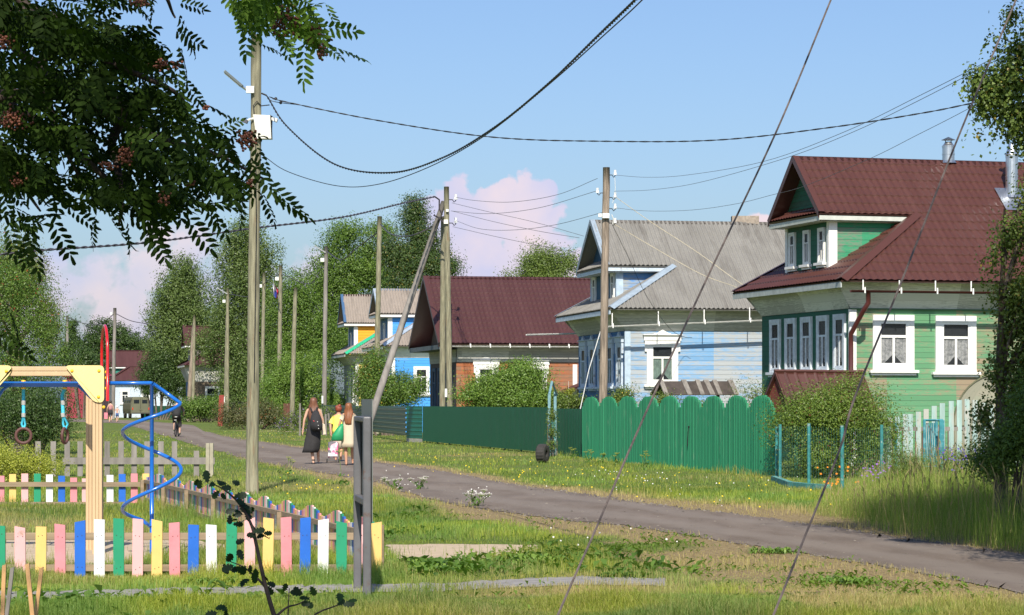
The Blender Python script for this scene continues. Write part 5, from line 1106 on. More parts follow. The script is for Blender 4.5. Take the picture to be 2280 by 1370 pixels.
wire('slack cable between the braced poles and the pole with white tag', [(985, 483, 96.8), (958, 507, 98), (910, 526, 100), (870, 521, 112), (847, 500, 124)], .028, dcab)
wire('cable between the white tag pole and the one above the women', [(845, 515, 125), (800, 548, 130), (760, 578, 138), (727, 560, 149)], .03, dcab)
wire('far thin cable between the two distant poles on the left', [(151, 706, 254), (185, 720, 250), (225, 721, 240), (255, 698, 232)], .035, dcab); wire('far thin cable running from the pole over the van into the birches', [(257, 698, 232), (290, 714, 229), (330, 722, 224)], .035, dcab)
wire('distant cable crossing the dark trees by the flag', [(510, 655, 189), (560, 660, 180), (590, 630, 175), (626, 612, 162), (690, 632, 155), (726, 575, 150)], .025, dcab)
tw = [('highest thin wire between the braced poles and the brown pole', [i31, P(1060, 447, 90), P(1140, 450, 84), P(1240, 434, 78), ii[1]+Vector((0, 0, .35))]),
      ('second thin wire between the braced poles and the brown pole', [P(1004, 470, 97), P(1090, 476, 87), P(1200, 463, 80), ii[1]]),
      ('lowest thin wire between the braced poles and the brown pole', [i32, P(1070, 510, 88), P(1150, 512, 83), P(1240, 500, 78), P(1343, 473, 72)]),
      ('thin wire dropping across the cloud to the blue house gable', [P(1006, 452, 97), P(1080, 470, 90), P(1190, 495, 87), P(1300, 526, 83.4)]),
      ('thin wire dropping to the blue house gable from below', [P(1006, 470, 97), P(1100, 494, 90), P(1200, 515, 87), P(1290, 530, 83.5)]),
      ('lowest service wire falling toward the blue house', [P(1008, 505, 97), P(1090, 524, 90), P(1180, 543, 87), P(1283, 562, 83.6)])]
for lb, pts in tw:
    c = curve(pts, 50); mb = MB(); mb.tube(c, .0075, 4); o = mb.build('power_wire', greywire); tag(o, lb, 'wire', 'thin overhead wires')
for lb, pts in (('highest thin wire from the brown pole to the right foliage', [(1368, 390, 72), (1440, 395, 69), (1530, 390, 65), (1700, 360, 57), (1880, 294, 50), (2050, 212, 45), (2215, 128, 41), (2340, 60, 38)]),
                ('second thin wire from the brown pole to the right foliage', [(1368, 426, 72), (1450, 423, 69), (1560, 406, 64), (1750, 352, 56), (1900, 294, 50), (2050, 222, 45), (2215, 136, 41), (2340, 70, 38)]),
                ('lower thin wire from the brown pole passing behind the maroon gable to the right', [(1368, 463, 72), (1440, 470, 70), (1540, 468, 67), (1640, 454, 64), (1720, 434, 61.5), (1790, 415, 60), (1938, 353, 55), (2040, 302, 51), (2155, 243, 47), (2340, 140, 42)])):
    wire(lb, pts, .0055, greywire, name='power_wire', cat='wire', group='thin overhead wires', n=50)
beigew = simple('pale service wire', (.48, .42, .30), .6, bmp=0)
wire('upper pale service wire sloping over the slate roof', [(1368, 437, 72), (1450, 495, 72), (1550, 560, 71), (1640, 625, 70), (1697, 662, 69)], .009, beigew, name='service_wire', cat='wire', group='service wires')
wire('lower pale service wire sloping over the slate roof', [(1364, 497, 72), (1450, 548, 72), (1560, 610, 71), (1640, 640, 70), (1697, 668, 69)], .009, beigew, name='service_wire', cat='wire', group='service wires')
wire('black service wire from the brown pole to the blue house window', [(1362, 498, 72), (1400, 575, 73.5), (1440, 660, 75), (1490, 730, 78), (1522, 750, 79.6), (1541, 752, 79.7)], .0075, blackcable, name='service_wire', cat='wire', group='service wires')
# guy ropes close to the camera
for lb, pts in (('left guy rope crossing the picture in front of the wooden fence', [(1875, -60, 6.2), (1850, 0, 6.1), (1730, 290, 5.8), (1560, 650, 5.4), (1420, 960, 5.05), (1330, 1170, 4.8), (1242, 1370, 4.6), (950, 2050, 4.0)]),
                ('right guy rope crossing the picture in front of the green house', [(2285, -60, 6.2), (2262, 0, 6.1), (2140, 290, 5.8), (2010, 620, 5.4), (1905, 880, 5.1), (1870, 1000, 4.98), (1790, 1200, 4.75), (1722, 1370, 4.55), (1440, 2060, 4.0)])):
    pts2 = pts[:-1]+[pts[-1]]; c = curve([P(*p) for p in pts2], 70); c = [q for q in c if q.z > 0]; ext = c[0]-c[8]; c = [c[0]+ext.normalized()*3.2]+c; mb = MB(); mb.tube(c, .0025, 6); mb.tube([c[-1], c[-1]*1+Vector((0, 0, -c[-1].z-.05))], .012, 6); o = mb.build('guy_rope', ropem); tag(o, lb, 'guy rope', 'guy ropes in front of the camera')
# ================================================================ foliage
def leafquads(c, size, r, aspect=.55, up=.35, bias=None, ptip=None):
    n = len(c); nrm = r.normal(0, 1 if bias is None else .62, (n, 3)); nrm[:, 2] += up
    if bias is not None: nrm += bias
    nrm /= np.linalg.norm(nrm, axis=1)[:, None]
    d = r.normal(0, 1, (n, 3)); d[:, 2] -= .5; d -= (d*nrm).sum(1)[:, None]*nrm; d /= np.linalg.norm(d, axis=1)[:, None]
    s = np.cross(nrm, d); sz = (size*r.uniform(.65, 1.3, n))[:, None]
    return np.stack([c, c+d*sz*.5+s*sz*aspect*.5, c+d*sz, c+d*sz*.5-s*sz*aspect*.5], 1).reshape(-1, 3)
GRN = dict(birch=((0.072, 0.125, 0.028), (0.158, 0.213, 0.062)), rowan=((0.053, 0.118, 0.018), (0.163, 0.251, 0.043)), dark=((0.032, 0.068, 0.017), (0.079, 0.130, 0.031)), bright=((0.086, 0.175, 0.024), (0.209, 0.311, 0.059)),
           olive=((.10, .115, .03), (.20, .20, .06)), yellow=((.20, .26, .03), (.42, .42, .06)), spruce=((0.041, 0.086, 0.023), (0.090, 0.138, 0.037)), rose=((.06, .09, .03), (.16, .15, .06)), maroon=((0.063, 0.120, 0.022), (0.196, 0.276, 0.042)), garden=((0.067, 0.120, 0.020), (0.180, 0.240, 0.050)))
def foliage(name, blobs, d, n, size, pal, seed, parent, clump=.5, per=42, droop=0, depth=1.0, world=False, hide=False, holes=.35, extra=None, mat=None, aspect=.55, shell=.55):
    r = np.random.default_rng(seed); B = []; n = int(n*2.1); LS = .68
    for b in blobs:
        if world: B.append(b)
        else:
            px, py, rx, ry = b[:4]; dd = d+(b[4] if len(b) > 4 else 0); c = P(px, py, dd); B.append((c.x, c.y, c.z, rx/F*dd, rx/F*dd*depth, ry/F*dd))
    B = np.array(B, float); wgt = B[:, 3]*B[:, 5]; wgt /= wgt.sum(); nc = max(4, n//per)
    k = r.choice(len(B), nc, p=wgt); v = r.normal(0, 1, (nc, 3)); v /= np.linalg.norm(v, axis=1)[:, None]; rr = r.uniform(0, 1, nc)**shell*(1+.10*np.abs(r.normal(0, 1, nc))*(r.random(nc) < .35))
    c = B[k, :3]+v*rr[:, None]*B[k, 3:]
    # uneven crown: carve holes with low frequency noise
    f = fbm(c[:, 0]*1.0+c[:, 1]*.37, c[:, 2]*1.2, 2.2/max(.4, B[:, 3].mean()), seed+5); keep = (f > -holes) | (rr < .45); c = c[keep]; nc = len(c)
    tone = r.uniform(0, 1, nc); cen = c.copy()
    cen0 = B[k][keep] if False else None; csz = np.repeat(r.uniform(.55, 1.5, nc), per)[:, None]; kb = np.repeat(k[keep], per)
    c = np.repeat(c, per, 0); tone = np.repeat(tone, per); m = len(c); off = np.clip(r.normal(0, 1, (m, 3)), -1.7, 1.7)*clump*.62*csz; off[:, 2] *= .62; nb_ = off/(np.linalg.norm(off, axis=1)[:, None]+1e-6)*.9+(c-B[kb, :3])/B[kb, 3:]*.7
    if droop: off[:, 2] -= r.uniform(0, 1, m)*droop; off[:, :2] *= .6
    c = c+off; c[:, 2] = np.maximum(c[:, 2], .03)
    if hide:
        px, py = CXP+F*c[:, 0]/np.maximum(c[:, 1], .01), CYP-F*(c[:, 2]-EYE)/np.maximum(c[:, 1], .01); ok = (c[:, 1] < .2) | (px < -25) | (px > 2300) | (py < -30) | (py > 1395); c, tone, nb_ = c[ok], tone[ok], nb_[ok]; m = len(c)
        cam_near = np.linalg.norm(c-np.array([0, 0, 1.6]), axis=1) > .9; c, tone, nb_ = c[cam_near], tone[cam_near], nb_[cam_near]; m = len(c)
    V = leafquads(c, np.full(m, size)*LS, r, aspect, bias=nb_); lo, hi = np.array(GRN[pal][0]), np.array(GRN[pal][1]); t_ = np.clip(tone*.6+r.uniform(0, 1, m)*.5, 0, 1)[:, None]; col = (lo*(1-t_)+hi*t_)*r.uniform(.85, 1.15, (m, 1))
    if extra: q = r.random(m) < extra[0]; q &= np.repeat(r.random(m//per+1) < .5, per)[:m]; col[q] = np.array(extra[1])*r.uniform(.7, 1.2, (q.sum(), 1))
    return np_mesh(name, V, 4, mat or LEAFM, parent, col), cen
def tree(label, blobs, d, n, size, pal, seed, trunk_px=None, tr=.22, kind='tree', name='deciduous_tree', bark=None, cat='tree', group=None, limbs=10, **kw):
    xs_ = [b[0] for b in blobs]; tx = trunk_px if trunk_px is not None else sum(xs_)/len(xs_); base = Vector(((tx-CXP)/F*d, d, 0)); o = thing(name, base, label, cat, group)
    cr, cen = foliage('crown' if name.endswith('tree') else 'foliage', blobs, d, n, size, pal, seed, o, **kw); top = P(tx, min(b[1] for b in blobs), d).z*.94; rg = random.Random(seed); mb = MB()
    if name.endswith('tree'):
        mid = Vector((base.x+rg.uniform(-.3, .3)*tr*4, d, top*.5)); tp = Vector((base.x+rg.uniform(-.2, .2)*tr*4, d, top)); mb.tube([base-Zv*.1, base.lerp(mid, .5)+Vector((tr*.3, 0, 0)), mid, tp], [tr*1.15, tr, tr*.7, tr*.15], 9)
        for k in range(limbs):
            c = Vector(cen[rg.randrange(len(cen))]); s = min(max(.25, c.z/top-.25), .85); st = mid.lerp(tp, (s-.5)*2) if s > .5 else base.lerp(mid, s*2); mb.tube([st, st.lerp(c, .5)+Zv*.08*(c-st).length, c], [tr*.38, tr*.22, tr*.06], 5)
        mb.build('trunk', bark or barkm, o, smooth=True)
    else:
        for k in range(9):
            c = Vector(cen[rg.randrange(len(cen))]); b0 = base+Vector((rg.uniform(-.15, .15), rg.uniform(-.15, .15), -.05)); b0.x += (c.x-base.x)*.35; mb.tube([b0, b0.lerp(c, .55)+Vector((rg.uniform(-.1, .1), 0, .1)), c], [tr, tr*.7, tr*.25], 5)
        mb.build('stems', bark or barkm, o, smooth=True)
    return o
bt = 'trees behind the houses and along the street'
tree('dense sunlit rowan on the left edge, behind the play frame', [(10, 600, 80, 70), (60, 640, 55, 60), (20, 700, 110, 80), (85, 730, 62, 65), (30, 800, 115, 75), (115, 810, 40, 50), (40, 880, 105, 70), (-80, 720, 120, 160)], 75, 30000, .085, 'rowan', 11, 40, .14, clump=.45, extra=(.03, (.30, .06, .02)), name='rowan_tree')
tree('tall olive toned tree rising behind the rowan on the left edge', [(20, 540, 60, 50), (60, 590, 48, 60), (90, 650, 36, 60), (0, 620, 80, 80), (105, 720, 30, 50)], 105, 13000, .13, 'olive', 12, 30, .2, droop=.8)
tree('dark shaded bush under the rowan at the left', [(70, 900, 90, 60), (20, 930, 90, 50), (120, 940, 40, 40), (80, 960, 60, 32)], 70, 11000, .09, 'dark', 13, None, .05, name='garden_shrub', cat='shrub')
tree('yellow green flowering bush at the left behind the coloured fence', [(40, 1030, 70, 40), (95, 1040, 45, 28), (-40, 1020, 80, 50), (10, 1075, 80, 22)], 47, 11000, .05, 'yellow', 14, None, .03, name='garden_shrub', cat='shrub', clump=.25)
tree('small round trees behind the far maroon house', [(235, 740, 45, 42), (280, 760, 40, 36), (205, 775, 32, 36), (250, 790, 60, 25), (310, 775, 30, 25)], 275, 12000, .30, 'dark', 15, 240, .3, group=bt)
tree('small pointed conifer far away beside the last pole', [(161, 725, 7, 18), (162, 745, 12, 18), (165, 765, 18, 20)], 281, 2500, .28, 'dark', 16, 162, .2, name='spruce_tree', limbs=4)
tree('shrubs hugging the dark red garage far left', [(190, 800, 26, 26), (150, 790, 20, 30), (215, 820, 30, 26)], 243.5, 4500, .28, 'dark', 17, None, .1, name='garden_shrub', cat='shrub')
tree('drooping birch with a pointed crown, left one of the far pair', [(410, 590, 42, 34), (390, 640, 52, 50), (375, 700, 52, 60), (430, 680, 58, 90), (385, 770, 70, 60), (440, 800, 60, 70)], 228, 34000, .27, 'birch', 18, 415, .35, droop=1.6, name='birch_tree', bark=birchbark, group=bt, clump=.8)
tree('tall drooping birch behind the nearest pole', [(550, 510, 52, 38), (520, 550, 45, 45), (585, 560, 50, 55), (540, 620, 75, 60), (590, 690, 62, 80), (505, 690, 55, 80), (545, 780, 90, 80), (560, 850, 80, 40), (452, 748, 26, 26, 3), (470, 770, 22, 40, 3), (425, 742, 16, 16, 3)], 205, 42000, .25, 'birch', 19, 545, .35, droop=1.6, name='birch_tree', bark=birchbark, group=bt, clump=.8)
tree('dark leafy bush in front of the far maroon house', [(350, 830, 45, 34), (330, 860, 36, 30), (385, 860, 40, 38), (360, 800, 28, 25)], 226, 12000, .22, 'dark', 20, None, .1, name='garden_shrub', cat='shrub')
tree('low bright hedge beside the far bend of the road', [(420, 912, 36, 24), (460, 908, 34, 26), (485, 900, 20, 20)], 196, 8000, .17, 'rowan', 21, None, .06, name='garden_shrub', cat='shrub')
tree('brownish wild rose bush with hips by the roadside', [(515, 922, 38, 28), (560, 915, 48, 34), (600, 925, 32, 24)], 146, 9000, .13, 'rose', 22, None, .05, name='garden_shrub', cat='shrub', extra=(.05, (.35, .12, .05)))
tree('bright rowan bushes forming a thicket left of the grey pole', [(610, 850, 45, 50), (650, 830, 45, 50), (690, 860, 45, 52), (730, 870, 32, 42), (590, 895, 40, 30), (640, 900, 60, 26), (700, 800, 30, 30), (745, 895, 30, 20)], 156, 26000, .15, 'bright', 23, None, .07, name='garden_shrub', cat='shrub', clump=.6)
tree('dark broadleaf tree in the gap between the birch and the grey pole', [(625, 700, 40, 60), (660, 660, 42, 60), (690, 720, 48, 70), (640, 770, 50, 50), (720, 760, 48, 60)], 186, 24000, .2, 'rowan', 24, 665, .3, group=bt, clump=.8)
tree('tall tree behind the grey pole and yellow house', [(735, 560, 40, 42), (775, 525, 46, 36), (820, 560, 48, 50), (790, 610, 70, 50), (720, 630, 48, 60), (850, 620, 40, 50), (760, 690, 60, 60), (850, 520, 30, 30), (780, 780, 60, 70)], 190, 40000, .21, 'rowan', 25, 780, .35, group=bt, clump=.8)
tree('tall narrow dark tree with a spiky top behind the braced poles', [(925, 460, 22, 28), (915, 500, 34, 40), (940, 540, 42, 40), (905, 580, 48, 50), (960, 590, 50, 36), (1000, 590, 26, 24), (920, 640, 70, 34), (870, 560, 26, 36)], 176, 30000, .19, 'spruce', 26, 925, .3, group=bt, clump=.7, extra=(.10, (.20, .17, .03)))
tree('round topped tree above the maroon roof', [(1205, 575, 42, 34), (1185, 600, 34, 30), (1240, 600, 40, 28), (1270, 590, 26, 28), (1215, 625, 70, 30), (1190, 550, 14, 14)], 150, 15000, .15, 'garden', 27, 1215, .25, group=bt, clump=.6)
tree('tip of a small tree peeping over the maroon roof', [(1130, 612, 10, 10), (1128, 635, 22, 20)], 146, 1500, .14, 'garden', 28, 1130, .15)
tree('large bright green lilac bush in front of the brown house', [(1140, 850, 52, 46), (1165, 830, 40, 34), (1100, 875, 55, 46), (1195, 870, 42, 50), (1050, 880, 42, 38), (1220, 895, 28, 38), (1150, 890, 80, 30)], 94, 30000, .11, 'bright', 29, None, .06, name='garden_shrub', cat='shrub', clump=.4)
tree('rowan bush half covering the bright blue house beside the brace', [(835, 810, 30, 40), (815, 850, 30, 48), (870, 860, 42, 38), (845, 880, 55, 32), (905, 880, 42, 30), (925, 860, 20, 24)], 119, 18000, .12, 'rowan', 30, None, .06, name='garden_shrub', cat='shrub', extra=(.04, (.4, .25, .03)), clump=.5)
tree('rose bush with yellow flowers above the wooden fence at its left part', [(1372, 890, 18, 18), (1392, 880, 18, 18), (1345, 898, 14, 12), (1380, 905, 30, 15)], 74, 3500, .07, 'garden', 31, None, .03, name='garden_shrub', cat='shrub', clump=.25, extra=(.08, (.75, .5, .08)))
tree('small bush above the wooden fence beneath the dark well roof', [(1475, 893, 26, 13), (1500, 900, 20, 12), (1455, 905, 20, 12), (1565, 905, 14, 10)], 65, 2200, .065, 'garden', 32, None, .03, name='garden_shrub', cat='shrub', clump=.25)
tree('thin branched bush between the wooden fence and maroon well roof', [(1680, 872, 22, 22), (1665, 895, 30, 20), (1705, 890, 22, 26)], 62, 1500, .06, 'garden', 33, None, .02, name='garden_shrub', cat='shrub', clump=.4)
tree('wide rounded shrub with maroon tipped leaves behind the mesh fence', [(1860, 880, 62, 46), (1880, 856, 36, 28), (1800, 915, 62, 48), (1762, 950, 46, 42), (1925, 910, 62, 50), (1955, 955, 50, 46), (1860, 950, 95, 55), (1830, 1010, 80, 40), (1925, 1010, 66, 36), (1795, 1050, 40, 16)], 52.6, 36000, .062, 'maroon', 34, None, .035, name='garden_shrub', cat='shrub', clump=.36, extra=(.05, (.22, .08, .05)), holes=.18)
# garden growth under the fence: weeds
tree('tangle of weeds and flowers along the pale picket fence', [(2020, 1030, 40, 28), (1990, 1050, 30, 26), (2120, 1030, 40, 26), (2170, 1020, 40, 24), (2050, 1060, 60, 22), (2200, 1040, 50, 26)], 47, 9000, .06, 'garden', 35, None, .01, name='weeds', cat='weeds', clump=.3, aspect=.25)
tree('dark undergrowth at the foot of the mesh fence', [(1760, 1045, 26, 24), (1800, 1050, 40, 20), (1850, 1050, 40, 16)], 52.5, 2600, .08, 'dark', 36, None, .01, name='weeds', cat='weeds', clump=.3, aspect=.25)
tree('climbing leaves beside the narrow blue gate', [(1230, 960, 6, 50), (1228, 920, 6, 30)], 73, 900, .07, 'garden', 37, None, .01, name='climbing_plant', cat='plant', clump=.12)
tree('low bush behind the gap near the small porch', [(1265, 897, 26, 12), (1285, 890, 14, 12)], 84, 1600, .09, 'garden', 38, None, .03, name='garden_shrub', cat='shrub', clump=.3)
# birches at the right
o = tree('birch with drooping leafy branches and brown trunk at the right edge', [(2255, 500, 36, 38), (2215, 555, 28, 26), (2272, 600, 40, 38), (2240, 640, 26, 26), (2205, 625, 18, 12), (2242, 720, 20, 50), (2285, 720, 30, 60), (2220, 800, 22, 50), (2272, 850, 36, 60), (2200, 900, 22, 30), (2256, 950, 36, 36), (2190, 905, 26, 22), (2240, 1010, 50, 26), (2310, 700, 60, 220), (2290, 420, 30, 60)], 33, 12500, .062, 'garden', 40, 2228, .085, name='birch_tree', clump=.22, droop=.3, holes=.3, extra=(.06, (.35, .28, .06)), limbs=22, aspect=.8)
tree('dark green bush crowding the base of the right hand birch', [(2235, 1000, 36, 28), (2270, 970, 36, 50), (2205, 1025, 30, 20), (2295, 900, 30, 60)], 31.5, 7000, .06, 'rowan', 45, None, .02, name='garden_shrub', cat='shrub', clump=.25)
o = thing('birch_tree', (7.9, 24.5, 0), 'leafy birch branches hanging into the sky at the top right corner', 'tree')
cr, cen = foliage('crown', [(2250, 40, 26, 40), (2262, 100, 50, 40), (2210, 75, 16, 14), (2240, 175, 54, 36), (2180, 160, 30, 12), (2200, 185, 44, 24), (2255, 250, 40, 34), (2195, 240, 20, 30), (2220, 215, 60, 20), (2275, 290, 30, 26), (2180, 290, 7, 18), (2340, 160, 80, 200)], 24, 9500, .056, 'garden', 41, o, clump=.17, holes=.3, droop=.12, extra=(.07, (.36, .28, .06)), aspect=.8)
foliage('crown', [(8.2, 24.5, 5.2, 2.7, 2.6, 2.6), (6.3, 24.0, 3.2, 1.3, 1.6, 1.5), (6.0, 24.8, 4.8, 1.0, 1.5, 1.1), (6.5, 27, 4.4, 1.4, 1.6, 1.6), (5.0, 25.5, 6.5, 1.3, 2, .9), (6.8, 29, 3.6, 1.5, 2, 1.8), (9.6, 30, 4.6, 2.4, 3, 2.6), (7.6, 22.3, 4.0, 1.6, 1.5, 1.6), (7.6, 25.5, 2.6, 1.5, 2.2, 1.6)], 24, 70000, .12, 'garden', 42, o, world=True, hide=True, clump=.4, holes=.6)
foliage('crown', [(5.3, 24.5, 6.9, 1.2, 2.3, 1.0), (6.1, 27.4, 7.3, 1.5, 2, 1.2), (5.5, 22.6, 6.3, 1.0, 1.3, .7), (6.5, 24, 6.4, 1.4, 1.8, 1.2), (6.3, 22.5, 3.6, 1.4, 1.6, 1.6)], 24, 34000, .12, 'garden', 43, o, world=True, hide=True, clump=.4, holes=.9)
mb = MB(); mb.tube([(7.9, 24.5, -.1), (8.0, 24.5, 3), (8.2, 24.5, 6.5)], [.14, .1, .03], 9)
for c in random.Random(2).sample([Vector(c) for c in cen], 22): mb.tube([Vector((8.0, 24.5, 3.2+.35*(c.z-3))), Vector((8.0, 24.5, 3.2)).lerp(c, .6)+Zv*.3, c], [.03, .016, .004], 5)
mb.build('trunk', barkm, o, smooth=True)

# ---------------------------------------------------------------- foreground rowan with compound leaves and berries
def pin_template(pairs=6, L=.165, ll=.040, lw=.0145):
    out = []
    def leaflet(base, dr, s=1):
        dr = Vector(dr).normalized(); sdv = Vector((-dr.y, dr.x, 0)); n_ = Vector((0, 0, 1)); q = []
        for a, w_ in ((0, 0), (.14, .34), (.45, .52), (.82, .40), (1, 0), (.82, -.40), (.45, -.52), (.14, -.34)): q.append(base+dr*ll*a*s+sdv*lw*w_*s+n_*(-.012*a*a*s)+n_*.003*(abs(w_) > 0))
        out.extend(q)
    for i in range(pairs):
        x = L*(.22+.70*i/(pairs-1)); s = .85+.25*math.sin(math.pi*(i+.6)/pairs)
        for sg in (-1, 1): leaflet(Vector((x, 0, -.10*x*x/L)), (.55, sg*1.0, 0), s)
    leaflet(Vector((L*.97, 0, -.1*L)), (1, 0, 0), 1.05)
    return np.array(out, float)
TPL = pin_template()
def compound(name, pts, dirs, r, scale, parent, cols, mat):
    n = len(pts); d = dirs/np.linalg.norm(dirs, axis=1)[:, None]; up = np.array([0, 0, 1.])+r.normal(0, .55, (n, 3)); y = np.cross(up, d); y /= np.linalg.norm(y, axis=1)[:, None]; z = np.cross(d, y)
    R = np.stack([d, y, z], 1); s = (scale*r.uniform(.7, 1.15, n))[:, None, None]; V = (TPL[None]*s) @ R+pts[:, None, :]; nl = len(TPL)//8
    V = V+r.normal(0, .0016, V.shape); t_ = r.uniform(0, 1, (n, 1))*.6+.4*r.uniform(0, 1, (n, nl)); lo, hi = np.array(cols[0]), np.array(cols[1]); col = lo+(hi-lo)*t_[..., None]
    # rachis as thin triangles
    return np_mesh(name, V.reshape(-1, 3), 8, mat, parent, col.reshape(-1, 3))
ROW = [(-40, -40), (372, -40), (408, 40), (398, 105), (425, 170), (410, 235), (480, 270), (560, 285), (605, 330), (612, 400), (625, 440), (560, 452), (520, 455), (478, 425), (462, 465), (415, 485), (385, 515), (340, 545), (325, 500), (260, 495), (215, 455), (165, 460), (130, 495), (70, 535), (25, 520), (-40, 470)]
HOL = [(90, 120, 24, 16), (160, 170, 20, 16), (250, 200, 22, 18), (60, 330, 26, 18), (230, 300, 22, 18), (290, 240, 20, 14), (420, 330, 26, 16), (500, 380, 22, 16), (330, 170, 20, 14), (200, 60, 26, 16), (110, 430, 22, 18), (400, 290, 20, 14), (20, 210, 20, 16), (150, 380, 34, 60), (120, 215, 16, 50), (30, 160, 26, 26), (210, 130, 22, 12), (270, 60, 36, 22), (365, 120, 30, 46), (350, 380, 26, 22), (300, 470, 26, 16), (60, 420, 28, 20), (185, 455, 40, 20), (345, 250, 22, 16), (430, 420, 16, 20), (100, 470, 30, 24)]
ro = thing('rowan_tree', (-3.4, 8.6, 0), 'shaded rowan branches with compound leaves and red brown berries hanging in at the top left', 'tree')
r = np.random.default_rng(77)
def rowpts(n, poly, dr, holes, inset=True):
    pts = []; ds = []
    x0 = min(p[0] for p in poly); x1 = max(p[0] for p in poly); y0 = min(p[1] for p in poly); y1 = max(p[1] for p in poly)
    while len(pts) < n:
        px, py = r.uniform(x0, x1), r.uniform(y0, y1); d = r.uniform(*dr)
        a = r.normal(math.radians(-42), .75); L = 112*9/d; tx, ty = px+math.cos(a)*L, py-math.sin(a)*L
        if not inpoly(np.array([px]), np.array([py]), poly)[0] or not inpoly(np.array([tx]), np.array([ty]), poly)[0]: continue
        mxp, myp = (px+tx)/2, (py+ty)/2
        if fbm(np.float64(mxp), np.float64(myp*1.15), .040, 91) < .10+.00030*(mxp-200) and r.random() < .88: continue
        if any(((mxp-h[0])/h[2])**2+((myp-h[1])/h[3])**2 < 1 for h in holes) and r.random() < .93: continue
        q = P(px, py, d); pts.append(q); ds.append((math.cos(a), r.normal(0, .35), math.sin(a)))
    return np.array(pts), np.array(ds)
LD = ((.010, .022, .003), (.036, .070, .008)); ROWM = leafmat('rowan leaflet', trans=.25, rough=.7); ROWM.node_tree.nodes['Principled BSDF'].inputs['Specular IOR Level'].default_value = .12
p_, d_ = rowpts(860, ROW, (8.3, 9.8), HOL); compound('crown', p_, d_, r, 1.0, ro, LD, ROWM)
# the tips that stick out of the outline: (px, py, angle)
tips = [(388, 20, -60), (380, 60, -30), (395, 90, -70), (400, 170, -50), (415, 215, -20), (500, 290, -5), (545, 345, -50), (590, 395, -50), (575, 420, -60), (590, 430, -25), (545, 400, -100), (455, 420, -65), (440, 440, -50), (410, 470, -55), (330, 490, -65), (310, 500, -50), (280, 480, -80), (240, 470, -60), (215, 470, -100), (110, 480, -60), (80, 500, -110), (60, 500, -70), (20, 480, -80), (140, 450, -40), (20, 160, -20), (40, 270, -50), (10, 300, -70), (200, 320, -130), (470, 300, 30), (390, 0, -20), (0, 720, -50), (20, 690, -60), (-20, 740, -30)]
pp_ = np.array([P(a, b_, 8.6+.4*(i % 3)) for i, (a, b_, c) in enumerate(tips)]); dd_ = np.array([(math.cos(rad(c)), r.normal(0, .2), math.sin(rad(c))) for a, b_, c in tips]); compound('crown', pp_, dd_, r, .95, ro, LD, ROWM)
R2P = [(468, -30), (500, 20), (545, 70), (600, 100), (640, 105), (660, 90), (700, 110), (770, 100), (755, 60), (720, 20), (706, -30)]
R2P = [(455, -60), (560, 95), (640, 115), (690, 160), (780, 135), (775, 90), (735, 40), (715, -60)]
p2, d2 = rowpts(70, R2P, (8.2, 9.2), [(580, 150, 12, 30)]); compound('crown', p2, d2, r, .92, ro, ((.04, .09, .010), (.13, .22, .03)), ROWM)
tip2 = [(500, -20, -45), (530, 0, -85), (560, 20, -100), (600, 40, -60), (620, 50, -75), (700, 60, -5), (700, 90, -30), (680, 80, -95), (720, 100, -15), (660, -20, 0)]
pp2 = np.array([P(a, b_, 8.7) for a, b_, c in tip2]); dd2 = np.array([(math.cos(rad(c)), r.normal(0, .2), math.sin(rad(c))) for a, b_, c in tip2]); compound('crown', pp2, dd2, r, .85, ro, ((.05, .11, .014), (.14, .25, .03)), LEAFM)
# crown outside the picture (shades what is seen)
n = 2600; sph = [(-2.6, 8.2, 4.7, 1.9, 1.9, 1.6), (-1.2, 7.0, 4.5, 1.6, 1.6, 1.3), (-.2, 6.0, 4.3, 1.5, 1.6, 1.2), (-3.6, 7.5, 3.2, 1.5, 1.8, 1.6), (-.3, 7.2, 4.9, 1.5, 1.5, 1.1), (-3.4, 9.5, 4.8, 1.8, 1.6, 1.8), (-1.6, 5.6, 4.8, 1.6, 1.6, 1.3)]
q = []; 
while len(q) < n:
    s = sph[r.integers(len(sph))]; v = r.normal(0, 1, 3); v *= r.uniform(0, 1)**.4/np.linalg.norm(v); c = np.array(s[:3])+v*np.array(s[3:]); px, py = CXP+F*c[0]/c[1], CYP-F*(c[2]-EYE)/c[1]
    if px < -170 or py < -170: q.append(c)
q = np.array(q); compound('crown', q, r.normal(0, 1, (n, 3))*np.array([1, 1, .4])-np.array([0, 0, .3]), r, 1.05, ro, LD, ROWM)
mb = MB(); T0 = Vector((-3.4, 8.6, 0)); mb.tube([T0-Zv*.1, (-3.35, 8.6, 1.2), (-3.2, 8.5, 2.4), (-3.0, 8.3, 4.6)], [.11, .09, .075, .03], 9)
for pts in ([(-120, 40), (60, 130), (180, 220), (330, 300), (470, 340), (590, 400)], [(-120, -60), (80, 30), (230, 130), (380, 200), (420, 240)], [(-150, 200), (60, 260), (170, 340), (260, 420), (320, 480)], [(-100, 300), (20, 380), (90, 470)], [(-80, -140), (150, -60), (340, -30), (390, 40)], [(100, -260), (380, -140), (560, -20), (640, 40), (740, 90)], [(170, 210), (250, 330), (270, 450), (265, 500)], [(60, 30), (90, 160), (130, 300), (190, 420)]):
    q = [P(a, b_, 9.0+.15*math.sin(i*2)) for i, (a, b_) in enumerate(pts)]; st = Vector((-3.15, 8.5, min(3.8, max(2.0, q[0].z-.2)))); c = curve([st]+q, 40); mb.tube(c, [.030-(.030-.004)*i/(len(c)-1) for i in range(len(c))], 5)
mb.build('trunk', simple('dark rowan bark', (.05, .035, .028), .9, vary=.4, scale=20), ro, smooth=True)
berm = simple('rowan berry', (.12, .035, .016), .6, vary=.25, scale=30, bmp=0)
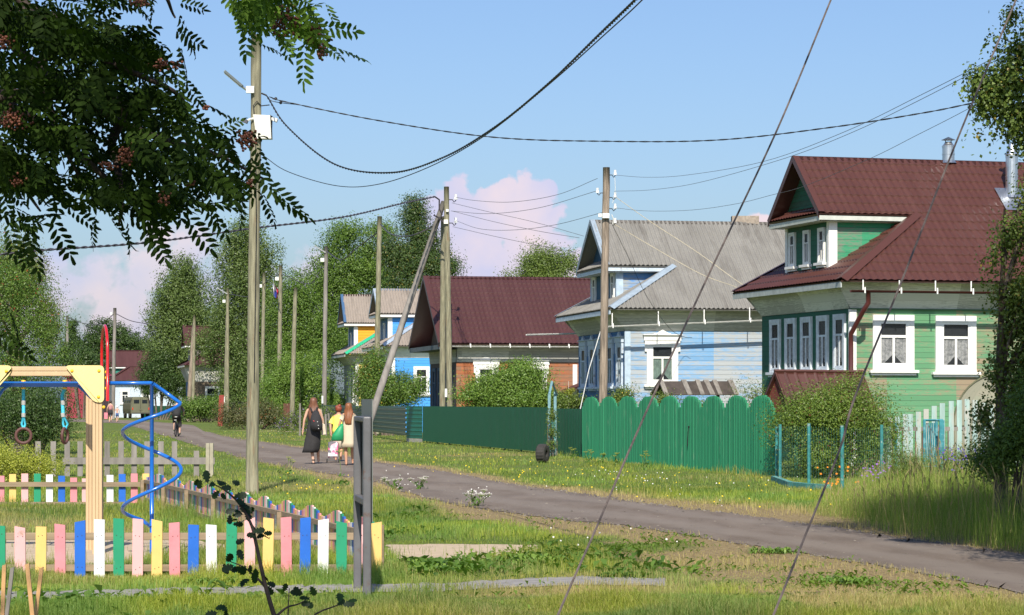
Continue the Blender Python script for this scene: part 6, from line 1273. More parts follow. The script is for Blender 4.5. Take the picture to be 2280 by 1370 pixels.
for (bx_, by_, w_, h_, nb_) in ((550, 310, 26, 24, 70), (10, 95, 18, 26, 40), (24, 268, 34, 22, 90), (280, 345, 20, 26, 70), (240, 370, 16, 12, 30), (355, 145, 22, 14, 40), (630, 45, 24, 34, 80), (655, 60, 20, 20, 40), (700, 65, 16, 12, 25), (714, 118, 12, 16, 28), (690, 90, 12, 10, 16), (455, 240, 7, 8, 8), (310, 5, 26, 12, 30), (40, 400, 20, 16, 30), (365, 445, 20, 12, 20), (560, 405, 10, 12, 10), (420, 410, 14, 8, 12), (395, 145, 14, 10, 16)):
    mb = MB(); rr = random.Random(bx_)
    for i in range(nb_): u_ = rr.gauss(0, .45); v_ = rr.gauss(0, .45); c = P(bx_+u_*w_, by_+v_*h_, 8.45+rr.gauss(0, .03)); mb.ball(c, .0050, 6, 4)
    mb.build('berry_cluster', berm, ro, smooth=True)
# ---------------------------------------------------------------- oak sapling
oak = thing('oak_sapling', (-.62, 7, 0), 'thin dark young oak sapling with lobed leaves in the lower middle foreground', 'sapling'); rg = random.Random(4)
stem = simple('sapling bark', (.045, .03, .025), .8, bmp=0); mb = MB()
main = [(660, 2190), (650, 1500), (610, 1370), (590, 1300), (572, 1220), (560, 1170), (535, 1125), (505, 1095), (470, 1075)]
c = curve([P(a, b_, 7) for a, b_ in main], 50); mb.tube(c, [.009-.0072*i/(len(c)-1) for i in range(len(c))], 6)
brs = [[(593, 1310), (570, 1285), (540, 1262), (510, 1250)], [(615, 1372), (640, 1352), (665, 1345), (690, 1330)], [(645, 1480), (690, 1380), (745, 1350), (775, 1342)], [(660, 1500), (642, 1400), (644, 1310)], [(560, 1170), (575, 1185), (600, 1200)], [(640, 1520), (560, 1420), (500, 1362)]]
for b_ in brs: c = curve([P(x, y, 7+.04*i) for i, (x, y) in enumerate(b_)], 14); mb.tube(c, [.004-.0028*i/(len(c)-1) for i in range(len(c))], 5)
mb.build('stem', stem, oak, smooth=True)
out = [(0, 0), (.12, .05), (.22, .20), (.32, .14), (.42, .32), (.54, .20), (.66, .34), (.78, .22), (.88, .24), (1, 0)]; OL = out+[(a, -b_) for a, b_ in out[-2:0:-1]]; OL = np.array([(a, b_, -.15*a*a+.10*abs(b_)) for a, b_ in OL])
cl = [(468, 1080, 4), (450, 1072, 3), (490, 1085, 4), (515, 1075, 3), (505, 1105, 4), (535, 1125, 5), (520, 1140, 4), (550, 1140, 4), (545, 1165, 3), (520, 1170, 3), (575, 1185, 3), (560, 1195, 3), (590, 1195, 2), (510, 1250, 4), (530, 1265, 4), (545, 1255, 3), (570, 1265, 3), (560, 1285, 3), (545, 1300, 3), (595, 1300, 3), (610, 1290, 2), (495, 1362, 4), (520, 1368, 3), (670, 1330, 4), (690, 1345, 4), (680, 1310, 2), (770, 1342, 3), (750, 1350, 3), (640, 1330, 1)]
VV = []; CC = []; r = np.random.default_rng(5)
for px, py, k in cl:
    for i in range((k+1)//2+(k > 3)):
        q = np.array(P(px+r.normal(0, 8), py+r.normal(0, 5), 7+r.normal(0, .04))); a = r.uniform(0, 6.28); d = np.array([math.cos(a), r.normal(0, .5), math.sin(a)*.8-.1]); d /= np.linalg.norm(d); nn = np.array([r.normal(0, .5), -1+r.normal(0, .5), .6]); y = np.cross(nn, d); y /= np.linalg.norm(y); z = np.cross(d, y); s = r.uniform(.026, .040)
        VV.append((OL*s) @ np.stack([d, y, z])+q); CC.append(np.array([.010, .026, .007])*r.uniform(.8, 1.9))
np_mesh('leaves', np.concatenate(VV), len(OL), LEAFM, oak, np.array(CC))
# tree behind the camera whose shade falls on the sapling
bt_ = thing('maple_tree', (3.4, -1.2, 0), 'spreading leafy tree standing just behind the viewpoint, outside the picture', 'tree')
foliage('crown', [(1.4, 2.6, 4.6, 1.9, 2.0, 1.0), (2.8, 1.0, 5.0, 2.3, 2.2, 1.3), (-.5, 3.7, 4.3, 1.3, 1.3, .8), (-1.2, 4.2, 4.6, 1.0, 1.0, .7), (4.3, -1.5, 5.4, 2.5, 2.5, 1.7)], 5, 16000, .09, 'rowan', 60, bt_, world=True, hide=True, clump=.35, holes=.9)
mb = MB(); mb.tube([(3.4, -1.2, -.1), (3.4, -1.2, 2.5), (3.3, -1.0, 5.5)], [.2, .16, .05], 10)
for c in ((1.2, 2.8, 4.5), (3.0, 1.4, 5.0), (.3, 3.4, 4.3), (4.6, -1.6, 5.6)): mb.tube([(3.4, -1.2, 2.6), Vector((3.4, -1.2, 3.2)).lerp(Vector(c), .55)+Zv*.3, c], [.09, .05, .015], 6)
mb.build('trunk', barkm, bt_, smooth=True)

# ---------------------------------------------------------------- herbs
def umbel(px, py, h, n=1, seed=1, col=(.45, .48, .10), label='yellow green umbel flower stalk', sp=.12):
    b_ = G(px, py); o = thing('umbel_plant', b_, label, 'wild plant', 'umbel plants by the road'); rr = random.Random(seed); mb = MB(); V = []; C_ = []
    for k in range(n):
        tp = b_+Vector((rr.uniform(-sp, sp), rr.uniform(-sp, sp), h*rr.uniform(.7, 1))); mb.tube([b_, b_.lerp(tp, .5)+Vector((rr.uniform(-.02, .02), 0, 0)), tp], .005, 4)
        for j in range(12):
            a = j*2.4; e = tp+Vector((math.cos(a)*.06*rr.uniform(.5, 1), math.sin(a)*.06, .03+rr.uniform(-.01, .01))); mb.tube([tp-Zv*.02, e], .002, 3, cap=False); V += [e+Vector((-.017, 0, -.004)), e+Vector((0, .012, .004)), e+Vector((.017, 0, -.004)), e+Vector((0, -.012, .0))]; C_.append(np.array(col)*rr.uniform(.8, 1.2))
    mb.build('stalk', simple('herb stalk', (.14, .2, .05), .7, bmp=0), o); np_mesh('umbel', np.array([tuple(v) for v in V]), 4, FLM, o, np.array(C_))
    lv = np.array([tuple(b_)]*30)+np.random.default_rng(seed).normal(0, .07, (30, 3)); lv[:, 2] = np.abs(lv[:, 2])*1.5+.03; np_mesh('leaves', leafquads(lv, np.full(30, .09), np.random.default_rng(seed), .4), 4, LEAFM, o, np.array([(.09, .18, .03)]*30)); return o
for i, (px, py, h, n_, lb) in enumerate(((640, 1062, .42, 3, 'tall umbel plant at the near road edge left of the walking women'), (762, 1085, .8, 1, 'single umbel stalk in front of the shopping trolley'), (1279, 1023, .30, 3, 'umbel plant at the left end of the wooden fence'), (1311, 1030, .32, 4, 'umbel plant against the second hump of the wooden fence'), (1340, 1032, .24, 3, 'low umbel plant against the third hump of the wooden fence'), (1376, 1036, .30, 3, 'umbel plant below the fourth hump of the wooden fence'), (1436, 1046, .42, 4, 'tallest umbel plant, crossing the left guy rope at the wooden fence'))): umbel(px, py, h, n_, i+2, label=lb)
for i, (px, py, n_, lb) in enumerate(((880, 1092, 7, 'white yarrow heads beside the notice board at the road edge'), (1058, 1128, 8, 'white yarrow heads at the near road edge in the middle'), (935, 1090, 5, 'small white yarrow to the right of the notice board'))): umbel(px, py, .22, n_, 40+i, (.75, .70, .70), lb, sp=.22)
def rosette(px, py, n, L, pal, seed, label, name='broadleaf_plant', h=.2):
    b_ = G(px, py); o = thing(name, b_, label, 'wild plant'); rr = random.Random(seed); V = []; C_ = []; lo, hi = GRN[pal]
    for i in range(n):
        a = rr.uniform(0, 6.28); s = L*rr.uniform(.5, 1.0); st = b_+Vector((rr.gauss(0, L*1.3), rr.gauss(0, L*1.3), 0)); dv = Vector((math.cos(a), math.sin(a), 0)); sdv = Vector((-dv.y, dv.x, 0)); w_ = s*.15; hh = s*rr.uniform(.25, .8)
        ctr = [st, st+dv*s*.3+Zv*hh*.7, st+dv*s*.65+Zv*hh, st+dv*s+Zv*hh*.6]; t_ = rr.random(); cc_ = [lo[k]*(1-t_)+hi[k]*t_ for k in range(3)]
        for sg in (-1, 1): V += [ctr[0], ctr[1]+sdv*w_*sg, ctr[1], ctr[0]+Zv*.001]; V += [ctr[1], ctr[1]+sdv*w_*sg, ctr[2]+sdv*w_*.8*sg, ctr[2]]; V += [ctr[2], ctr[2]+sdv*w_*.8*sg, ctr[3], ctr[2]+(ctr[3]-ctr[2])*.5]; C_ += [cc_]*3
    np_mesh('leaves', np.array([tuple(v) for v in V]), 4, LEAFM, o, np.array(C_)); return o
rosette(1165, 1257, 180, 0.156, 'bright', 1, 'broad leaved dock at the right end of the sand patch', h=.24); rosette(1250, 1252, 440, 0.077, 'rowan', 2, 'grey green thistle clump right of the sand patch', h=.2); rosette(960, 1275, 210, 0.120, 'bright', 3, 'leafy weeds in front of the sand patch', h=.18); rosette(900, 1265, 180, 0.120, 'bright', 4, 'leafy weeds beside the last yellow picket', h=.2)
rosette(1370, 1285, 280, 0.077, 'rowan', 6, 'dark weed tuft in the dry grass past the sand', h=.12); rosette(150, 1350, 330, 0.084, 'bright', 7, 'nettle patch in front of the near fence at the left', h=.26); rosette(470, 1300, 210, 0.096, 'bright', 8, 'weeds along the foot of the near fence', h=.14)
rosette(1720, 1232, 240, 0.096, 'bright', 9, 'low clover clump on the dry verge at the middle right', h=.06); rosette(1890, 1300, 180, 0.108, 'bright', 10, 'low weed mat on the dry grass at the lower right', h=.06)
flowers('orange_flowers', 'orange marigolds growing below the mesh fence', [(1862+np.random.default_rng(i).normal(0, 24), 1092+np.random.default_rng(i+50).normal(0, 7)) for i in range(20)], .020, (.80, .25, .01), 12, (.1, .42))
flowers('purple_flowers', 'purple asters in the weeds beside the birch trunk', [(2170+np.random.default_rng(i).normal(0, 45), 1090+np.random.default_rng(i+90).normal(0, 5)) for i in range(90)], .017, (.10, .06, .34), 13, (.4, .75))
flowers('purple_flowers', 'purple flowers in the tall grass by the pale picket fence', [(1950+np.random.default_rng(i).normal(0, 16), 1100+np.random.default_rng(i+20).normal(0, 8)) for i in range(30)], .015, (.26, .12, .42), 14, (.25, .55))
tree('loose clump of purple and white garden flowers at the roadside left of the women', [(665, 930, 22, 18), (640, 945, 26, 18), (690, 950, 26, 18), (730, 925, 20, 26), (750, 945, 20, 20)], 122, 4500, .09, 'garden', 50, None, .01, name='flower_bed', cat='flower bed', clump=.3, extra=(.22, (.28, .14, .52)))
# ================================================================ people, van, bicycle
def skinned(name, verts, edges, mat, parent, sub=2):
    """verts: list of (co, rx, ry); one continuous skin grown from the skeleton"""
    me = bpy.data.meshes.new(name); o0 = wloc(parent); me.from_pydata([tuple(Vector(v[0])-o0) for v in verts], edges, []); ob = bpy.data.objects.new(name, me); sc.collection.objects.link(ob)
    ob.modifiers.new('skin', 'SKIN'); 
    if not me.skin_vertices: me.skin_vertices
    sv = me.skin_vertices[0].data if len(me.skin_vertices) else None
    if sv is None:
        bpy.context.view_layer.objects.active = ob; bpy.ops.mesh.customdata_skin_add(); sv = me.skin_vertices[0].data
    for i, v in enumerate(verts): sv[i].radius = (v[1], v[2])
    sv[0].use_root = True
    s = ob.modifiers.new('sub', 'SUBSURF'); s.levels = s.render_levels = sub
    dg_ = bpy.context.evaluated_depsgraph_get(); ev = ob.evaluated_get(dg_); m2 = bpy.data.meshes.new_from_object(ev); ob.modifiers.clear(); ob.data = m2; m2.name = name; bpy.data.meshes.remove(me)
    m2.materials.clear(); m2.materials.append(mat); m2.polygons.foreach_set('use_smooth', [True]*len(m2.polygons)); ob.parent = parent; return ob
def loft(mb, rings, n=20, cap=True):
    """rings: (cx,cy,cz,rx,ry[,wob])"""
    vs = []
    for R_ in rings:
        for k in range(n):
            th = 2*math.pi*k/n; wob = 1+(R_[5] if len(R_) > 5 else 0)*math.sin(th*5+R_[2]*3); vs.append(Vector((R_[0]+R_[3]*math.cos(th)*wob, R_[1]+R_[4]*math.sin(th)*wob, R_[2])))
    m_ = len(rings); fs = [(i*n+k, i*n+(k+1) % n, (i+1)*n+(k+1) % n, (i+1)*n+k) for i in range(m_-1) for k in range(n)]
    if cap: fs += [list(range(n))[::-1], list(range((m_-1)*n, m_*n))]
    mb.add(vs, fs)
skin = simple('skin', (.56, .33, .23), .55, vary=.05, bmp=0); skint = simple('tanned skin', (.48, .25, .15), .55, vary=.05, bmp=0); blk = simple('black cloth', (.022, .021, .023), .85, vary=.25, scale=8, bmp=.2); 
def body(root, o, s, J, mat, build=1.0, fingers=True):
    """J: joints in metres for a 1.70 m figure, local x right, y ahead, z up"""
    V = []; E = []
    def v(p, r1, r2=None): V.append((o+Vector(p)*s, r1*s*build, (r2 or r1)*s*build)); return len(V)-1
    pel = v(J['pelvis'], .125, .09); ab = v(J['waist'], .105, .078); ch = v(J['chest'], .125, .085); sh = v(J['neckbase'], .075, .06); nk = v(J['neck'], .043, .045); hb = v(J['head'], .066, .078); ht = v(Vector(J['head'])+Vector((0, .0, .09)), .066, .078); top = v(Vector(J['head'])+Vector((0, 0, .135)), .03, .035)
    E += [(pel, ab), (ab, ch), (ch, sh), (sh, nk), (nk, hb), (hb, ht), (ht, top)]
    ns = v(Vector(J['head'])+Vector((0, .095, .015)), .014); E.append((hb, ns))
    for sd in ('L', 'R'):
        g = -1 if sd == 'L' else 1
        h = v(Vector(J['pelvis'])+Vector((g*.085, 0, -.05)), .088, .085); k = v(J['knee'+sd], .052, .055); cf = v(Vector(J['knee'+sd]).lerp(Vector(J['ankle'+sd]), .3), .05, .052); a = v(J['ankle'+sd], .029, .032); fd_ = Vector(J.get('toe'+sd, (0, .17, -.06)))
        he = v(Vector(J['ankle'+sd])+Vector((0, -.035, -.05)), .025); tb = v(Vector(J['ankle'+sd])+fd_*.6, .036, .022); tt = v(Vector(J['ankle'+sd])+fd_, .028, .014); E += [(pel, h), (h, k), (k, cf), (cf, a), (a, he), (a, tb), (tb, tt)]
        s0 = v(Vector(J['neckbase'])+Vector((g*.15, 0, -.035)), .05, .048); el = v(J['elbow'+sd], .034); wr_ = v(J['wrist'+sd], .022, .02); dv = (Vector(J['wrist'+sd])-Vector(J['elbow'+sd])).normalized(); pm = v(Vector(J['wrist'+sd])+dv*.055, .032, .016); E += [(sh, s0), (s0, el), (el, wr_), (wr_, pm)]
        if fingers:
            sv_ = dv.cross(Vector((1, 0, 0))).normalized(); sv_ = sv_ if sv_.length > .1 else Vector((0, 1, 0)); pc_ = Vector(J['wrist'+sd])+dv*.055
            for i, L in enumerate((.062, .072, .068, .052)):
                b0 = pc_+sv_*(i-1.5)*.019+dv*.03; f1 = v(b0, .0095); f2 = v(b0+dv*L*.5+Vector((-g*.008, 0, 0)), .008); f3 = v(b0+dv*L+Vector((-g*.026, 0, 0)), .0065); E += [(pm, f1), (f1, f2), (f2, f3)]
            t1 = v(Vector(J['wrist'+sd])+dv*.03+sv_*.035+Vector((-g*.01, 0, 0)), .010); t2 = v(Vector(J['wrist'+sd])+dv*.06+sv_*.05+Vector((-g*.02, 0, 0)), .008); E += [(wr_, t1), (t1, t2)]
    return skinned('body', V, E, mat, root, 2)
def std(**k):
    J = dict(pelvis=(0, 0, .92), waist=(0, 0, 1.08), chest=(0, 0, 1.26), neckbase=(0, -.005, 1.42), neck=(0, .0, 1.49), head=(0, .015, 1.56), kneeL=(-.09, .12, .50), ankleL=(-.085, .0, .09), kneeR=(.09, .06, .48), ankleR=(.085, -.28, .20), toeR=(0, .10, -.14),
             elbowL=(-.25, -.03, 1.13), wristL=(-.28, .02, .88), elbowR=(.24, .02, 1.13), wristR=(.26, .10, .90)); J.update(k); return J
def hairmb(o, s, J, L, w_, back=.085, wavy=.1):
    mb = MB(); h = Vector(J['head']); rings = []; top = h.z+.155
    for f, rx, ry in ((0, .015, .02), (.04, .06, .07), (.14, .088, .098), (.32, .096, .105), (.5, .098, .10)): rings.append((h.x, h.y-.012, top-f*.32, rx, ry))
    n = 7
    for i in range(1, n+1): f = i/n; rings.append((h.x+.01*math.sin(i), h.y-.02-back*min(1, f*1.6), top-.16-(L-.16)*f, w_*(1-.35*f*f), .065*(1-.4*f), wavy))
    R_ = [(o.x+a[0]*s, o.y+a[1]*s, o.z+a[2]*s, a[3]*s, a[4]*s)+((a[5],) if len(a) > 5 else ()) for a in rings]; loft(mb, R_[::-1], 22); return mb
def L_(mb, o, s, rings, n=22): loft(mb, [(o.x+a[0]*s, o.y+a[1]*s, o.z+a[2]*s, a[3]*s, a[4]*s)+tuple(a[5:]) for a in rings], n)
# woman in black
o = G(698, 1034); s = 1.0; p1 = thing('person', o, 'woman in a long black dress with long brown hair and black backpack walking away', 'person')
J = std(kneeL=(-.07, .06, .50), ankleL=(.0, -.02, .075), kneeR=(.10, .16, .50), ankleR=(.10, .34, .10), toeR=(0, .15, -.02), elbowL=(-.235, -.02, 1.13), wristL=(-.27, .0, .87)); body(p1, o, s, J, skin)
mb = MB(); L_(mb, o, s, [(-.10, 0, .30, .20, .14, .09), (-.06, 0, .40, .21, .16, .08), (-.03, 0, .60, .205, .15, .05), (0, 0, .80, .185, .135, .02), (0, 0, .94, .17, .125), (0, 0, 1.08, .135, .10), (0, 0, 1.25, .165, .11), (0, 0, 1.36, .155, .095), (0, 0, 1.43, .075, .06)])
mb.build('dress', simple('charcoal dress', (.026, .024, .025), .85, vary=.2, scale=6, bmp=.3), p1, smooth=True)
hairmb(o, s, J, .62, .125).build('hair', simple('long brown hair', (.16, .065, .035), .5, vary=.4, scale=10, st=(6, 6, .6), bmp=.4), p1, smooth=True)
for a in ('L',): mb = MB(); q = o+Vector(J['ankle'+a])*s; mb.tube([q+Vector((0, 0, .02)), q+Vector((0, 0, .05))], .042, 10); mb.prism([q+Vector((-.04, -.08, -.072)), q+Vector((.04, -.08, -.072)), q+Vector((.045, .17, -.072)), q+Vector((-.045, .17, -.072))], (0, 0, .018)); mb.build('sandal', blk, p1)
bp = thing('backpack', o+Vector((.06, -.2, .95)), 'round black backpack with small badges on the back of the woman in black', 'backpack'); mb = MB(); L_(mb, o, s, [(.10, -.21, .86, .10, .06), (.10, -.24, .90, .15, .10), (.09, -.25, 1.02, .165, .115), (.08, -.23, 1.18, .14, .10), (.07, -.19, 1.32, .09, .06), (.07, -.16, 1.38, .04, .03)]); mb.build('sack', blk, bp, smooth=True)
mb = MB(); mb.tube([o+Vector((.07, -.17, 1.36)), o+Vector((.10, -.08, 1.45)), o+Vector((.10, .06, 1.42))], .022, 6); mb.tube([o+Vector((-.02, -.17, 1.34)), o+Vector((-.07, -.06, 1.45)), o+Vector((-.08, .07, 1.4))], .022, 6); mb.build('strap', blk, bp)
mb = MB(); mb.tube([o+Vector((.02, -.345, 1.12)), o+Vector((.05, -.35, 1.10))], .011, 5); mb.build('badge', simple('red badge', (.6, .03, .04), .5, bmp=0), bp); mb = MB()
for a, b_ in ((.13, 1.09), (.15, 1.0), (.16, .92)): mb.ball(o+Vector((a, -.36, b_)), .011, 6, 4)
mb.build('badge', whitem, bp)
tb = thing('tote_bag', o+Vector((.27, -.02, .80)), 'cream cloth tote bag at the right hip of the woman in black', 'bag'); mb = MB(); mb.prism([o+Vector(q) for q in ((.20, -.05, .74), (.33, -.05, .76), (.30, -.05, 1.02), (.22, -.05, 1.06))], (0, .09, 0)); mb.build('sack', simple('cream canvas', (.62, .52, .40), .85, bmp=.2), tb, bevel=.02); mb = MB(); mb.tube([o+Vector((.25, 0, 1.03)), o+Vector((.24, .0, 1.2)), o+Vector((.19, .0, 1.42))], .008, 4); mb.build('handle', simple('cream canvas', (.62, .52, .40)), tb)
# woman in yellow
o = G(754, 1028); s = .87; p2 = thing('person', o, 'woman in a yellow top with short red hair pulling a shopping trolley', 'person'); J = std(elbowL=(-.25, -.06, 1.13), wristL=(-.22, -.16, .88)); body(p2, o, s, J, skint, 1.08)
mb = MB(); L_(mb, o, s, [(0, 0, .86, .20, .15), (0, 0, .98, .20, .145), (0, 0, 1.12, .175, .13), (0, 0, 1.28, .19, .13), (0, 0, 1.38, .17, .11), (0, 0, 1.44, .08, .07)])
for g in (-1, 1): mb.tube([o+Vector((g*.12, 0, 1.38))*s, o+Vector((g*.20, -.01, 1.27))*s, o+Vector((g*.235, -.03, 1.17))*s], [.075*s, .07*s, .075*s], 10)
mb.build('blouse', simple('yellow blouse', (.80, .74, .13), .8, vary=.08, bmp=.2), p2, smooth=True)
mb = MB(); L_(mb, o, s, [(0, 0, .42, .21, .16, .04), (0, 0, .6, .20, .16), (0, 0, .88, .19, .145)]); mb.build('skirt', simple('beige skirt', (.50, .42, .32), .85), p2, smooth=True)
mb = MB(); h = o+Vector(J['head'])*s; mb.ball(h+Vector((0, -.02, .06)), .108*s, 14, 10, (1, 1.05, 1.05)); mb.ball(h+Vector((.03, -.06, .15))*s, .05, 8, 6); mb.ball(h+Vector((-.04, -.07, .11))*s, .055, 8, 6); mb.build('hair', simple('red hair', (.24, .05, .025), .6, vary=.4, scale=20, bmp=.5), p2, smooth=True)
# woman in beige
o = G(776, 1037); s = .92; p3 = thing('person', o, 'woman in a short beige dress with long auburn hair, partly behind the notice board', 'person'); J = std(kneeR=(.09, .14, .5), ankleR=(.1, .26, .1), toeR=(0, .15, -.03), wristR=(.26, .02, .86), ankleL=(-.06, -.02, .075), kneeL=(-.08, .04, .5)); body(p3, o, s, J, skint)
mb = MB(); L_(mb, o, s, [(0, 0, .50, .215, .16, .04), (0, 0, .62, .205, .155, .02), (0, 0, .80, .19, .14), (0, 0, 1.05, .165, .12), (0, 0, 1.26, .18, .115), (0, 0, 1.38, .165, .10), (0, 0, 1.44, .075, .06)])
for g in (-1, 1): mb.tube([o+Vector((g*.12, 0, 1.38))*s, o+Vector((g*.20, -.01, 1.25))*s], [.07*s, .07*s], 10)
mb.build('dress', simple('beige dress', (.56, .47, .34), .85, vary=.06, bmp=.3), p3, smooth=True); hairmb(o, s, J, .60, .12).build('hair', simple('auburn hair', (.22, .08, .03), .5, vary=.4, scale=10, st=(6, 6, .6), bmp=.4), p3, smooth=True)
gb = thing('drawstring_bag', o+Vector((-.22, -.15, .9)), 'green drawstring bag hanging at the left of the woman in beige', 'bag'); mb = MB(); L_(mb, o, 1, [(-.27, -.15, .62, .12, .05), (-.27, -.16, .66, .155, .08), (-.25, -.16, .78, .14, .085), (-.20, -.15, .94, .085, .06), (-.15, -.13, 1.05, .03, .03)]); mb.build('sack', simple('green nylon', (.015, .26, .10), .5, vary=.2, scale=5, bmp=.3), gb, smooth=True); mb = MB(); mb.tube([o+Vector((-.15, -.13, 1.04)), o+Vector((-.10, -.12, 1.2)), o+Vector((-.09, -.06, 1.28))], .008, 4); mb.build('cord', blk, gb)
# trolley
q = G(741, 1031); tr_ = thing('shopping_trolley', q, 'pink, white and grey patterned two wheeled shopping trolley', 'shopping trolley'); m, t, b = newmat('patterned trolley cloth'); vo = t.nodes.new('ShaderNodeTexVoronoi'); vo.inputs['Scale'].default_value = 16; t.links.new(mapping(t), vo.inputs['Vector']); sp_ = t.nodes.new('ShaderNodeSeparateXYZ'); t.links.new(vo.outputs['Color'], sp_.inputs[0]); t.links.new(ramp(t, sp_.outputs[0], [(.0, (.55, .10, .22)), (.33, (.60, .58, .60)), (.55, (.10, .09, .11)), (.7, (.65, .35, .42))]), b.inputs['Base Color']); t.node_tree if False else None
for n_ in t.nodes:
    if n_.type == 'VALTORGB': n_.color_ramp.interpolation = 'CONSTANT'
mb = MB(); mb.prism([q+Vector(a) for a in ((-.13, 0, .14), (.13, 0, .14), (.14, .08, .52), (.09, .09, .56), (-.09, .09, .56), (-.13, .08, .52))], (0, .16, 0)); mb.build('bag', m, tr_, bevel=.025)
mb = MB(); mb.box(q+Vector((0, -.01, .20)), (.24, .02, .05)); mb.build('white_band', whitem, tr_); mb = MB()
for g in (-.12, .12): mb.tube([q+Vector((g, .02, .05)), q+Vector((g, .10, .55))], .009, 5)
mb.tube([q+Vector((-.15, .03, .06)), q+Vector((.15, .03, .06))], .008, 5); mb.tube([q+Vector((-.05, .10, .55)), q+Vector((.02, .26, .80)), q+Vector((.06, .26, .80))], .01, 5); mb.build('frame', greywire, tr_); 
for g in (-.155, .155): mb = MB(); mb.tube([q+Vector((g-.012, .04, .055)), q+Vector((g+.012, .04, .055))], .055, 14); mb.build('wheel', blk, tr_)
# far pair
o = G(246, 941); s = .98; p4 = thing('person', o, 'far adult in a pinkish top and black shorts walking beside a child', 'person'); J = std(); body(p4, o, s, J, skin, 1.1, False)
mb = MB(); L_(mb, o, s, [(0, 0, .98, .17, .13), (0, 0, 1.15, .15, .12), (0, 0, 1.3, .18, .12), (0, 0, 1.43, .09, .07)]); mb.build('top', simple('dusty pink top', (.42, .20, .20), .8), p4, smooth=True)
mb = MB(); L_(mb, o, s, [(0, 0, .62, .19, .14), (0, 0, .8, .19, .14), (0, 0, 1.0, .165, .125)]); mb.build('shorts', blk, p4, smooth=True); mb = MB(); mb.ball(o+Vector((0, -.0, 1.63))*s, .115, 12, 8); mb.build('hair', simple('dark hair', (.035, .025, .02), .6), p4, smooth=True)
bg_ = thing('bag', o+Vector((-.32, 0, .6)), 'pink bag carried by the far adult', 'bag'); mb = MB(); mb.box(o+Vector((-.34, 0, .52)), (.28, .2, .5)); mb.tube([o+Vector((-.3, 0, .76)), o+Vector((-.27, .02, .9))], .01, 4); mb.build('sack', simple('pink cloth', (.60, .20, .24), .8), bg_, bevel=.06)
o = G(261, 940.5); s = .74; p5 = thing('person', o, 'far bare chested child in blue shorts and a white cap', 'person'); J = std(); body(p5, o, s, J, skin, 1.0, False); mb = MB(); L_(mb, o, s, [(0, 0, .66, .17, .13), (0, 0, .8, .17, .13), (0, 0, .98, .15, .12)]); mb.build('shorts', simple('blue shorts', (.05, .09, .22), .8), p5, smooth=True); mb = MB(); mb.ball(o+Vector((0, 0, 1.64))*s, .10, 12, 8, (1, 1, .9)); mb.build('cap', whitem, p5, smooth=True)
# cyclist
o = G(391, 973); d_c = o.y; bk = thing('bicycle', o, 'bicycle ridden away along the dirt road, seen from behind', 'bicycle')
def wheel(c, n='wheel'):
    mb = MB(); mb.tube([c+Vector((0, math.cos(t_)*.33, math.sin(t_)*.33)) for t_ in np.linspace(0, 2*math.pi, 33)], .022, 8, cap=False); w_ = mb.build(n, blk, bk, smooth=True); mb = MB(); mb.tube([c-Vector((.03, 0, 0)), c+Vector((.03, 0, 0))], .02, 8)
    for i in range(12): a = i*math.pi/6; mb.tube([c, c+Vector((0, math.cos(a)*.32, math.sin(a)*.32))], .0025, 3, cap=False)
    mb.build('spokes', greywire, w_)
wheel(o+Vector((0, 0, .35))); wheel(o+Vector((0, 1.05, .35))); frm = simple('dark bicycle frame', (.05, .05, .055), .4, bmp=0)
mb = MB(); A, Bk_, C_, D_ = o+Vector((0, 0, .35)), o+Vector((0, .42, .30)), o+Vector((0, .26, .85)), o+Vector((0, .86, .82))
for a, b_ in ((A, Bk_), (A, C_), (Bk_, C_), (Bk_, D_), (C_, D_), (D_, o+Vector((0, 1.05, .35))), (D_, D_+Vector((0, -.03, .18)))): mb.tube([a, b_], .018, 6)
mb.tube([D_+Vector((-.28, -.05, .2)), D_+Vector((0, -.03, .18)), D_+Vector((.28, -.05, .2))], .014, 6); mb.build('frame', frm, bk); mb = MB(); mb.ball(C_+Vector((0, -.03, .07)), .12, 10, 6, (.8, 1.1, .35)); mb.build('saddle', whitem, bk, smooth=True); mb = MB(); mb.box(A+Vector((0, -.05, .42)), (.09, .25, .02)); mb.build('mudguard', whitem, bk)
mb = MB(); mb.box(Bk_+Vector((-.12, 0, -.16)), (.09, .08, .02)); mb.box(Bk_+Vector((.12, 0, .16)), (.09, .08, .02)); mb.build('pedal', blk, bk)
p6 = thing('person', o+Vector((0, .3, 0)), 'cyclist in black clothes riding away from the camera', 'person'); J = dict(pelvis=(0, .25, 1.0), waist=(0, .30, 1.14), chest=(0, .40, 1.30), neckbase=(0, .50, 1.44), neck=(0, .54, 1.50), head=(0, .57, 1.57), kneeL=(-.12, .55, .78), ankleL=(-.12, .40, .36), kneeR=(.13, .50, .62), ankleR=(.13, .42, .20), toeL=(0, .16, -.04), toeR=(0, .16, -.05), elbowL=(-.30, .58, 1.22), wristL=(-.28, .76, 1.06), elbowR=(.30, .58, 1.22), wristR=(.28, .76, 1.06)); body(p6, o, 1.0, J, skin, 1.1)
mb = MB(); L_(mb, o, 1, [(0, .26, .93, .19, .15), (0, .30, 1.1, .18, .15), (0, .40, 1.30, .21, .14), (0, .48, 1.42, .16, .11), (0, .52, 1.48, .08, .07)])
for g in (-1, 1): mb.tube([o+Vector((g*.14, .48, 1.40)), o+Vector((g*.26, .55, 1.27)), o+Vector((g*.29, .62, 1.18))], .065, 10)
mb.build('shirt', blk, p6, smooth=True); mb = MB()
for g in ('L', 'R'): hp = o+Vector((-.09 if g == 'L' else .09, .26, .96)); kn = o+Vector(J['knee'+g]); mb.tube([hp, hp.lerp(kn, .6), kn, kn.lerp(o+Vector(J['ankle'+g]), .35)], [.12, .11, .09, .085], 10)
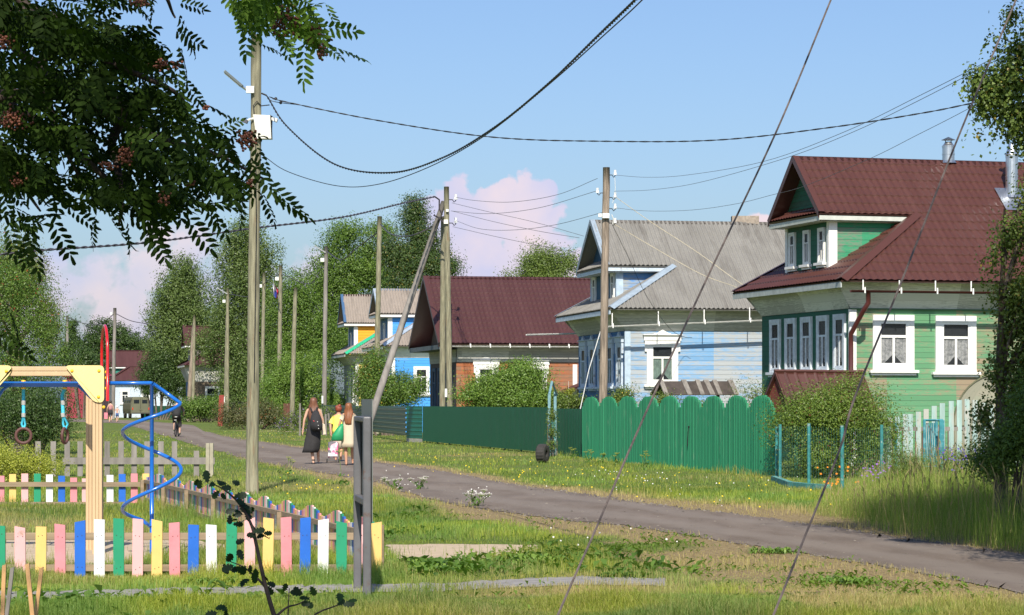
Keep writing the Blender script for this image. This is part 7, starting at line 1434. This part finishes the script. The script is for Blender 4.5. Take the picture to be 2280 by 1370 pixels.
mb.build('shorts', blk, p6, smooth=True); mb = MB(); mb.ball(o+Vector((0, .56, 1.64)), .11, 12, 8); mb.build('hair', simple('dark hair', (.035, .025, .02), .6), p6, smooth=True)
for g in ('L', 'R'): mb = MB(); q = o+Vector(J['ankle'+g]); mb.ball(q+Vector((0, .06, -.06)), .06, 10, 6, (.8, 2.0, .7)); mb.build('shoe', simple('green soled shoe', (.05, .09, .04), .7), p6, smooth=True)
# van
vc = Vector(((309-CXP)/F*242, 243.2, 0)); a_ = rad(20); Rv = Matrix.Rotation(a_, 3, 'Z'); van = thing('parked_van', vc, 'khaki green old van parked on the grass, rear doors toward the viewer', 'van'); kh = simple('khaki van paint', (.135, .135, .085), .5, vary=.1, scale=1.5, dirt=(.10, .08, .05), dirtk=.03, bmp=0); dk = simple('dark glass', (.02, .025, .03), .12, bmp=0)
def vv(x, y, z): return vc+Rv @ Vector((x, y, z))
mb = MB(); prof = [(-.93, .45), (-.97, .9), (-.95, 1.35), (-.82, 1.95), (-.70, 2.08), (.70, 2.08), (.82, 1.95), (.95, 1.35), (.97, .9), (.93, .45)]; ys_ = [(0, .96), (.08, 1), (3.6, 1), (4.2, .95), (4.4, .86)]; vs = []
for y, k in ys_:
    for x, z in prof: vs.append(vv(x*(1 if k == 1 else k), y, .45+(z-.45)*(1 if k == 1 else (.97 if y < 1 else k))))
K = len(prof); mb.add(vs, [(i*K+k, i*K+(k+1) % K, (i+1)*K+(k+1) % K, (i+1)*K+k) for i in range(len(ys_)-1) for k in range(K)]+[list(range(K))[::-1], list(range((len(ys_)-1)*K, len(ys_)*K))]); mb.build('body', kh, van, smooth=False)
def vbox(n, c, sz, mat, par=van, R_=None): mb = MB(); mb.box(vv(*c), sz, Rv); return mb.build(n, mat, par, bevel=.015)
for x in (-.40, .40): dr2 = vbox('rear_door', (x, -.012, 1.22), (.74, .03, 1.42), kh); w_ = vbox('window', (x, -.032, 1.62), (.52, .02, .36), dk, dr2)
vbox('door_seam', (0, -.03, 1.22), (.02, .02, 1.4), dk)
for x in (-.78, .80): vbox('tail_light', (x, -.03, .93), (.10, .05, .22), simple('red lamp', (.6, .03, .01), .3, bmp=0))
vbox('bumper', (0, -.1, .5), (1.7, .1, .12), simple('dark bumper', (.05, .05, .04), .6)); vbox('number_plate_bracket', (0, -.045, .85), (.4, .02, .12), kh)
for y in (.8, 1.9, 3.2): vbox('side_window', (-.90, y, 1.58), (.04, .8, .38), dk)
for x in (-.85, .85):
    for y in (.9, 3.3): mb = MB(); mb.tube([vv(x-.1, y, .36), vv(x+.1, y, .36)], .37, 20); w_ = mb.build('wheel', blk, van); mb = MB(); mb.tube([vv(x+(-.11 if x < 0 else .11), y, .36), vv(x+(-.1 if x < 0 else .1), y, .36)], .18, 14); mb.build('rim', kh, w_)
# things seen far behind
o = thing('metal_fence', (-35, 249, 0), 'low dark green fence beyond the parked van', 'fence'); mb = MB(); vpanel(mb, Vector((-36.6, 249, 0)), Vector((1, 0, 0)), Vector((0, -1, 0)), 0, 4.6, 0, 1.2, .3, .03); mb.build('sheet_panel', mgm, o)
o = thing('post_box', P(492, 900, 166).xy.to_3d(), 'narrow red board post near the rose bush at the far roadside', 'post'); mb = MB(); q = P(492, 895, 166); mb.prism([(q.x-.22, 166, .0), (q.x+.14, 166, .0), (q.x+.2, 166, 2.05), (q.x-.12, 166, 2.05)], (0, .1, 0)); mb.build('board', simple('red board', (.26, .035, .025), .7), o)
o = thing('board_screen', P(637, 895, 152).xy.to_3d(), 'short rusty brown upright boards beside the short bare pole', 'fence'); mb = MB()
for i in range(4): q = P(633+i*3.6, 895, 151); mb.box((q.x, 151, .75), (.10, .04, 1.5))
mb.build('boards', simple('rusty brown boards', (.12, .045, .03), .85, vary=.3), o)
o = thing('wooden_post', P(672, 895, 130).xy.to_3d(), 'pair of thin grey posts leaning behind the woman in black', 'post'); mb = MB()
for a, b_, c in ((668, 898, 668), (731, 920, 737), (725, 922, 726)): q = P(a, b_, 118); e = P(c, 965, 118); mb.tube([(e.x, 118, 0), q], .05, 6)
mb.build('post', greywood, o)
o = thing('hanging_flower_pot', P(1266, 878, 96), 'hanging pot with lime green flowers in the dark porch beside the blue house', 'flower pot'); foliage('foliage', [(1265, 874, 7, 7), (1272, 870, 5, 5)], 96, 300, .07, 'yellow', 70, o, clump=.1); mb = MB(); c = P(1266, 884, 96); mb.tube([c-Zv*.12, c], [.06, .1], 10); mb.tube([c, c+Zv*.6], .005, 4); mb.build('pot', whitem, o)
